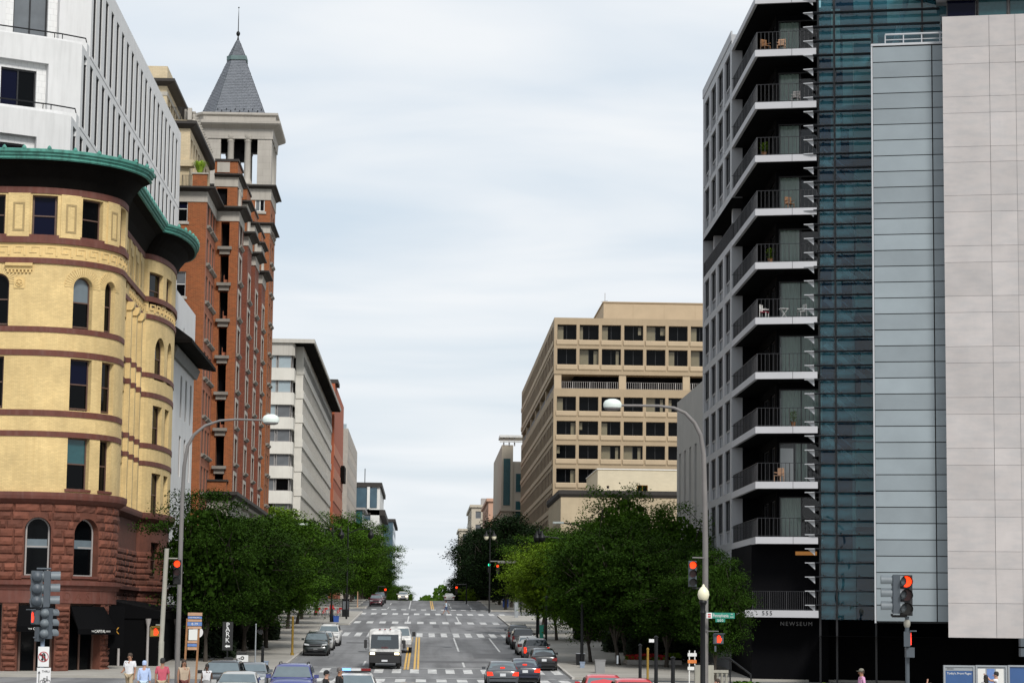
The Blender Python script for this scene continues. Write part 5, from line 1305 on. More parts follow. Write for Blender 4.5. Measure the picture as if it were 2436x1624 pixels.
farblock('pink_block', 'salmon pink building peeking over the dark trees right of the vanishing street', 1162, 1192, 1192, 620, 60, 'pinkstone')
farblock('pale_block', 'pale grey apartment building far down the right side of the street', 1122, 1160, 1206, 720, 60, 'paleblock')
farblock('end_block', 'small pale building at the far right end of the street', 1093, 1120, 1262, 850, 40, 'paleblock', rows_=3)
# ------------------------------------------------------------------ trees
mat('leaf_dark', (.019, .045, .004), .8, .5, .7, leaf=True, spec=.08)
mat('leaf_mid', (.040, .088, .006), .8, .5, .7, leaf=True, spec=.08)
mat('leaf_light', (.10, .165, .010), .8, .45, .7, leaf=True, spec=.08)
mat('leaf_deep', (.007, .017, .004), .8, .45, .7, leaf=True, spec=.08)
mat('bark', (.045, .036, .028), .9, .3, 6., bump=.6, bs=14)
def tree_mesh(seed, H, hb, r, leaf, nc=95, nl=125, ls=.2, flat=.42, shape='vase', core=5200):
    """meshes of one tree: trunk with limbs, crown of single leaves gathered in sprays"""
    q = random.Random(seed); tr = MB(); cr_ = MB()
    lean = Vector((q.uniform(-.3, .3), q.uniform(-.3, .3), 0))
    fork = hb*.85
    tr.pipe([(0, 0, -.3), (0, 0, .15), lean*.4+Vector((0, 0, fork*.6)), lean+Vector((0, 0, fork))], [.26*H/11, .2*H/11, .16*H/11, .15*H/11], 9)
    ends = []
    for i in range(7):
        a = i*2*math.pi/7+q.uniform(-.3, .3); rr_ = r*q.uniform(.45, .8); z = hb+(H-hb)*q.uniform(.45, .85)
        s_ = lean+Vector((0, 0, fork-.1)); e = Vector((math.cos(a)*rr_, math.sin(a)*rr_, z)); mid = s_.lerp(e, .5)+Vector((0, 0, .1*H*q.uniform(.2, .8)))-Vector((math.cos(a), math.sin(a), 0))*rr_*.12
        tr.pipe([s_, s_.lerp(mid, .5)+Vector((0, 0, .15)), mid, e], [.1*H/11, .085*H/11, .06*H/11, .02], 6); ends.append((s_, mid, e))
    e = lean+Vector((q.uniform(-.5, .5), q.uniform(-.5, .5), H*.93)); s_ = lean+Vector((0, 0, fork-.1)); tr.pipe([s_, s_.lerp(e, .5), e], [.11*H/11, .07, .02], 6); ends.append((s_, s_.lerp(e, .5), e))
    cl = []
    for i in range(nc):
        while True:
            x, y, z = q.uniform(-1, 1), q.uniform(-1, 1), q.uniform(-1, 1); d = math.sqrt(x*x+y*y+z*z)
            if .35 < d < 1 and q.random() < d*d+.15: break
        k = 1.0
        if shape == 'vase': k = .72+.34*(z+1)/2 if z < .3 else 1.0
        wob = 1+.2*math.sin(3*math.atan2(y, x)+seed+z*2)+.14*math.sin(5*math.atan2(y, x)+2*seed+z*3)
        cl.append(Vector((x*r*k*wob, y*r*k*wob, hb+(H-hb)*(.5+.5*z)))+lean)
    for c in cl:
        b = min(ends, key=lambda t: (t[2]-c).length); o = b[1].lerp(b[2], q.uniform(.2, 1)); tr.pipe([o, o.lerp(c, .6)+Vector((0, 0, .12)), c], [.035, .025, .01], 4)
        cs = q.uniform(.8, 1.35)*r/5; tilt = q.uniform(-.25, .25); n = int(nl*q.uniform(.6, 1.3)); out = Vector((c.x, c.y, 0)); out = out.normalized() if out.length > .1 else Vector((1, 0, 0))
        for j in range(n):
            u_, v_, w_ = (max(-.85, min(.85, q.gauss(0, .42))) for _ in range(3)); w_ *= flat
            p = c+Vector((u_*cs*1.5, v_*cs*1.5, w_*cs*1.5-.12*(u_*u_+v_*v_)*cs))
            nx = Vector((q.gauss(0, .55), q.gauss(0, .55), 1)).normalized(); a = nx.orthogonal().normalized(); a.rotate(Matrix.Rotation(q.uniform(0, 6.28), 3, nx)); bb = nx.cross(a); s_ = ls*q.uniform(.65, 1.3)
            cr_.quad(p-a*s_*.5-bb*s_*.15, p+bb*s_*-.42, p+a*s_*.55, p+bb*s_*.42)
    for j in range(core):     # unseen inner leaves added to block light and darken the crown
        while True:
            x, y, z = q.uniform(-1, 1), q.uniform(-1, 1), q.uniform(-1, 1); d = x*x+y*y+z*z
            if d < .62: break
        p = Vector((x*r*.92, y*r*.92, hb+(H-hb)*(.48+.5*z)))+lean; nx = Vector((q.gauss(0, 1), q.gauss(0, 1), q.gauss(0, 1)+.6)).normalized(); a = nx.orthogonal().normalized(); bb = nx.cross(a); s_ = q.uniform(.25, .5)
        cr_.quad(p-a*s_*.5-bb*s_*.15, p+bb*s_*-.42, p+a*s_*.55, p+bb*s_*.42)
    return tr.mesh('trunk', 'bark'), cr_.mesh('crown', leaf)
TV = {}
def tv(k, *a, **kw): TV[k] = tree_mesh(*a, **kw)
tv('a', 11, 11, 1.8, 5.2, 'leaf_dark', nc=92, nl=290, ls=.17, flat=.34); tv('b', 23, 11, 1.7, 5.4, 'leaf_mid', nc=92, nl=290, ls=.17, flat=.34); tv('c', 37, 11, 2.0, 5.1, 'leaf_dark', nc=88, nl=290, ls=.17, flat=.34)
tv('d', 41, 13, 1.6, 5.6, 'leaf_deep', nc=110, nl=200, ls=.25, flat=.55); tv('e', 53, 8.5, 1.8, 4.5, 'leaf_light', nc=70, nl=290, ls=.16, flat=.28); tv('f', 67, 13, 1.8, 4.7, 'leaf_mid', nc=110, nl=290, ls=.18, flat=.45)
ORD = ['first', 'second', 'third', 'fourth', 'fifth', 'sixth', 'seventh', 'eighth', 'ninth', 'tenth', 'eleventh']
def tree(k, x, y, s=1., rz=0, label='', grp='street trees', sz=None, z=None):
    o = thing('street_tree', label, 'tree', (x, y, gz(y)+.1 if z is None else z), rz, grp); o.scale = (s, s, sz or s)
    put('trunk', TV[k][0], o); put('crown', TV[k][1], o); return o
GL, GR = 'trees along the left pavement', 'trees along the right pavement'
rq = random.Random(21)
# left row (nearest first)
tree('a', -14.9, 165, .80, .3, 'dark leafy tree in front of the sandstone base, nearest on the left', GL, 1.08)
tree('c', -14.2, 172, .92, 1.9, 'second dark tree from the corner on the left pavement', GL, .92)
tree('a', -13.6, 183, .98, 2.6, 'third dark tree on the left pavement, under the brick tower', GL, .93)
tree('b', -12.4, 190, 1.0, 4.0, 'mid-green tree overhanging the parked dark estate car on the left', GL, 1.0)
names = ['fifth', 'sixth', 'seventh', 'eighth', 'ninth', 'tenth', 'eleventh', 'twelfth', 'thirteenth', 'fourteenth']
for i, y in enumerate((206, 221, 238, 254, 272, 290)):
    tree('bacbac'[i], -13.4+rq.uniform(-.6, .6), y, rq.uniform(.98, 1.12), rq.uniform(0, 6), 'left pavement tree, %s from the near corner' % names[i], GL, rq.uniform(.86, 1.1))
tree('e', -19.2, 318, 1.5, 1., 'yellow-green tree beside the end of the red brick tower building', GL, 1.65)
for i, y in enumerate((338, 354, 370, 388, 408, 430, 455, 485, 520, 560, 610)):
    tree('bfabfcbafbc'[i], -11.0+rq.uniform(-.5, .5), y, rq.uniform(1.08, 1.2), rq.uniform(0, 6), 'left-hand tree beyond the cross street, %s counted up the street' % ORD[i], GL, rq.uniform(.98, 1.1))
# right side
tree('f', 15.8, 183, .84, .5, 'tall pointed tree rising in front of the cream penthouse on the right', GR, 1.04)
tree('f', 18.4, 173, .82, 2.2, 'bushy tree left of the right-hand curved street lamp', GR, .92)
tree('c', 13.9, 167, .86, 4.2, 'dark tree over the forked trunk on the right pavement', GR, .92)
tree('a', 17.0, 164, .8, 3., 'low dark tree behind the red flower bed', GR, .8)
tree('c', 19.3, 160, .62, 5., 'small dark tree just left of the globe lamp', GR, .74)
tree('b', 12.2, 171, .72, 1.2, 'forked small tree at the kerb right of the parked cars', GR, .86)
tree('a', 16.8, 196, .95, 3.9, 'dark tree behind the tall pointed tree on the right', GR, 1.)
tree('e', 12.2, 214, 1., .8, 'bright yellow-green tree over the parked cars on the right', GR, 1.)
tree('e', 12.0, 230, 1.03, 2.9, 'second yellow-green tree up the right pavement', GR, 1.06)
tree('e', 12.6, 247, .95, 4.4, 'third yellow-green tree up the right pavement', GR, 1.)
for i, (x, y) in enumerate(((16, 212), (17, 232), (15.5, 262))): tree('cab'[i], x, y, .95, i*1.3, 'inner pavement tree on the right, %s behind the yellow-green ones' % ORD[i], GR, 1.)
for i, y in enumerate((330, 345, 362, 380, 400, 424, 452, 485, 525, 570, 620)):
    tree('d', 12.0+(1.4 if i == 1 else 0)+rq.uniform(-.6, .6), y, rq.uniform(1.02, 1.12), rq.uniform(0, 6), 'very dark right-hand tree beyond the cross street, %s counted up the street' % ORD[i], GR, rq.uniform(.9, 1.05))
tree('a', 17.6, 141.5, .46, .4, 'small tree against the dark balconies beside the right lamp post', GR, .72)
tree('e', 9.6, 470, .5, 2., 'small yellow-green tree near the crest on the right', GR, .55)
tree('b', -6.6, 640, .9, 2., 'green tree low beyond the crest of the street', GL, 1.05)
# far wooded rise that closes the street
tb = MB(); q = random.Random(2)
for i in range(26000):
    x = q.uniform(-120, 120); y = 1180+q.uniform(0, 50); top = (15.2 if -5 < x < 6 else 19.5)+2*math.sin(x*.23)+1.2*math.sin(x*.61+1)
    z = -8+ (top+8)*q.random()**.6; s_ = q.uniform(.5, 1.1); a = q.uniform(0, 6.28); p = Vector((x, y, z)); e = Vector((math.cos(a), math.sin(a)*.5, q.uniform(-.4, .4)))*s_; f = Vector((0, 0, 1))*s_*.8
    tb.quad(p-e, p-f, p+e, p+f)
stuff(tag(tb.build('far_woods', 'leaf_mid'), 'distant green woods closing the view at the end of the street', 'woods'))
# ------------------------------------------------------------------ vehicles (built facing -Y, at z = 0)
mat('tyre', (.012, .012, .012), .9, .1); mat('rim', (.30, .30, .31), .35, .1, metal=.8); mat('car_glass', (.02, .026, .03), .04, 0, spec=.9)
mat('windscreen', (.10, .13, .145), .05, .12, 3., spec=.9)
mat('plastic', (.012, .012, .013), .6, .1); mat('chrome', (.5, .5, .52), .2, 0, metal=.9)
mat('head_lens', (.55, .57, .58), .15, 0, spec=.8); mat('head_lit', (.9, .8, .6), .2, 0, emit=((1, .82, .5), 1.0)); mat('tail_lens', (.16, .006, .006), .2, 0, spec=.6); mat('tail_lit', (.4, .01, .01), .2, 0, emit=((1, .035, .006), .75))
mat('amber_lit', (.5, .2, .02), .3, 0, emit=((1, .5, .1), 1.2)); mat('blue_lit', (.05, .1, .5), .3, 0, emit=((.15, .35, 1), 1.2)); mat('plate', (.55, .56, .58), .5, 0)
PAINT = {'black': (.006, .006, .007), 'blue': (.045, .055, .19), 'silver': (.36, .36, .35), 'white': (.62, .62, .61), 'grey': (.055, .06, .068), 'navy': (.012, .014, .03), 'red': (.46, .010, .016), 'maroon': (.10, .012, .022), 'slate': (.10, .11, .12), 'green': (.018, .024, .024)}
for k, c in PAINT.items(): mat('paint_'+k, c, .28, .03, 1., coat=.7, spec=.5)
def loft(m, secs):
    """sections: lists of (x, y, z) of equal length"""
    k = len(m.v); n = len(secs[0])
    for s_ in secs: m.v += s_
    for i in range(len(secs)-1):
        for j in range(n-1): m.f.append((k+i*n+j, k+i*n+n+j, k+i*n+n+j+1, k+i*n+j+1)); m.sm.add(len(m.f)-1)
    m.f.append(tuple(k+j for j in range(n))); e = k+(len(secs)-1)*n; m.f.append(tuple(e+n-1-j for j in range(n)))
def wheel(par, x, y, r, w_, name='wheel'):
    sx = 1 if x > 0 else -1; M = Matrix.Translation((x, y, r)) @ Matrix.Rotation(R(90)*sx, 4, 'Y')
    t = MB(); t.lathe([(r*.62, -w_/2), (r*.93, -w_/2), (r, -w_*.35), (r, w_*.35), (r*.93, w_/2), (r*.62, w_/2)], (0, 0, 0), 20)
    tk = ('tyre', round(r, 2), round(w_, 2))
    if tk not in WC: WC[tk] = t.mesh('tyre', 'tyre')
    o = put('wheel', WC[tk], par, M)
    rk = ('rim', round(r, 2), round(w_, 2))
    if rk not in WC:
        q = MB(); q.lathe([(r*.62, w_*.42), (r*.58, w_*.40), (r*.54, w_*.2), (r*.2, w_*.24), (0, w_*.3)], (0, 0, 0), 20)
        for i in range(5): a = i*2*math.pi/5; q.box(-.03, .03, .05, r*.58, w_*.22, w_*.36, Matrix.Rotation(a, 4, 'Z'))
        WC[rk] = q.mesh('rim', 'rim')
    put('rim', WC[rk], o); return o
CARK = {'sedan': dict(L=4.75, W=1.82, H=1.45, hood=.92, belt=.95, deck=1.02, ws=(-.95, -.25), rs=(1.15, 1.85), clr=.2, wr=.325),
        'suv': dict(L=4.7, W=1.9, H=1.72, hood=1.08, belt=1.1, deck=1.12, ws=(-1.05, -.45), rs=(1.95, 2.28), clr=.26, wr=.37),
        'hatch': dict(L=4.3, W=1.8, H=1.5, hood=.95, belt=.98, deck=1.0, ws=(-.95, -.3), rs=(1.45, 2.05), clr=.2, wr=.32)}
def car(kind, paint, x, y, label, rz=0, lit=None, group=None, extra=None, z=None, slope=None):
    """y is the end nearest the camera; rz = 0 shows the front, pi the rear"""
    p = CARK[kind]; L, W, H = p['L'], p['W'], p['H']; hw = W/2; P_ = 'paint_'+paint; f, b = -L/2, L/2
    cy = y+L/2; zz0 = gz(cy)+.005 if z is None else z
    o = thing('parked_car' if group and 'parked' in group else 'car', label, 'car', (x, cy, zz0), rz, group)
    if y > 150: o.rotation_euler = (math.atan2(gz(cy+1)-gz(cy-1), 2)*(1 if abs(rz) < 1 else -1), 0, rz)
    c = p['clr']; hd, bl, dk = p['hood'], p['belt'], p['deck']; w0, w1 = p['ws']; r0, r1 = p['rs']
    st = [(f, .52, .72, c+.10), (f+.06, .66, .86, c+.03), (f+.22, hd-.16, .955, c), (f+.6, hd-.05, .985, c), (w0, bl+.0, 1, c), (w1, bl+.02, 1, c), (0.3, bl+.03, 1, c), (r0, bl+.05, 1, c), (min(r1, b-.1), dk, .985, c), (b-.12, dk-.02, .95, c+.02), (b-.02, dk-.14, .88, c+.08), (b, .62, .80, c+.14)]
    secs = []
    for yy, zt_, k, zb_ in st:
        h = hw*k; s_ = [(0, zt_+.035), (h*.45, zt_+.028), (h*.78, zt_), (h*.94, zt_-.06), (h*.995, zt_-.16), (h, (zt_+zb_)/2+.06), (h*.985, zb_+.16), (h*.93, zb_)]
        secs.append([(a, yy, q) for a, q in s_][::-1]+[(-a, yy, q) for a, q in s_[1:]])
    m = MB(); loft(m, secs); m.build('body', P_, o, ang=R(55))
    m = MB(); m.box(-hw*.88, hw*.88, f+.15, b-.15, .13, c+.2); m.build('shade_box', 'plastic', o)  # dark box added under the body to deepen the car's shadow
    # wheel arches: dark rings
    wy = (f+.92, b-.9); r_ = p['wr']
    for yy in wy:
        for sx in (-1, 1):
            m = MB(); M = Matrix.Translation((sx*(hw-.055), yy, r_)) @ Matrix.Rotation(R(90)*sx, 4, 'Y'); m.lathe([(r_*1.2, .06), (r_*1.2, .068), (0, .068)], (0, 0, 0), 18, M); m.build('wheel_arch', 'plastic', o)
            wheel(o, sx*(hw-.09), yy, r_, .21)
    # cabin
    tw, bw_ = hw*.74, hw*.955; zb_ = bl-.02; zr = H
    def cab(yf0, yf1, yr0, yr1, g=0.):
        return [[(bw_, yf0, zb_), (-bw_, yf0, zb_)], [(tw*.97, yf1, zr-.07), (-tw*.97, yf1, zr-.07)]]
    m = MB()
    secs = []
    for yy, zt_, k in ((w0, zb_+.02, 0), (w0+(w1-w0)*.5, zb_+(zr-.07-zb_)*.5, .5), (w1, zr-.075, .95), (w1+.22, zr-.02, 1), ((w1+r0)/2, zr, 1), (r0-.2, zr-.03, 1), (r0, zr-.09, .96), (r0+(r1-r0)*.5, zb_+(zr-.09-zb_)*.54, .5), (r1, zb_+.03, 0)):
        wt = bw_+(tw-bw_)*((zt_-zb_)/(zr-zb_)); s_ = [(0, zt_+.02), (wt*.7, zt_+.012), (wt*.93, zt_-.02), (wt, zt_-.07 if zt_ > zb_+.2 else zt_-.01), (bw_, zb_)]
        secs.append([(a, yy, q) for a, q in s_][::-1]+[(-a, yy, q) for a, q in s_[1:]])
    loft(m, secs); m.build('cabin', P_, o, ang=R(50))
    # glass set just proud of the cabin skin
    def gq(name, pts, mt='car_glass'): m = MB(); m.quad(*pts); return m.build(name, mt, o)
    e = .018
    def wx(z): return bw_+(tw-bw_)*((z-zb_)/(zr-zb_))
    za, zt2 = zb_+.07, zr-.13
    def yfr(z): return w0+(w1-w0)*(z-zb_)/(zr-.075-zb_)
    def yre(z): return r1+(r0-r1)*(z-zb_)/(zr-.09-zb_)
    n_ = Vector((0, -(zr-zb_), w1-w0)).normalized()*.055
    ws = []
    for z_, fx2 in ((za, .93), (zt2, .90)):
        ws.append((wx(z_)*fx2, yfr(z_)+n_.y, z_+abs(n_.z)*.6))
    zm = (za+zt2)/2; 
    gq('windscreen', [(-ws[0][0], ws[0][1], ws[0][2]), (ws[0][0], ws[0][1], ws[0][2]), (ws[1][0], ws[1][1]-.005, ws[1][2]), (-ws[1][0], ws[1][1]-.005, ws[1][2])], 'windscreen')
    rw = [(wx(za+.05)*.9, yre(za+.05)+.03, za+.06), (wx(zt2)*.86, yre(zt2)+.03, zt2+.01)]
    gq('rear_window', [(rw[0][0], rw[0][1], rw[0][2]), (-rw[0][0], rw[0][1], rw[0][2]), (-rw[1][0], rw[1][1], rw[1][2]), (rw[1][0], rw[1][1], rw[1][2])], 'windscreen' if kind == 'sedan' else 'car_glass')
    mid = (w1+r0)/2+.1
    for sx in (-1, 1):
        for a0, a1, b0, b1 in ((yfr(za)+.22, mid-.05, yfr(zt2)+.16, mid-.05), (mid+.05, yre(za)-.28, mid+.05, yre(zt2)-.2)):
            gq('side_window', [(sx*(wx(za)+e), a0, za), (sx*(wx(za)+e), a1, za), (sx*(wx(zt2)+e), b1, zt2), (sx*(wx(zt2)+e), b0, zt2)])
        m = MB(); m.box(sx*(hw-.02), sx*(hw+.19), w0+.32, w0+.44, bl+.02, bl+.17); m.build('wing_mirror', P_ if paint != 'white' else 'paint_white', o)
        # lamps
        m = MB(); m.ext([(sx*hw*.50, hd-.30), (sx*hw*.88, hd-.26), (sx*hw*.90, hd-.14), (sx*hw*.52, hd-.20)], f-.015, f+.3); m.build('headlight', 'head_lit' if lit == 'front' else 'head_lens', o)
        m = MB(); zl_ = dk-.34 if kind != 'suv' else dk-.42; m.ext([(sx*hw*.58, zl_), (sx*hw*.95, zl_-.02), (sx*hw*.97, zl_+.2), (sx*hw*.66, zl_+.2)] if kind != 'suv' else [(sx*hw*.74, zl_), (sx*hw*.96, zl_), (sx*hw*.97, zl_+.42), (sx*hw*.80, zl_+.42)], b-.3, b+.012); m.build('tail_light', 'tail_lit' if lit == 'rear' else 'tail_lens', o)
    if lit == 'rear': m = MB(); m.box(-.12, .12, r1-.18, r1-.06, dk+.06, dk+.12); m.build('brake_light', 'tail_lit', o)
    m = MB(); m.box(-hw*.44, hw*.44, f-.012, f+.1, hd-.34, hd-.2); m.build('grille', 'plastic', o); m = MB(); m.box(-hw*.6, hw*.6, f-.03, f+.1, c+.13, c+.26); m.build('air_intake', 'plastic', o)
    m = MB(); m.box(-hw*.44, hw*.44, f-.02, f-.01, hd-.28, hd-.26); m.build('grille_bar', 'chrome', o)
    for yy, zz_ in ((f-.022, .46), (b+.008, .72)): m = MB(); m.box(-.16, .16, yy, yy+.02, zz_-.08, zz_+.08); m.build('number_plate', 'plate', o)
    m = MB(); m.box(-hw*.85, hw*.85, b-.1, b+.02, c+.16, c+.3); m.build('rear_bumper', 'plastic' if kind == 'suv' else P_, o)
    if kind == 'suv':
        for sx in (-1, 1): m = MB(); m.pipe([(sx*tw*.86, w1+.3, zr), (sx*tw*.86, w1+.4, zr+.06), (sx*tw*.86, r0-.3, zr+.06), (sx*tw*.86, r0-.2, zr)], .02, 6); m.build('roof_rail', 'plastic', o)
    return o
PI = math.pi
GLp, GRp = 'cars parked along the left kerb', 'cars parked along the right kerb'
car('suv', 'blue', -5.55, 101.5, 'dark blue sport utility car facing us at the bottom edge left of centre')
car('sedan', 'silver', -7.6, 97.5, 'silver sedan facing us at the bottom left, nearest of the cars beside the blue one')
car('suv', 'black', -9.15, 108.5, 'black car behind the silver sedan at bottom left')
car('sedan', 'slate', -8.6, 119, 'grey sedan behind the black car at bottom left')
pc = car('sedan', 'white', -2.72, 97.5, 'white police car with roof light bar facing us at the bottom centre')
m = MB(); m.box(-.62, .62, -.12, .18, 1.47, 1.53); m.build('light_bar', 'plastic', pc)
for x0, x1, mm in ((-.62, -.22, 'blue_lit'), (-.2, .2, 'head_lens'), (.22, .62, 'tail_lens')): m = MB(); m.box(x0, x1, -.13, .19, 1.531, 1.63); m.build('beacon', mm, pc)
car('sedan', 'grey', 4.56, 132, 'dark grey sedan seen from behind with brake lights on, left of the pair', PI, 'rear')
car('sedan', 'navy', 6.15, 140, 'dark navy sedan seen from behind with brake lights on, right of the pair', PI, 'rear')
car('sedan', 'red', 7.75, 99.5, 'red car seen from behind at the bottom edge, farther of the two', PI)
car('hatch', 'red', 8.25, 91, 'red car seen from behind at the bottom edge, nearer of the two', PI, 'rear')
car('sedan', 'black', 8.3, 160, 'black sedan parked nearest the corner on the right', PI, None, GRp)
car('suv', 'grey', 8.35, 171.5, 'dark grey parked car with tall red tail lights, second on the right', PI, 'rear', GRp)
car('sedan', 'silver', 8.35, 184, 'silver car parked third from the corner on the right', PI, None, GRp)
car('suv', 'black', 8.4, 195, 'black sport utility car parked fourth on the right', PI, None, GRp)
car('suv', 'grey', 8.4, 205, 'dark car parked farthest along the right row', PI, None, GRp)
car('suv', 'green', -7.95, 179, 'dark green black estate car parked first in the left row', 0, None, GLp)
car('sedan', 'silver', -7.9, 189, 'silver sedan parked second in the left row', 0, None, GLp)
car('suv', 'white', -7.75, 198, 'white sport utility car parked third in the left row', 0, None, GLp)
car('suv', 'maroon', -6.75, 347, 'maroon sport utility car parked far up the street on the left', 0, None, GLp)
car('sedan', 'grey', -6.7, 358, 'dark grey car parked behind the far maroon one', 0, None, GLp)
car('suv', 'black', -6.6, 369, 'black car parked farthest up the left kerb', 0, None, GLp)
car('hatch', 'white', -3.2, 398, 'small white car with headlights on coming over the crest', 0, 'front')
car('sedan', 'white', 4.75, 414, 'white car sinking behind the crest on the right, only its roof showing', PI)
# white cab-over truck
tk = thing('box_truck', 'white cab-over truck with dark grille and lit headlights left of the yellow lines', 'truck', (-2.45, 160, gz(160)))
tk.rotation_euler = (math.atan2(.0285, 1), 0, 0)
hw = 1.08
secs = []
for yy, zt_, k in ((0, 2.02, .90), (.04, 2.2, .95), (.16, 2.5, .985), (.45, 2.62, 1), (1.7, 2.64, 1), (1.85, 2.6, .99)):
    s_ = [(0, zt_+.04), (hw*k*.7, zt_+.03), (hw*k*.93, zt_-.03), (hw*k, zt_-.16), (hw*k, 1.5), (hw*k, .98)]; secs.append([(a, yy-(.0 if q > 1.5 else .12 if yy < .1 else 0), q) for a, q in s_][::-1]+[(-a, yy-(.0 if q > 1.5 else .12 if yy < .1 else 0), q) for a, q in s_[1:]])
m = MB(); loft(m, secs); m.build('cab', 'paint_white', tk, ang=R(45))
m = MB(); m.quad((-hw*.88, -.165, 1.40), (hw*.88, -.165, 1.40), (hw*.84, .02, 2.32), (-hw*.84, .02, 2.32)); m.build('windscreen', 'car_glass', tk)
m = MB(); m.quad((-.5, -.075, 1.95), (.42, -.075, 1.95), (.4, -.03, 2.2), (-.48, -.03, 2.2)); m.build('sun_visor', 'windscreen', tk)
m = MB(); m.box(-hw*.97, hw*.97, -.17, .4, .42, 1.0, bev=.03); m.build('bumper', 'plastic', tk); m = MB(); m.box(-hw*.97, hw*.97, -.19, -.10, 1.0, 1.17); m.build('grille', 'plastic', tk)
m = MB(); m.box(-hw*.9, hw*.9, .3, 6.2, .55, .8); m.build('chassis', 'plastic', tk)
for sx in (-1, 1):
    m = MB(); m.box(sx*.66, sx*.98, -.24, -.12, .98, 1.13); m.build('headlight', 'head_lit', tk)
    m = MB(); m.pipe([(sx*1.0, .2, 2.0), (sx*1.28, .1, 2.05), (sx*1.28, .1, 1.3), (sx*1.02, .2, 1.25)], .018, 6); m.build('mirror_arm', 'plastic', tk); m = MB(); m.box(sx*1.20, sx*1.40, .06, .14, 1.4, 1.95); m.build('wing_mirror', 'plastic', tk)
    wheel(tk, sx*.92, .75, .4, .24); wheel(tk, sx*.9, 4.6, .4, .4)
    m = MB(); m.quad((sx*(hw+.006), .3, 1.5), (sx*(hw+.006), 1.3, 1.5), (sx*(hw+.006), 1.3, 2.2), (sx*(hw+.006), .5, 2.2)); m.build('side_window', 'car_glass', tk)
m = MB(); m.box(-1.08, 1.08, 2.1, 6.3, .82, 2.3); m.build('flatbed_body', 'slab_white', tk); m = MB(); m.box(-.2, .2, -.215, -.2, .52, .64); m.build('number_plate', 'plate', tk)
for x_ in (-.35, 0, .35): m = MB(); m.box(x_-.06, x_+.06, .1, .2, 2.63, 2.70); m.build('roof_marker', 'tail_lens', tk)
text('ISUZU', .16, 'tail_lens', Matrix.Translation((0, -.19, 1.45)) @ Matrix.Rotation(R(90), 4, 'X'), tk, .006)
tk.location.z += 0
# white pickup behind the truck
pk = thing('pickup_truck', 'white pickup truck partly hidden behind the cab-over truck', 'truck', (-1.75, 186, gz(186)+.02)); pk.rotation_euler = (math.atan2(.0285, 1), 0, 0)
secs = []
for yy, zt_, k in ((0, .95, .92), (.06, 1.1, .96), (.3, 1.2, 1), (1.2, 1.24, 1), (5.5, 1.22, 1)):
    s_ = [(0, zt_+.03), (k*.75, zt_), (k*.95, zt_-.06), (k*1., zt_-.2), (k*1., .7), (k*.95, .45)]; secs.append([(a, yy, q) for a, q in s_][::-1]+[(-a, yy, q) for a, q in s_[1:]])
m = MB(); loft(m, secs); m.build('body', 'paint_white', pk, ang=R(45))
secs = []
for yy, zt_ in ((1.1, 1.24), (1.75, 1.9), (2.0, 1.96), (3.1, 1.96), (3.4, 1.26)):
    kk = 1-.2*(zt_-1.24)/.72; s_ = [(0, zt_+.02), (kk*.8, zt_), (kk*.92, zt_-.06), (.96, 1.2)]; secs.append([(a, yy, q) for a, q in s_][::-1]+[(-a, yy, q) for a, q in s_[1:]])
m = MB(); loft(m, secs); m.build('cab', 'paint_white', pk, ang=R(45))
m = MB(); m.quad((-.84, 1.12, 1.3), (.84, 1.12, 1.3), (.72, 1.62, 1.84), (-.72, 1.62, 1.84)); m.build('windscreen', 'windscreen', pk)
for sx in (-1, 1):
    m = MB(); m.box(sx*.6, sx*.95, -.02, .1, .8, 1.02); m.build('headlight', 'head_lens', pk); m = MB(); m.box(sx*1.02, sx*1.28, 1.35, 1.45, 1.25, 1.6); m.build('wing_mirror', 'plastic', pk); wheel(pk, sx*.88, .95, .38, .25); wheel(pk, sx*.88, 4.3, .38, .25)
    m = MB(); m.quad((sx*.93, 1.7, 1.3), (sx*.93, 3.1, 1.3), (sx*.82, 3.0, 1.8), (sx*.82, 1.95, 1.8)); m.build('side_window', 'car_glass', pk)
m = MB(); m.box(-.5, .5, -.03, .05, .72, 1.0); m.build('grille', 'plastic', pk); m = MB(); m.box(-1., 1., -.08, .1, .45, .68); m.build('bumper', 'chrome', pk)
# ------------------------------------------------------------------ lamps, signals, signs
mat('pole_grey', (.155, .145, .14), .6, .12, 2., streak=.2); mat('pole_pale', (.27, .26, .22), .7, .15, 2., streak=.25); mat('pole_blue', (.20, .25, .33), .7, .2, 4.)
mat('lamp_white', (.62, .68, .64), .4, .05); mat('lamp_glass', (.72, .68, .50), .35, .06, 3.); mat('signal_black', (.008, .008, .009), .6, .1); mat('signal_grey', (.055, .068, .082), .5, .1, 4.); mat('visor_grey', (.12, .14, .155), .5, .1, 4.)
mat('red_lit', (.8, .05, .01), .4, 0, emit=((1, .04, .003), 1.0)); mat('green_lit', (.05, .8, .5), .4, 0, emit=((.02, 1, .45), .8)); mat('hand_lit', (.8, .05, .01), .4, 0, emit=((1, .025, .003), .8)); mat('lens_red', (.06, .008, .006), .3, 0); mat('lens_dark', (.02, .018, .015), .3, 0)
mat('sign_white', (.66, .66, .66), .5, .04, 3.); mat('sign_red', (.42, .02, .03), .5, 0); mat('sign_black', (.008, .008, .008), .6, 0); mat('sign_green', (.01, .20, .14), .5, .05); mat('pole_yellow', (.24, .145, .014), .6, .2, 4.); mat('wood', (.25, .12, .05), .75, .2, 5., bump=.3, bs=20); mat('wood_light', (.40, .24, .15), .75, .15, 4.)
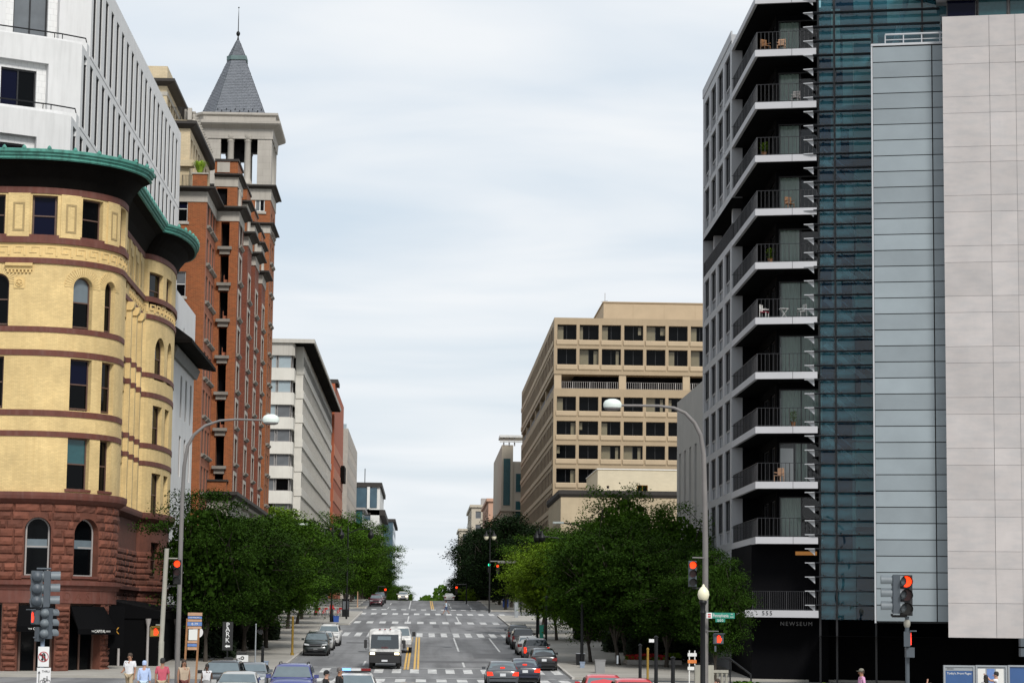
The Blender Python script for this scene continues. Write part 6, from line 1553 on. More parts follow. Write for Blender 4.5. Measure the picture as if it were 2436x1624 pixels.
mat('poster_blue', (.03, .08, .21), .4, .06, 2.); mat('case_silver', (.25, .27, .29), .4, .05); mat('sign_blue', (.10, .18, .40), .5, .15, 8.); mat('bin_blue', (.02, .07, .30), .5, .1); mat('flower_red', (.42, .012, .012), .7, .4, 6.); mat('hedge', (.016, .032, .010), .9, .4, 3., leaf=True); mat('orange', (.55, .16, .03), .6, .1); mat('cloth_red_cushion', (.4, .05, .08), .8, .1); mat('paper_white', (.6, .6, .58), .7, .05)
def cam_pole(u, v0, v1, Y): return atY(u, v0, Y), atY(u, v1, Y)
def cobra(name, label, base, pts, Y, r, head, rz=0, pm='pole_grey', shaft='pole_grey'):
    """tall pole with a curved arm and dome lamp; pts = survey points (u, v) from the pole up and along the arm"""
    o = thing(name, label, 'street lamp'); P3 = [atY(u, v, Y) for u, v in pts]; b = Vector((P3[0].x, Y, gz(Y)+.1))
    m = MB(); m.pipe([b, (b.x, Y, b.z+.5), (b.x, Y, b.z+.52), P3[0]], [r*1.5, r*1.4, r*1.08, r*.95], 14); m.build('pole', shaft, o)
    n = len(P3); m = MB(); m.pipe(P3, [r*.95-(r*.55)*i/(n-1) for i in range(n)], 12); m.build('arm', pm, o)
    h = P3[-1]; sg = 1 if P3[-1].x > P3[-2].x else -1; w_ = head
    m = MB(); M = Matrix.Translation((h.x+sg*w_*.5, Y, h.z)) @ Matrix.Diagonal((1, .75, 1, 1)); m.lathe([(w_*.5, -.10), (w_*.53, .0), (w_*.51, .1), (w_*.42, .2), (w_*.2, .27), (0, .28)], (0, 0, 0), 20, M); m.build('lamp_hood', 'lamp_white', o)
    m = MB(); m.lathe([(w_*.46, -.10), (w_*.46, -.16), (w_*.3, -.2), (0, -.21)], (0, 0, 0), 20, M); m.build('lens', 'pole_grey', o)
    return o
cobra('street_lamp', 'tall grey street lamp with curved arm and white dome in front of the yellow building', None, [(430, 1297), (434, 1180), (438, 1110), (446, 1061), (462, 1033), (488, 1012), (523, 1000), (561, 997), (625, 999)], 106, .105, .72)
cobra('street_lamp', 'tall grey street lamp with arm reaching left in front of the apartment block', None, [(1678, 1300), (1677, 1197), (1674, 1080), (1667, 1035), (1652, 1005), (1630, 982), (1604, 970), (1566, 965), (1478, 964)], 99.5, .125, .75)
def signal(par, c, M, lit=0, hcol='signal_black', vcol='signal_black', s=.36, litm='red_lit'):
    """three-section head: local -Y is the face"""
    w_ = s*.46
    hs = MB(); hs.box(-w_, w_, 0, .2, -1.5*s, 1.5*s, M, bev=.03); h = hs.build('signal_head', hcol, par)
    for k in range(3):
        z = s*(1-k); d = MB(); n = 20; d.quad(*[M @ Vector((s*.40*math.cos(2*math.pi*i/n), -.012, z+s*.40*math.sin(2*math.pi*i/n))) for i in range(n)]); d.build('lens', litm if k == lit else ('lens_red' if k == 1 else 'lens_dark'), par)
        v = MB(); v.lathe([(s*.43, 0), (s*.45, .28)], (0, 0, 0), 18, M @ Matrix.Translation((0, 0, z)) @ Matrix.Rotation(R(90), 4, 'X'), R(-30), R(210)); v.lathe([(s*.415, 0), (s*.435, .28)], (0, 0, 0), 18, M @ Matrix.Translation((0, 0, z)) @ Matrix.Rotation(R(90), 4, 'X'), R(-30), R(210)); v.build('visor', vcol, par)
        bk = MB(); bk.lathe([(s*.44, .2), (s*.40, .3), (s*.2, .36), (0, .37)], (0, 0, 0), 14, M @ Matrix.Translation((0, 0, z)) @ Matrix.Rotation(R(-90), 4, 'X')); bk.build('rear_dome', vcol, par)
    return h
def TR(p, rz=0): return Matrix.Translation(p) @ Matrix.Rotation(rz, 4, 'Z')
def arm(par, a, b, r=.03, m_='pole_pale', nm='bracket'): m = MB(); m.tube(a, b, r, n=8); return m.build(nm, m_, par)
def pedsig(par, p, rz, housing='signal_grey', s=.42, lit=True):
    M = TR(p, rz); m = MB(); m.box(-s/2, s/2, 0, .16, -s/2, s/2, M, bev=.03); m.build('walk_signal', housing, par)
    m = MB(); m.box(-s/2-.02, s/2+.02, -.14, .01, s/2, s/2+.03, M); m.build('signal_hood', housing, par)
    if lit:
        m = MB()     # raised hand symbol
        m.box(-.075, .075, -.014, -.006, -.15, .0, M)
        for i, (x, h) in enumerate(((-.06, .12), (-.022, .16), (.018, .155), (.056, .12))): m.box(x-.016, x+.016, -.014, -.006, .0, h, M)
        m.box(.085, .12, -.014, -.006, -.08, .03, M); m.build('hand_symbol', 'hand_lit', par)
# signal on the left pole
Y = 105; tl = thing('traffic_signal', 'red traffic signal on the pale pole by the left street lamp', 'traffic light'); a = atY(397, 1304, Y); b = Vector((a.x-.12, Y, gz(Y)))
m = MB(); m.pipe([b, (b.x, Y, 2.6), (b.x, Y, 2.62), (a.x, Y, a.z)], [.125, .12, .105, .10], 12); m.build('pole', 'pole_pale', tl)
p = atY(421, 1360, Y); signal(tl, None, TR(p), 0); arm(tl, (a.x, Y, p.z+.6), (p.x, Y+.1, p.z+.6)); arm(tl, (a.x, Y, p.z-.62), (p.x, Y+.1, p.z-.62), m_='signal_black')
p = atY(370, 1502, Y); pedsig(tl, p, R(25), 'pole_yellow'); arm(tl, (a.x, Y, p.z+.3), (p.x, Y, p.z+.3)); arm(tl, (b.x, Y, p.z-.6), (p.x+.2, Y, p.z-.6), m_='signal_black')
# near left cluster
Y = 71; nl = thing('traffic_signal', 'cluster of grey signal backs and red hand on the post at the far left', 'traffic light'); a = atY(104, 1362, Y); xb = atY(99, 1600, Y).x
m = MB(); m.pipe([(xb, Y, 0), (xb, Y, 3.2), (xb, Y, 3.22), (xb+.02, Y, a.z-.0)], [.06, .06, .045, .04], 10); m.build('pole', 'pole_blue', nl)
m = MB(); m.tube((xb+.005, Y-.06, 4.0), (xb+.02, Y-.06, a.z), .03, n=8); m.build('conduit', 'pole_yellow', nl)
p = atY(86, 1400, Y); signal(nl, None, TR(p, R(195)), None, 'signal_grey', 'signal_grey'); p2 = atY(120, 1400, Y); signal(nl, None, TR(p2, R(100)), None, 'signal_grey', 'visor_grey')
arm(nl, (p.x, Y, p.z+.6), (p2.x, Y, p.z+.6), .03, 'signal_grey'); arm(nl, (p.x, Y, p.z-.62), (p2.x, Y, p.z-.62), .03, 'signal_grey')
p = atY(78, 1467, Y); pedsig(nl, p, R(-62)); q = MB(); q.box(-.13, .13, 0, .2, -.21, .21, TR((p.x+.12, Y-.05, p.z-.5), R(-62))); q.build('push_box', 'signal_grey', nl)
p = atY(118, 1482, Y); signal(nl, None, TR(p, R(150)), None, 'signal_grey', 'visor_grey', .3); arm(nl, (xb-.28, Y, p.z+.42), (p.x, Y, p.z+.42), .025, 'signal_grey'); arm(nl, (xb-.28, Y, p.z-.42), (p.x, Y, p.z-.42), .025, 'signal_grey')
def plate(par, u0, u1, v0, v1, Y, m_='sign_white', th=.012, nm='sign_plate'):
    a, b = atY(u0, v0, Y), atY(u1, v1, Y); m = MB(); m.box(a.x, b.x, Y, Y+th, b.z, a.z, bev=.004); m.build(nm, m_, par); return a, b
def disc(par, cx, cz, Y, r0, r1, m_, nm='ring', n=28):
    m = MB()
    for i in range(n):
        t0, t1 = 2*math.pi*i/n, 2*math.pi*(i+1)/n; m.quad(*[(cx+r*math.cos(t), Y, cz+r*math.sin(t)) for r, t in ((r0, t0), (r1, t0), (r1, t1), (r0, t1))])
    return m.build(nm, m_, par)
ns = thing('turn_sign', 'white sign with red crossed circle banning left and U turns', 'sign'); a, b = plate(ns, 91, 116, 1537, 1585, 70.8); cx, cz = (a.x+b.x)/2, (a.z+b.z)/2; w_ = (b.x-a.x)/2
disc(ns, cx, cz, 70.79, w_*.80, w_*.92, 'sign_red'); m = MB(); m.pipe([(cx+.045, 70.785, cz-.12), (cx+.045, 70.785, cz+.03), (cx+.03, 70.785, cz+.09), (cx-.01, 70.785, cz+.10), (cx-.03, 70.785, cz+.05), (cx-.03, 70.785, cz-.08)], .018, 6); m.quad((cx-.075, 70.78, cz-.06), (cx+.015, 70.78, cz-.06), (cx-.03, 70.78, cz-.13)); m.quad((cx-.12, 70.78, cz+.06), (cx-.06, 70.78, cz+.10), (cx-.06, 70.78, cz+.02)); m.tube((cx-.07, 70.785, cz+.06), (cx+.02, 70.785, cz+.03), .013, n=6); m.build('arrow', 'sign_black', ns)
m = MB(); d = w_*.62; m.quad((cx-d, 70.775, cz+d-.02), (cx-d+.03, 70.775, cz+d), (cx+d, 70.775, cz-d+.02), (cx+d-.03, 70.775, cz-d)); m.build('slash', 'sign_red', ns)
bs = thing('lane_sign', 'white THRU bicycle lane sign below the turn ban sign', 'sign'); a, b = plate(bs, 88, 119, 1587, 1650, 70.8); cx = (a.x+b.x)/2; zt = a.z
text('THRU', .09, 'sign_black', face((cx+.06, 70.79, zt-.11), 0, -1), bs, .001); arm(bs, (a.x+.07, 70.785, zt-.75), (a.x+.07, 70.785, zt-.14), .009, 'sign_black', 'arrow_shaft'); m = MB(); m.quad((a.x+.035, 70.78, zt-.16), (a.x+.105, 70.78, zt-.16), (a.x+.07, 70.78, zt-.09)); m.build('arrow_head', 'sign_black', bs)
m = MB(); bz = zt-.42; bx = cx+.05
for dx in (-.085, .085):
    for i in range(18): t0, t1 = 2*math.pi*i/18, 2*math.pi*(i+1)/18; m.quad(*[(bx+dx+r*math.cos(t), 70.785, bz+r*math.sin(t)) for r, t in ((.058, t0), (.07, t0), (.07, t1), (.058, t1))])
for p, q in (((-.085, 0), (-.04, .11)), ((-.04, .11), (.05, .10)), ((-.04, .11), (0, 0)), ((0, 0), (.05, .1)), ((.05, .16), (.085, 0)), ((-.085, 0), (0, 0)), ((.03, .165), (.07, .165)), ((-.06, .12), (-.02, .12))): m.tube((bx+p[0], 70.786, bz+p[1]), (bx+q[0], 70.786, bz+q[1]), .006, n=4)
m.build('bicycle_symbol', 'sign_black', bs)
# wooden notice frame
Y = 103.; wf = thing('notice_frame', 'tall wooden notice frame with white board beside the left street lamp', 'sign frame')
for (u0, v0, u1, v1) in ((446, 1470, 437, 1625), (474, 1480, 465, 1625)):
    a, c = atY(u0, v0, Y), atY(u1, v1, Y); m = MB(); m.tube((a.x, Y, a.z), (c.x-.0, Y, c.z-.3), .06, n=4); m.build('post', 'wood', wf)
for u0, u1, v0, v1, mm in ((447, 481, 1456, 1464, 'wood_light'), (447, 480, 1465, 1471, 'sign_blue'), (447, 480, 1472, 1478, 'wood_light'), (446, 480, 1478.5, 1488, 'sign_blue'), (447, 479, 1489, 1495, 'wood_light'), (449, 469, 1496, 1522, 'paper_white'), (446, 469, 1523, 1529, 'wood_light'), (446, 468, 1530, 1537, 'sign_blue'), (446, 468, 1538, 1545, 'wood_light')): plate(wf, u0, u1, v0, v1, Y-.08, mm, .05, 'board')
text('B 79', .15, 'sign_white', face(tuple(atY(463, 1483.5, Y-.09)), 0, -1), wf, .002); text('NO PARKING', .07, 'sign_white', face(tuple(atY(463, 1468, Y-.09)), 0, -1), wf, .002)
rsn = thing('round_sign', 'white round edged sign behind the wooden notice frame', 'sign'); m = MB(); c = atY(470, 1503, Y+.6); m.lathe([(0, 0), (.24, 0), (.24, .02), (0, .02)], (0, 0, 0), 20, Matrix.Translation(c) @ Matrix.Rotation(R(90), 4, 'X')); m.build('disc', 'sign_white', rsn); arm(rsn, (c.x, Y+.62, 0), (c.x, Y+.62, c.z), .03, 'pole_grey', 'post')
# right lamp post: signal, street name sign
Y = 99; rs_ = thing('traffic_signal', 'red traffic signal hung left of the right-hand lamp pole', 'traffic light'); p = atY(1648, 1364, Y); signal(rs_, None, TR(p), 0, 'signal_grey'); px = atY(1677, 1364, Y).x
arm(rs_, (px, Y+.4, p.z+.68), (p.x, Y+.1, p.z+.68), .03, 'pole_grey'); arm(rs_, (px, Y+.4, p.z-.6), (p.x, Y+.1, p.z-.6), .03, 'signal_black')
p = atY(1710, 1519, Y); pedsig(rs_, p, R(8)); arm(rs_, (px, Y+.4, p.z+.32), (p.x, Y+.1, p.z+.32), .02, 'pole_grey'); plate(rs_, 1700, 1704, 1535, 1549, Y, 'signal_grey', .1, 'push_box')
st_ = thing('street_name_sign', 'green Pennsylvania street name sign with 500 plate on the right lamp pole', 'sign'); a, b = plate(st_, 1680, 1748, 1456, 1470.5, 98.9, 'sign_green'); plate(st_, 1680.5, 1694, 1456.5, 1470, 98.88, 'sign_white', .01, 'flag_panel'); plate(st_, 1684, 1691, 1464, 1467.5, 98.865, 'sign_red', .01, 'flag_bars'); plate(st_, 1684, 1691, 1459, 1462, 98.865, 'sign_red', .01, 'flag_bars')
c = atY(1714.5, 1463.3, 98.88); text('Pennsylvania', .21, 'sign_white', face((c.x, c.y, c.z), 0, -1) @ Matrix.Diagonal((.62, 1, 1, 1)), st_, .001); c = atY(1741, 1460, 98.88); text('AV', .085, 'sign_white', face(tuple(c), 0, -1), st_, .001); c = atY(1741, 1467, 98.88); text('NW', .085, 'sign_white', face(tuple(c), 0, -1), st_, .001)
plate(st_, 1702, 1725, 1471, 1479, 98.9, 'sign_green', nm='number_plate'); c = atY(1713.5, 1475, 98.88); text('500', .15, 'sign_white', face(tuple(c), 0, -1), st_, .001, sp=1.2)
# globe lamp
Y = 90; gl_ = thing('globe_lamp', 'cream acorn globe lamp on a black post in front of the right lamp pole', 'street lamp'); t = atY(1673.5, 1388, Y); b = atY(1673.5, 1428, Y); h = t.z-b.z
m = MB(); m.lathe([(.11, 0), (.19, h*.14), (.225, h*.36), (.2, h*.58), (.12, h*.76), (.05, h*.86), (.045, h*.93), (0, h)], (t.x, Y, b.z), 20); m.build('globe', 'lamp_glass', gl_)
m = MB(); m.lathe([(.26, 0), (.26, .25), (.17, .45), (.15, .9), (.10, 1.05), (.09, b.z-.5), (.12, b.z-.45), (.09, b.z-.35), (.10, b.z-.18), (.16, b.z-.06), (.13, b.z+.03)], (t.x-.02, Y, 0), 14); m.build('post', 'metal_dark', gl_)
# near right signals
Y = 60; nr = thing('traffic_signal', 'near right traffic signal with red light and twin head in front of the stone wall', 'traffic light'); a = atY(2160, 1465, Y); p = atY(2156, 1415, Y); xb = atY(2161, 1600, Y).x
signal(nr, None, TR(p, R(-8)), 0, 'signal_black', 'signal_black', .345); p2 = atY(2123, 1412, Y); signal(nr, None, TR((p2.x, Y+.05, p2.z), R(-98)), None, 'signal_grey', 'visor_grey', .33)
m = MB(); m.pipe([(xb, Y+.12, 0), (xb, Y+.12, a.z)], .055, 10); m.build('pole', 'signal_grey', nr); arm(nr, (p2.x, Y+.1, a.z-.0), (xb, Y+.12, a.z-.0), .03, 'signal_black'); arm(nr, (p2.x, Y+.1, p2.z-.5), (p2.x, Y+.1, a.z), .03, 'signal_black'); m = MB(); m.lathe([(.06, 0), (.085, .06), (.085, .14), (.05, .2)], (xb, Y+.12, a.z-.28), 10); m.build('collar', 'pole_pale', nr)
p = atY(2166, 1519, Y); pedsig(nr, (p.x, Y-.02, p.z), R(75), s=.38); plate(nr, 2156, 2176, 1539, 1563, Y-.1, 'signal_grey', .2, 'signal_box'); q = atY(2432, 1540, Y)
n2 = thing('walk_signal_post', 'grey pedestrian signal boxes cut by the right picture edge', 'traffic light'); m = MB(); m.box(q.x-.04, q.x+.3, Y, Y+.2, q.z+.03, q.z+.24); m.build('walk_signal', 'signal_grey', n2); m = MB(); m.box(q.x-.04, q.x+.3, Y, Y+.2, q.z-.22, q.z-.01); m.build('walk_signal', 'signal_grey', n2); arm(n2, (q.x+.36, Y+.1, 0), (q.x+.36, Y+.1, q.z+.5), .05, 'signal_grey', 'pole')
# display cases
for i, (u0, u1) in enumerate(((2245, 2319), (2321, 2396), (2398, 2470))):
    Y = 97.+i*.15; dc = thing('display_case', ['silver display case lettered Today\'s Front Pages, leftmost of the row', 'silver display case with pale pictures, middle of the row', 'display case at the right picture edge'][i], 'display case', group='front page display cases'); a = atY(u0, 1581, Y); b = atY(u1, 1581, Y)
    f = .07
    for q in ((a.x, b.x, a.z-f, a.z), (a.x, b.x, .55, .62), (a.x, a.x+f, .62, a.z-f), (b.x-f, b.x, .62, a.z-f)): m = MB(); m.box(q[0], q[1], Y, Y+.12, q[2], q[3]); m.build('frame', 'case_silver', dc)
    m = MB(); m.box(a.x+f, b.x-f, Y+.05, Y+.08, .62, a.z-f); m.build('poster', 'poster_blue' if i != 1 else 'case_silver', dc)
    for s_ in (a.x+.1, b.x-.16): m = MB(); m.box(s_, s_+.06, Y+.03, Y+.09, 0, .55); m.build('leg', 'case_silver', dc)
    if i == 0:
        m = MB(); m.box(a.x+f, b.x-f, Y+.04, Y+.049, a.z-.22, a.z-f); m.build('header', 'case_silver', dc); c = ((a.x+b.x)/2, Y+.04, a.z-.33); text("Today's Front Pages", .125, 'sign_white', face(c, 0, -1), dc, .001); text('NEWSEUM', .06, 'sign_black', face((a.x+.28, Y+.03, a.z-.15), 0, -1), dc, .001)
    elif i == 1:
        for k in range(3): m = MB(); m.box(a.x+f+.02+k*.38, a.x+f+.34+k*.38, Y+.04, Y+.049, .7, a.z-.14); m.build('picture', ['paper_white', 'sign_blue', 'paper_white'][k], dc)
# lamps up the street
def pend(name, label, u, v, Y, us, vdark='metal_dark', glass='metal_dark', post=True):
    o = thing(name, label, 'street lamp', group='twin pendant lamps'); p = [atY(x, v, Y) for x in us]; c = atY(u, v-12, Y)
    if post: m = MB(); m.pipe([(c.x, Y, gz(Y)), (c.x, Y, c.z)], [.11, .07], 8); m.build('post', 'metal_dark', o); m = MB(); m.lathe([(.16, 0), (.08, .3), (0, .7)], (c.x, Y, c.z), 8); m.build('finial', 'metal_dark', o)
    for q in p:
        m = MB(); m.pipe([(c.x, Y, c.z-.3), ((c.x+q.x)/2, Y, c.z+.25), (q.x, Y, q.z+.75)], .06, 6); m.build('arm', 'metal_dark', o)
        m = MB(); m.lathe([(.06, .75), (.12, .5), (.3, .3), (.36, .1)], (q.x, Y, q.z), 12); m.build('shade', vdark, o); m = MB(); m.lathe([(.34, .1), (.3, -.15), (.15, -.34), (0, -.38)], (q.x, Y, q.z), 12); m.build('globe', glass, o)
pend('pendant_lamp', 'dark twin pendant lamp over the left tree tops, nearer of the pair', 792, 1274, 262, (771, 812))
pend('pendant_lamp', 'dark pendant lamp over the left tree tops, farther of the pair', 828, 1274, 275, (882,))
pend('pendant_lamp', 'twin pale pendant lamp in front of the dark trees on the right', 1166, 1277, 318, (1157, 1175), glass='lamp_glass')
pend('pendant_lamp', 'dark post lamp before the tan building side on the right', 1283, 1281, 230, (1277, 1289))
def roadlamp(label, u0, u1, v, v1, Y, upost):
    o = thing('road_lamp', label, 'street lamp', group='white road lamps'); a, b = atY(u0, v, Y), atY(u1, v1, Y); m = MB(); sg = 1 if b.x > a.x else -1; x0, x1 = sorted((a.x, a.x+sg*.95)); m.box(x0, x1, Y-.18, Y+.18, a.z-.08, a.z+.1, bev=.03); m.build('lamp_head', 'lamp_white', o); m = MB(); c = atY(upost, v1+8, Y)
    m.pipe([(a.x+sg*.7, Y, a.z+.03), (b.x, Y, b.z), (c.x-sg*.5, Y, c.z), (c.x, Y, c.z-.6), (c.x, Y, gz(Y))], .06, 8); m.build('pole', 'metal_dark', o)
roadlamp('white flat lamp head over the street before the right-hand trees, upper one', 1315, 1372, 1243, 1247, 205, 1400); roadlamp('white flat lamp head over the street before the right-hand trees, lower one', 1271, 1350, 1275, 1282, 235, 1365); roadlamp('white flat lamp head over the left-hand trees', 733, 705, 1247, 1248, 236, 665)
# far signals
for i, (u, v, Y, lm, lab, pu) in enumerate(((1184, 1346, 322, 'red_lit', 'far red signal hanging from the mast arm on the right', 1240), (1164, 1343, 322, 'green_lit', 'far green arrow signal left of the red one on the right', 1240), (1086, 1397, 372, 'red_lit', 'tiny red signal near the crest on the right', 1110), (917, 1402, 372, 'red_lit', 'tiny red signal near the crest on the left', 900))):
    o = thing('far_signal', lab, 'traffic light', group='signals up the street'); p = atY(u, v, Y); signal(o, None, TR((p.x, Y, p.z-.4)), 0, s=.42, litm=lm); q = atY(pu, v-8, Y); arm(o, (p.x, Y+.2, p.z+.5), (q.x, Y+.2, q.z), .08, 'pole_grey' if i < 2 else 'metal_dark', 'mast_arm'); arm(o, (q.x, Y+.2, gz(Y)), (q.x, Y+.2, q.z), .1, 'metal_dark', 'pole')
# ------------------------------------------------------------------ pavement furniture
pb_ = thing('parking_banner', 'black vertical banner lettered PARK with an arrow', 'sign'); Y = 146.; a, b = plate(pb_, 530, 553, 1478, 1546, Y, 'sign_black', .06, 'panel')
cx = (a.x+b.x)/2
for ch, v in (('P', 1486), ('A', 1496), ('R', 1508), ('K', 1522)): text(ch, .42, 'sign_white', face((cx, Y-.01, atY(540, v, Y).z), 0, -1), pb_, .003)
z = atY(540, 1536, Y).z; m = MB(); m.quad((cx-.16, Y-.01, z), (cx-.02, Y-.01, z+.1), (cx-.02, Y-.01, z-.1)); m.quad((cx-.02, Y-.01, z-.05), (cx+.16, Y-.01, z-.05), (cx+.16, Y-.01, z+.05), (cx-.02, Y-.01, z+.05)); m.build('arrow', 'sign_white', pb_); arm(pb_, (cx, Y+.1, 0), (cx, Y+.1, a.z), .05, 'metal_dark', 'post')
for i, (u0, u1, v0) in enumerate(((529, 558, 1568), (563, 590, 1557))):
    o = thing('board_sign', ['low white notice board behind the black car', 'white notice board with red letters beside the low one'][i], 'sign'); Y = 128+i*4; a, b = plate(o, u0, u1, v0, v0+24, Y, 'paper_white', .05, 'board'); disc(o, (a.x+b.x)/2, a.z-.16, Y-.01, .05, .1, 'sign_black'); arm(o, ((a.x+b.x)/2, Y+.05, 0), ((a.x+b.x)/2, Y+.05, a.z-.2), .04, 'metal_dark', 'post'); m = MB(); m.box(a.x+.1, b.x-.1, Y+.02, Y+.1, a.z, a.z+.14); m.build('cap', 'sign_black', o)
    if i: text('PUBLIC', .14, 'sign_red', face(((a.x+b.x)/2, Y-.01, a.z-.42), 0, -1), o, .002)
def boxthing(name, label, cat, u0, u1, v0, v1, Y, m_, dep=.5, cap=None):
    o = thing(name, label, cat); a, b = atY(u0, v0, Y), atY(u1, v1, Y); zg_ = gz(Y)+.1; m = MB(); w_ = b.x-a.x
    m.ext([(a.x+w_*.06, zg_), (b.x-w_*.06, zg_), (b.x, a.z), (a.x, a.z)], Y, Y+dep); m.build('body', m_, o); m = MB(); m.box(a.x-.03, b.x+.03, Y-.03, Y+dep+.03, a.z, a.z+.06); m.build('lid', cap or m_, o); return o
boxthing('litter_bin', 'grey blue bin on the left pavement behind the blue car', 'bin', 623, 637, 1573, 1598, 158, 'pole_blue')
boxthing('litter_bin', 'black bin left of the blue one by the bicycles', 'bin', 784, 795, 1464, 1486, 263, 'metal_dark', .6); boxthing('litter_bin', 'bright blue bin on the corner by the bicycles', 'bin', 793, 806, 1465, 1485, 262, 'bin_blue', .6, 'bin_blue')
boxthing('utility_box', 'grey utility cabinet at the right kerb', 'cabinet', 1416, 1440, 1570, 1606, 155, 'grey_joint', .6); boxthing('litter_bin', 'dark slatted bin beside the black lamp post on the right', 'bin', 1371, 1391, 1554, 1588, 166, 'metal_dark', .7, 'case_silver'); boxthing('litter_bin', 'pale grey small bin in front of the slatted one', 'bin', 1380, 1391, 1575, 1592, 162, 'pole_blue', .4)
boxthing('concrete_post', 'pale concrete block post at the far right corner', 'bollard', 1224, 1233, 1430, 1470, 290, 'case_silver', .5); boxthing('litter_bin', 'dark blue bin at the far right corner', 'bin', 1196, 1210, 1425, 1446, 345, 'bin_blue', .7)
boxthing('news_box', 'bright green box on the right pavement behind the parked cars', 'news box', 1284, 1293, 1487, 1520, 212, 'sign_green', .5)
def post(label, u, vt, Y, r=.05, m_='metal_dark', extra=None, name='sign_post'):
    o = thing(name, label, 'post'); a = atY(u, vt, Y); m = MB(); m.pipe([(a.x, Y, gz(Y)), (a.x, Y, gz(Y)+.3), (a.x, Y, gz(Y)+.32), (a.x, Y, a.z)], [r*1.6, r*1.5, r, r*.9], 10); m.build('shaft', m_, o); m = MB(); m.lathe([(r*.9, 0), (r*1.3, .03), (r*.6, .09), (0, .12)], (a.x, Y, a.z), 10); m.build('cap', m_, o)
    if extra: plate(o, *extra)
    return o
post('yellow post in front of the flower bed at the right kerb', 1541, 1545, 112, .06, 'pole_yellow'); post('black post with small white red sign right of the yellow post', 1561, 1516, 118, .10, 'metal_dark', (1544, 1556, 1519, 1527, 117.8, 'sign_white')); post('black post with white sticker, left of the globe lamp', 1601, 1565, 120, .11); post('black post by the flower bed, left of the yellow post', 1523, 1535, 125, .09, 'metal_dark', (1467-0, 1471, 1558, 1578, 125.3, 'case_silver'))
post('yellow painted pole at the left kerb under the trees', 697, 1468, 177, .09, 'pole_yellow'); post('black lamp post at the right kerb by the slatted bin', 1385, 1430, 166, .12); post('dark lamp post behind the parked cars on the right', 1279, 1400, 214, .12); post('second dark lamp post behind the parked cars on the right', 1300, 1420, 196, .1); post('thin pale pole among the left trees', 609, 1486, 165, .05, 'case_silver')
post('black pavement post in front of the left trees', 625, 1540, 152, .1); post('thin wooden pole up the left pavement', 851, 1408, 335, .08, 'wood_light')
# flower bed with kerb
fb = thing('flower_bed', 'raised bed of red flowers under the right-hand trees', 'flower bed'); Y = 168.; a, b = atY(1492, 1587, Y), atY(1622, 1587, Y); z0 = gz(Y)+.14
m = MB(); m.box(a.x, b.x, Y, Y+3, z0-.1, z0+.32); m.build('kerb', 'kerb', fb); m = MB(); q = random.Random(6)
for i in range(1500):
    x, y = q.uniform(a.x+.1, b.x-.9), q.uniform(Y, Y+2.8); z = z0+.35+q.uniform(0, .38)*(1-abs((x-a.x)/(b.x-a.x)-.42)); s_ = q.uniform(.05, .1); t = q.uniform(0, 3); m.quad((x-s_*math.cos(t), y-s_*math.sin(t), z), (x, y, z-s_), (x+s_*math.cos(t), y+s_*math.sin(t), z), (x, y, z+s_))
stuff(m.build('blooms', 'flower_red', fb)); m = MB()
for i in range(1200):
    x, y = q.uniform(a.x, b.x), q.uniform(Y-.05, Y+2.8); z = z0+.25+q.uniform(0, .3)+(.25 if x > b.x-1.1 else 0); s_ = q.uniform(.06, .14); t = q.uniform(0, 3); m.quad((x-s_*math.cos(t), y-s_*math.sin(t), z), (x, y, z-s_*.5), (x+s_*math.cos(t), y+s_*math.sin(t), z), (x, y, z+s_*.5))
stuff(m.build('foliage', 'leaf_light', fb))
def shrub(name, label, cat, x0, x1, y0, y1, z0, h, m_, n, s=.16, seed=1, grp=None):
    q = random.Random(seed); m = MB()
    for i in range(n):
        x, y = q.uniform(x0, x1), q.uniform(y0, y1); ex = 4*(x-x0)*(x1-x)/(x1-x0)**2; z = z0+h*q.random()**.6*(.65+.35*min(1, ex*2))*(.85+.15*math.sin(x*2+y)); t = q.uniform(0, 3.14); k = s*q.uniform(.6, 1.3); c_, s_ = math.cos(t)*k, math.sin(t)*k; e = q.uniform(-.5, .5)*k
        m.quad((x-c_, y-s_, z-e), (x+s_*.5, y-c_*.5, z-k*.4), (x+c_, y+s_, z+e), (x-s_*.5, y+c_*.5, z+k*.4))
    o = thing(name, label, cat, group=grp); m.build('foliage', m_, o); st = MB()
    for i in range(6): x, y = q.uniform(x0, x1), (y0+y1)/2; st.tube((x, y, z0-.1), (x+q.uniform(-.2, .2), y, z0+h*.6), .03, .01, 5)
    st.build('stems', 'bark', o); return o
shrub('hedge', 'tall dark hedge under the right-hand trees', 'hedge', 15.2, 20.4, 172, 176, gz(172), 3.0, 'hedge', 5200, .2, 1); shrub('hedge', 'dark hedge along the right pavement behind the tall one', 'hedge', 14.6, 20.4, 188, 192, gz(188), 2.8, 'hedge', 4800, .2, 2); shrub('hedge', 'dark hedge at the foot of the limestone block', 'hedge', 14, 20.5, 215, 219, gz(215), 3.2, 'hedge', 4800, .22, 3)
shrub('planting_bed', 'bright green plants at the bottom edge right of the globe lamp', 'plants', 11.2, 13.0, 92, 93.2, .0, 1.36, 'leaf_mid', 1500, .13, 4); shrub('planting_bed', 'low green plants along the bottom edge before the museum', 'plants', 14.2, 17.6, 94, 95.2, .0, 1.32, 'leaf_light', 1900, .12, 5); shrub('planting_bed', 'dark low plants left of the walking person at the museum', 'plants', 12.9, 14.6, 99, 100.5, 0, 1.25, 'leaf_mid', 900, .13, 6)
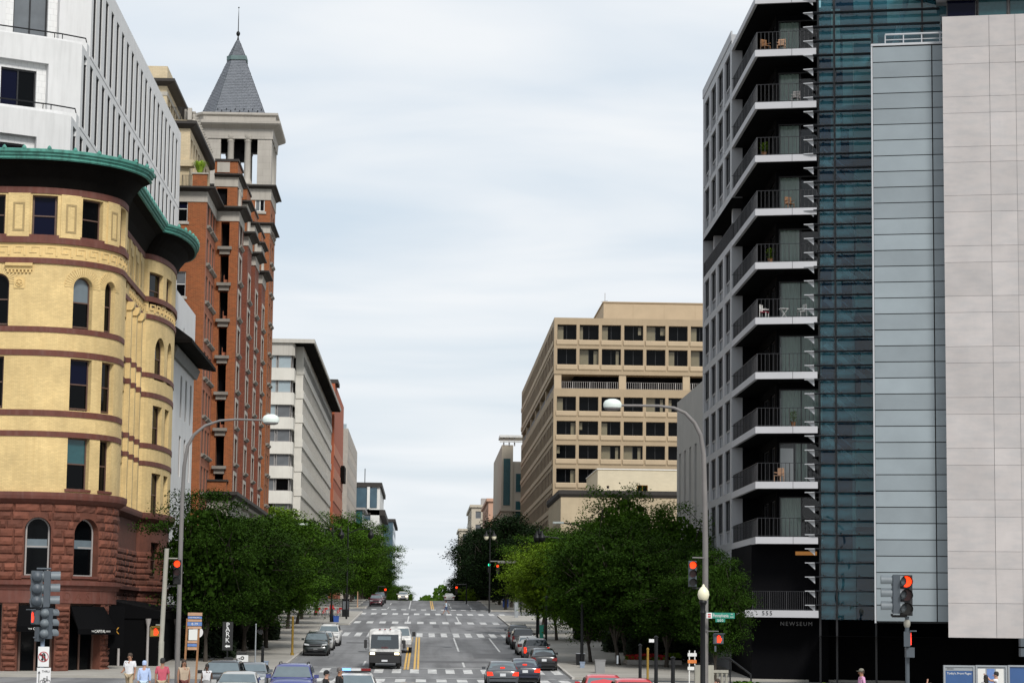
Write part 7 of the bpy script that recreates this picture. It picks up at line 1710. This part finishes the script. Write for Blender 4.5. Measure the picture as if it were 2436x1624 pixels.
# balustrade, barricade and handrail by the apartment entrance
bl_ = thing('balustrade', 'white stone balustrade beside the globe lamp', 'balustrade'); Y = 128.
a, b = atY(1664, 1566, Y), atY(1728, 1580, Y); n = 7
for k in range(n): x = a.x+(b.x-a.x)*k/(n-1); m = MB(); m.lathe([(.09, 0), (.09, .1), (.05, .2), (.1, .45), (.05, .75), (.09, .85), (.09, .95)], (x, Y, .1), 10); m.build('baluster', 'pole_pale', bl_)
m = MB(); m.box(a.x-.1, b.x+.1, Y-.12, Y+.12, 1.05, 1.2); m.build('top_rail', 'pole_pale', bl_); m = MB(); m.box(a.x-.1, b.x+.1, Y-.12, Y+.12, 0, .1); m.build('plinth', 'pole_pale', bl_)
for x in (a.x-.1, a.x+.6): m = MB(); m.box(x-.16, x+.16, Y-.18, Y+.18, 0, 1.45); m.build('pier', 'pole_pale', bl_)
hr = thing('handrail', 'pale metal handrail sloping down by the apartment entrance', 'handrail'); a, b = atY(1737, 1566, 130), atY(1786, 1603, 127); m = MB(); m.pipe([(a.x-.5, 130, a.z+.05), (a.x, 130, a.z), (b.x, 127, b.z), (b.x+.05, 127, 0)], .05, 8); m.build('rail', 'metal_dark', hr); m = MB(); m.tube((a.x, 130, 0), (a.x, 130, a.z), .04, n=6); m.build('post', 'metal_dark', hr)
bc = thing('barricade', 'white and orange folding barricade under the trees on the right', 'barricade'); Y = 140.; a, b = atY(1640, 1546, Y), atY(1653, 1592, Y)
for x in (a.x, b.x): m = MB(); m.box(x-.03, x+.03, Y, Y+.05, 0.1, a.z); m.build('leg', 'paper_white', bc)
for k in range(3): m = MB(); z = a.z-.15-k*.4; m.box(a.x-.1, b.x+.1, Y-.03, Y-.005, z-.2, z); m.build('board', 'orange' if k % 2 else 'paper_white', bc)
# bicycles at the far left corner and the kiosk
def bicycle(x, y, rz, label):
    o = thing('bicycle', label, 'bicycle', (x, y, gz(y)+.15), rz, 'red share bicycles on the corner')
    for dx in (-.52, .52):
        m = MB(); n = 20
        for i in range(n): t0, t1 = 2*math.pi*i/n, 2*math.pi*(i+1)/n; m.tube((dx+.32*math.cos(t0), 0, .34+.32*math.sin(t0)), (dx+.32*math.cos(t1), 0, .34+.32*math.sin(t1)), .02, n=5, caps=False)
        for i in range(6): t0 = math.pi*i/6; m.tube((dx+.32*math.cos(t0), 0, .34+.32*math.sin(t0)), (dx-.32*math.cos(t0), 0, .34-.32*math.sin(t0)), .004, n=3)
        m.build('wheel', 'tyre', o)
    m = MB()
    for p, q in (((-.52, .34), (-.12, .34)), ((-.12, .34), (-.25, .85)), ((-.52, .34), (-.22, .75)), ((-.12, .34), (.38, .78)), ((-.22, .7), (.38, .78)), ((.52, .34), (.38, .95))): m.tube((p[0], 0, p[1]), (q[0], 0, q[1]), .028, n=6)
    m.build('frame', 'paint_red', o); m = MB(); m.box(-.38, -.14, -.08, .08, .86, .92); m.build('saddle', 'plastic', o); m = MB(); m.pipe([(.36, -.28, 1.0), (.4, -.1, 1.02), (.4, .1, 1.02), (.36, .28, 1.0)], .015, 6); m.build('handlebar', 'chrome', o); m = MB(); m.box(.5, .8, -.15, .15, .8, 1.0); m.build('basket', 'paint_red', o)
for i in range(5): bicycle(-12.6+i*.85, 285+i*.6, R(70), 'red share bicycle, %s from the left in the dock row' % ORD[i])
kk = thing('bike_kiosk', 'dark bicycle share kiosk with map panel at the far left corner', 'kiosk'); Y = 284.; a, b = atY(814, 1425, Y), atY(830, 1478, Y); zg_ = gz(Y)+.14
m = MB(); m.box(a.x, b.x, Y, Y+.3, zg_, a.z); m.build('panel', 'metal_dark', kk); m = MB(); m.box(a.x+.1, b.x-.1, Y-.02, Y-.005, zg_+.9, a.z-.2); m.build('map_face', 'glass_grey', kk); m = MB(); m.box(a.x-.05, b.x+.05, Y-.1, Y+.4, a.z, a.z+.1); m.build('solar_cap', 'sign_black', kk)

# balcony chairs and table
def garden_chair(t, d, z, rz, m_, label, cush=None):
    x, y = fx_(t, d); o = thing('balcony_chair', label, 'chair', (x, y, z), rz)
    for sx in (-.22, .22):
        for sy in (-.2, .22): m = MB(); m.box(sx-.02, sx+.02, sy-.02, sy+.02, 0, .44 if sy < 0 else .92); m.build('leg', m_, o)
        m = MB(); m.box(sx-.025, sx+.025, -.22, .22, .62, .66); m.build('armrest', m_, o)
    m = MB(); m.box(-.24, .24, -.24, .24, .42, .46); m.build('seat', cush or m_, o)
    for k in range(5): m = MB(); m.box(-.18+k*.09-.025, -.18+k*.09+.025, .2, .23, .5, .88); m.build('back_slat', m_, o)
    m = MB(); m.box(-.24, .24, .19, .24, .86, .93); m.build('back_rail', m_, o)
zc6 = slabs[6]
garden_chair(a5.hit(1815, 740)[0], -.9, zc6, R(60), 'frame_white', 'white balcony chair with red cushion beside the railing corner', 'cloth_red_cushion')
garden_chair(a5.hit(1905, 740)[0], -.9, zc6, R(-70), 'frame_white', 'white balcony chair right of the small white table')
tb_ = thing('balcony_table', 'small white folding table between the two white balcony chairs', 'table', (*fx_(a5.hit(1862, 740)[0], -.9), zc6)); m = MB(); m.box(-.28, .28, -.25, .25, .62, .66); m.build('top', 'frame_white', tb_)
for s_ in (-1, 1): m = MB(); m.tube((-.22*s_, -.18, 0), (.22*s_, -.18, .62), .02, n=6); m.tube((-.22*s_, .18, 0), (.22*s_, .18, .62), .02, n=6); m.build('leg', 'frame_white', tb_)
garden_chair(a5.hit(1818, 110)[0], -.9, slabs[1], R(30), 'wood', 'brown slatted chair on the top balcony, left one'); garden_chair(a5.hit(1856, 110)[0], -.9, slabs[1], R(-20), 'wood_light', 'pale folding chair on the top balcony, right one')
# road cracks
qk = random.Random(31)
for i in range(14):
    x, y = qk.uniform(-7, 8), qk.uniform(150, 380); m = MB(); pts = []; d = qk.choice((0, 1))
    for k in range(9): pts.append((x, y)); x += qk.uniform(-.12, .12) if d else qk.uniform(.3, .7); y += qk.uniform(.8, 2.2) if d else qk.uniform(-.3, .3)
    for (x0, y0), (x1, y1) in zip(pts, pts[1:]):
        e = (.035, 0) if d else (0, .10); m.quad((x0-e[0], y0-e[1], gz(y0-e[1])+.01), (x0+e[0], y0+e[1], gz(y0+e[1])+.01), (x1+e[0], y1+e[1], gz(y1+e[1])+.01), (x1-e[0], y1-e[1], gz(y1-e[1])+.01))
    m.build('crack', 'asphalt_patch', road)

shrub('hedge', 'dark planter shrubs under the left-hand trees, nearer ones', 'hedge', -18.6, -13.4, 170, 172.5, gz(170)+.1, 2.0, 'hedge', 3600, .2, 11); shrub('hedge', 'dark planter shrubs under the left-hand trees, farther ones', 'hedge', -18.4, -12.6, 186, 188.5, gz(186)+.1, 2.1, 'hedge', 3600, .2, 12); shrub('hedge', 'dark shrubs before the brick building base on the left', 'hedge', -19, -12.4, 206, 208.5, gz(206)+.1, 2.2, 'hedge', 3600, .22, 13)  # shrubs added to darken the pavement under the left trees

def potted(t, i, label):
    x, y = fx_(t, -.7); z = slabs[i]; o = thing('potted_plant', label, 'plant', (x, y, z)); m = MB(); m.lathe([(.12, 0), (.17, .32), (.19, .34), (.15, .34), (0, .30)], (0, 0, 0), 12); m.build('pot', 'wood', o); q = random.Random(i); m = MB()
    for k in range(160):
        a = q.uniform(0, 6.28); r_ = q.uniform(0, .3); zz_ = q.uniform(.35, 1.0); p = Vector((r_*math.cos(a), r_*math.sin(a), zz_)); d = Vector((math.cos(a), math.sin(a), q.uniform(-.3, .8)))*.09; e = Vector((-math.sin(a), math.cos(a), 0))*.04; m.quad(p-d, p+e, p+d, p-e)
    m.build('foliage', 'leaf_light', o)
potted(a5.hit(1815, 380)[0], 3, 'potted plant on the third balcony from the top'); potted(a5.hit(1885, 1020)[0], 8, 'potted plant on the third balcony from the bottom'); potted(a5.hit(1830, 630)[0], 5, 'potted plant one storey above the white balcony chairs')
garden_chair(a5.hit(1875, 500)[0], -1., slabs[4], R(20), 'wood', 'dark chair two storeys above the white balcony chairs'); garden_chair(a5.hit(1850, 1150)[0], -1., slabs[9], R(-40), 'wood_light', 'pale chair on the second balcony from the bottom'); garden_chair(a5.hit(1890, 250)[0], -1., slabs[2], R(-30), 'frame_grey', 'grey chair on the second balcony from the top')
# ------------------------------------------------------------------ people
for k, c in {'skin_light': (.42, .23, .16), 'skin_tan': (.30, .15, .09), 'skin_dark': (.085, .042, .026)}.items(): mat(k, c, .6, .05)
for k, c in {'hair_black': (.008, .007, .006), 'hair_brown': (.035, .02, .012), 'hair_grey': (.10, .09, .085)}.items(): mat(k, c, .7, .2, 20.)
for k, c in {'cloth_white': (.60, .60, .62), 'cloth_ltblue': (.36, .45, .66), 'cloth_pink': (.42, .075, .11), 'cloth_beige': (.38, .30, .22), 'cloth_black': (.008, .008, .009), 'cloth_grey': (.22, .22, .22), 'cloth_red': (.42, .02, .02), 'cloth_khaki': (.34, .27, .18), 'cloth_maroon': (.11, .03, .025), 'cloth_denim': (.05, .07, .14), 'cloth_sky': (.40, .50, .58), 'cloth_rose': (.55, .28, .45), 'cloth_camo': (.16, .15, .12), 'shoe': (.02, .02, .02)}.items(): mat(k, c, .85, .12, 6.)
def skinned(verts, edges, radii, root=0, sub=2):
    me = bpy.data.meshes.new('tmp'); me.from_pydata(verts, edges, []); o = bpy.data.objects.new('tmp', me)
    md = o.modifiers.new('s', 'SKIN'); md.use_smooth_shade = True; ss = o.modifiers.new('d', 'SUBSURF'); ss.levels = ss.render_levels = sub
    for i, r in enumerate(radii):
        sv = me.skin_vertices[0].data[i]; sv.radius = r if isinstance(r, tuple) else (r, r); sv.use_root = (i == root)
    ev = solid(o); bpy.data.objects.remove(o); bpy.data.meshes.remove(me); return ev
def setm(me, m_, nm):
    me.materials.clear(); me.materials.append(MT(m_)); me.name = nm
    for p in me.polygons: p.use_smooth = True
    return me
def person(x, y, rz, label, shirt, legs, skin='skin_light', hair='hair_brown', H=1.75, sw=.25, arms=((-.1, .05), (.1, .05)), long=False, sleeve=.5, cap=None, dress=False, shorts=False, armpose=None, z=None, lean=0):
    """facing -Y at rz = 0; sw = stride; arms = forward swing of (left, right) upper arm and forearm bend"""
    k = H/1.75; o = thing('person', label, 'person', (x, y, gz(y)+.02 if z is None else z), rz); o.scale = (k, k, k)
    V = lambda *a: Vector(a)
    J = {'pel': V(0, 0, .96), 'wst': V(0, -.01, 1.1), 'che': V(0, -.02-lean, 1.3), 'nek': V(0, -.01-lean, 1.47), 'hed': V(0, -.03-lean, 1.60), 'crn': V(0, -.01-lean, 1.70)}
    for s_, n, st in ((1, 'L', sw), (-1, 'R', -sw)):
        J['hip'+n] = V(.095*s_, 0, .90); J['kne'+n] = V(.10*s_, -st*.5-.02, .49); J['ank'+n] = V(.10*s_, -st+(.06 if st < 0 else 0), .085+(.06 if st < 0 else 0)); J['toe'+n] = J['ank'+n]+V(.02*s_, -.18, -.05)
        J['sho'+n] = V(.185*s_, -lean, 1.405)
        f, bd = arms[0 if s_ > 0 else 1]; e = J['sho'+n]+V(.05*s_, -f*.28, -math.sqrt(max(.01, .29**2-(f*.28)**2))); J['elb'+n] = e
        h = e+V(-.01*s_, -.26*math.sin(bd+f*.5), -.26*math.cos(bd+f*.5)); J['wri'+n] = h; J['han'+n] = h+(h-e).normalized()*.09
        if armpose and n in armpose: J['elb'+n], J['wri'+n] = [V(*q) for q in armpose[n]]; J['han'+n] = J['wri'+n]+(J['wri'+n]-J['elb'+n]).normalized()*.09
    names = list(J); ix = {n: i for i, n in enumerate(names)}
    E_ = [('pel', 'wst'), ('wst', 'che'), ('che', 'nek'), ('nek', 'hed'), ('hed', 'crn')]
    rad = {'pel': (.15, .11), 'wst': (.135, .095), 'che': (.165, .11), 'nek': .058, 'hed': (.082, .10), 'crn': (.066, .08)}
    for n in 'LR':
        E_ += [('pel', 'hip'+n), ('hip'+n, 'kne'+n), ('kne'+n, 'ank'+n), ('ank'+n, 'toe'+n), ('che', 'sho'+n), ('sho'+n, 'elb'+n), ('elb'+n, 'wri'+n), ('wri'+n, 'han'+n)]
        rad.update({'hip'+n: .088, 'kne'+n: .058, 'ank'+n: .04, 'toe'+n: .036, 'sho'+n: .062, 'elb'+n: .043, 'wri'+n: .029, 'han'+n: (.038, .018)})
    me = skinned([tuple(J[n]) for n in names], [(ix[a], ix[b]) for a, b in E_], [rad[n] for n in names])
    # fingers, nose and ears belong to the same body mesh
    ex = MB()
    for n, s_ in (('L', 1), ('R', -1)):
        w, h = J['wri'+n], J['han'+n]; d = (h-w).normalized(); sd = d.cross(V(0, 1, 0)); sd = (sd if sd.length > .1 else V(1, 0, 0)).normalized()
        for i, l in enumerate((.065, .078, .072, .055)): a = h+sd*(-.027+.018*i)-d*.02; b = a+d*l*.6; c = b+(d*.7+V(0, -.5, 0)).normalized()*l*.5; ex.pipe([a, b, c], [.009, .0085, .006], 5)
        a = w+d*.03+V(0, -.02, 0); ex.pipe([a, a+d*.035+V(0, -.035, 0), a+d*.07+V(0, -.045, 0)], [.011, .010, .007], 5)
    hd = J['hed']; ex.pipe([hd+V(0, -.09, .04), hd+V(0, -.118, -.005), hd+V(0, -.095, -.015)], [.01, .017, .012], 5)
    for s_ in (-1, 1): ex.lathe([(0, -.006), (.026, 0), (.02, .012), (0, .014)], (0, 0, 0), 8, Matrix.Translation(hd+V(.082*s_, .005, .0)) @ Matrix.Rotation(R(90)*s_, 4, 'Y'))
    vs_ = [tuple(v.co) for v in me.vertices]; fs = [tuple(p.vertices) for p in me.polygons]; n0 = len(vs_); bm = bpy.data.meshes.new('body'); bm.from_pydata(vs_+ex.v, [], fs+[tuple(n0+i for i in f) for f in ex.f]); put('body', setm(bm, skin, 'body'), o); bpy.data.meshes.remove(me)
    for s_ in (-1, 1):
        m = MB(); m.lathe([(0, 0), (.012, .002), (0, .006)], (0, 0, 0), 8, Matrix.Translation(hd+V(.032*s_, -.1, .025)) @ Matrix.Rotation(R(90), 4, 'X')); m.build('eye', 'hair_black', o)
    m = MB(); m.box(-.025, .025, hd.y-.103, hd.y-.09, hd.z-.055, hd.z-.045); m.build('mouth', 'cloth_maroon', o)
    g = .016
    def piece(nm, m_, vn, en, rr_, root=0): put(nm, setm(skinned([tuple(q) for q in vn], en, rr_, root), m_, nm), o)
    # shirt: trunk and sleeves
    L_ = lambda a, b, t: J[a].lerp(J[b], t)
    sv = [J['pel']+V(0, 0, -.02), J['wst'], J['che'], J['che'].lerp(J['nek'], .62)]; se = [(0, 1), (1, 2), (2, 3)]; sr_ = [(.18, .145), (.172, .14), (.21, .158), (.10, .092)]
    for n in 'LR':
        b = len(sv); sv += [J['sho'+n], L_('sho'+n, 'elb'+n, min(1, sleeve*2))]; se += [(2, b), (b, b+1)]; sr_ += [.078, .062]
        if sleeve > .5: sv += [L_('elb'+n, 'wri'+n, min(.95, (sleeve-.5)*2))]; se += [(b+1, b+2)]; sr_ += [.045]
    piece('shirt', shirt, sv, se, sr_, 1)
    if dress:
        m = MB(); m.lathe([(.15, 1.08), (.19, .95), (.235, .7), (.26, .5), (.25, .49), (.17, 1.05)], (0, 0, 0), 18, Matrix.Diagonal((1, .8, 1, 1))); m.build('skirt', legs, o)
    else:
        lv_ = [J['pel']+V(0, 0, .02)]; le = []; lr = [(.162, .122)]
        for n in 'LR':
            b = len(lv_); lv_ += [J['hip'+n], L_('hip'+n, 'kne'+n, .55), J['kne'+n] if not shorts else L_('hip'+n, 'kne'+n, .95)]; le += [(0, b), (b, b+1), (b+1, b+2)]; lr += [.105, .092, .075 if not shorts else .088]
            if not shorts: lv_ += [L_('kne'+n, 'ank'+n, .93)]; le += [(b+2, b+3)]; lr += [.06]
        piece('shorts' if shorts else 'trousers', legs, lv_, le, lr)
    for n in 'LR': piece('shoe', 'shoe', [J['ank'+n]+V(0, .05, -.03), J['ank'+n]+V(0, -.05, -.035), J['toe'+n]+V(0, -.03, .0)], [(0, 1), (1, 2)], [.045, .05, .038])
    hc = J['crn']; m = MB()
    if cap:
        m.lathe([(.101, -.02), (.105, .03), (.085, .075), (.04, .1), (0, .105)], (0, 0, 0), 16, Matrix.Translation(hc+V(0, -.005, -.01)) @ Matrix.Diagonal((.92, 1.08, 1, 1))); m.box(-.075, .075, hc.y-.21, hc.y-.08, hc.z-.025, hc.z-.01); m.build('cap', cap, o); m = MB()
    m.lathe([(.09, -.10), (.097, -.04), (.098, .02), (.078, .065), (.04, .085), (0, .09)], (0, 0, 0), 16, Matrix.Translation(hc+V(0, .014, -.015)) @ Matrix.Diagonal((.94, 1.06, 1, 1)))
    if long: m.lathe([(.095, -.02), (.115, -.2), (.11, -.34), (.06, -.36)], (0, 0, 0), 14, Matrix.Translation(hc+V(0, .03, -.02)) @ Matrix.Diagonal((1, .75, 1, 1)), R(-20), R(200))
    m.build('hair', hair, o)
    return o
def at_head(u, v, Hh, zg=.4):     # stand a person whose head top shows at (u, v), Hh tall, on level ground
    d = ray(u, v); t = (Hh+zg-CZ)/d.z; return d.x*t, d.y*t
x, y = at_head(310, 1553, 1.80, 0.4); person(x, y, R(-12), 'bearded man in white T-shirt and khaki shorts walking towards us', 'cloth_white', 'cloth_khaki', 'skin_tan', 'hair_brown', 1.8, .3, ((.1, .2), (-.05, 1.3)), sleeve=.38, shorts=True, z=0.4)
x, y = at_head(344, 1571, 1.62, 0.4); person(x, y, PI, 'person in pale blue shirt seen from behind', 'cloth_ltblue', 'cloth_sky', 'skin_light', 'cloth_ltblue', 1.62, .15, sleeve=.85, z=0.4)
x, y = at_head(387, 1565, 1.76, 0.4); person(x, y, PI, 'man in pink T-shirt seen from behind at the left', 'cloth_pink', 'cloth_khaki', 'skin_tan', 'hair_black', 1.76, .15, sleeve=.4, z=0.4)
x, y = at_head(438, 1568, 1.68, 0.4); person(x, y, R(20), 'woman in beige sleeveless top by the wooden notice frame', 'cloth_beige', 'cloth_maroon', 'skin_tan', 'hair_brown', 1.68, .2, long=True, sleeve=.1, z=0.4)
x, y = at_head(493, 1579, 1.66, 0.0); person(x, y, R(-8), 'woman in grey and white dress beside the black car', 'cloth_white', 'cloth_grey', 'skin_dark', 'hair_black', 1.66, .15, ((-.1, .15), (.15, .25)), sleeve=.1, dress=True, z=0.0)
x, y = at_head(776, 1595, 1.70, 0.0); person(x, y, R(75), 'person in black with a black cap left of the police car', 'cloth_black', 'cloth_black', 'skin_light', 'hair_black', 1.7, .2, sleeve=.9, cap='cloth_black', z=0.0)
x, y = at_head(808, 1587, 1.82, 0.0); person(x, y, R(70), 'balding man in black in front of the police car', 'cloth_black', 'cloth_black', 'skin_tan', 'hair_grey', 1.82, .25, sleeve=.9, z=0.0)
Y = 306; a = atY(1061, 1459, Y); person(a.x, Y, R(-80), 'pedestrian in pale blue with backpack crossing far up the street', 'cloth_sky', 'cloth_denim', 'skin_tan', 'hair_brown', 1.75, .42, ((.5, .4), (-.4, .3)), sleeve=.4, shorts=True)
Y = 283; a = atY(789, 1440, Y); person(a.x, Y, R(30), 'person in red jacket among the share bicycles', 'cloth_red', 'cloth_black', 'skin_tan', 'hair_black', 1.75, .1, sleeve=.95, z=gz(Y)+.14)
Y = 190; a = atY(622, 1525, Y); person(-12.9, Y, R(160), 'person in white shirt under the left-hand trees', 'cloth_white', 'cloth_black', 'skin_dark', 'hair_black', 1.72, .2, z=gz(Y)+.14)
x, y = at_head(2050, 1591, 1.74, 0.14); person(x, y, R(-80), 'person in pink and black with camouflage cap walking left to right', 'cloth_rose', 'cloth_black', 'skin_tan', 'hair_brown', 1.74, .3, sleeve=.6, cap='cloth_camo', z=0.14)
x, y = at_head(2345, 1605, 1.60, 0.14); person(x, y, PI+.4, 'dark-haired woman facing the middle display case', 'cloth_grey', 'cloth_black', 'skin_tan', 'hair_black', 1.6, .1, long=True, z=0.14)
x, y = at_head(2370, 1597, 1.70, 0.14); person(x, y, R(-100), 'person in white raising a phone in front of the display cases', 'cloth_white', 'cloth_denim', 'skin_light', 'hair_black', 1.7, .1, sleeve=.3, armpose={'L': ((.2, -.25, 1.38), (.1, -.42, 1.58)), 'R': ((-.2, -.25, 1.38), (-.06, -.42, 1.58))}, z=0.14)
x, y = at_head(2402, 1592, 1.76, 0.14); person(x, y, PI, 'person in black jacket with cap at the right display case', 'cloth_black', 'cloth_black', 'skin_tan', 'hair_black', 1.76, .1, sleeve=.95, cap='cloth_black', z=0.14)
x, y = at_head(2433, 1588, 1.80, 0.14); person(x, y, PI-.3, 'tall person in white shirt cut by the right picture edge', 'cloth_white', 'cloth_denim', 'skin_tan', 'hair_brown', 1.8, .1, sleeve=.4, z=0.14)
x, y = at_head(1707, 1614, 1.55, 0.14); person(x, y, R(-60), 'person with only the head showing at the bottom edge by the globe lamp', 'cloth_grey', 'cloth_black', 'skin_light', 'hair_brown', 1.55, .1, z=0.14)
x, y = at_head(2213, 1624, 1.5, 0.14); person(x, y, PI-.5, 'short person holding up a phone at the bottom edge left of the display cases', 'cloth_black', 'cloth_denim', 'skin_light', 'hair_brown', 1.5, .1, armpose={'L': ((.24, -.2, 1.5), (.2, -.25, 1.78)), 'R': ((-.25, -.1, 1.2), (-.22, -.3, 1.25))}, z=0.14)
# visitor on the terrace behind the top right stone parapet
x, y = fx_(sT(2409), 1.0); person(x, y, PI, 'visitor with dark hair leaning on the stone parapet at the top right', 'cloth_maroon', 'cloth_black', 'skin_light', 'hair_black', 1.7, 0, z=zlist[-1]-1.25)
bpy.data.scenes.remove(WS)
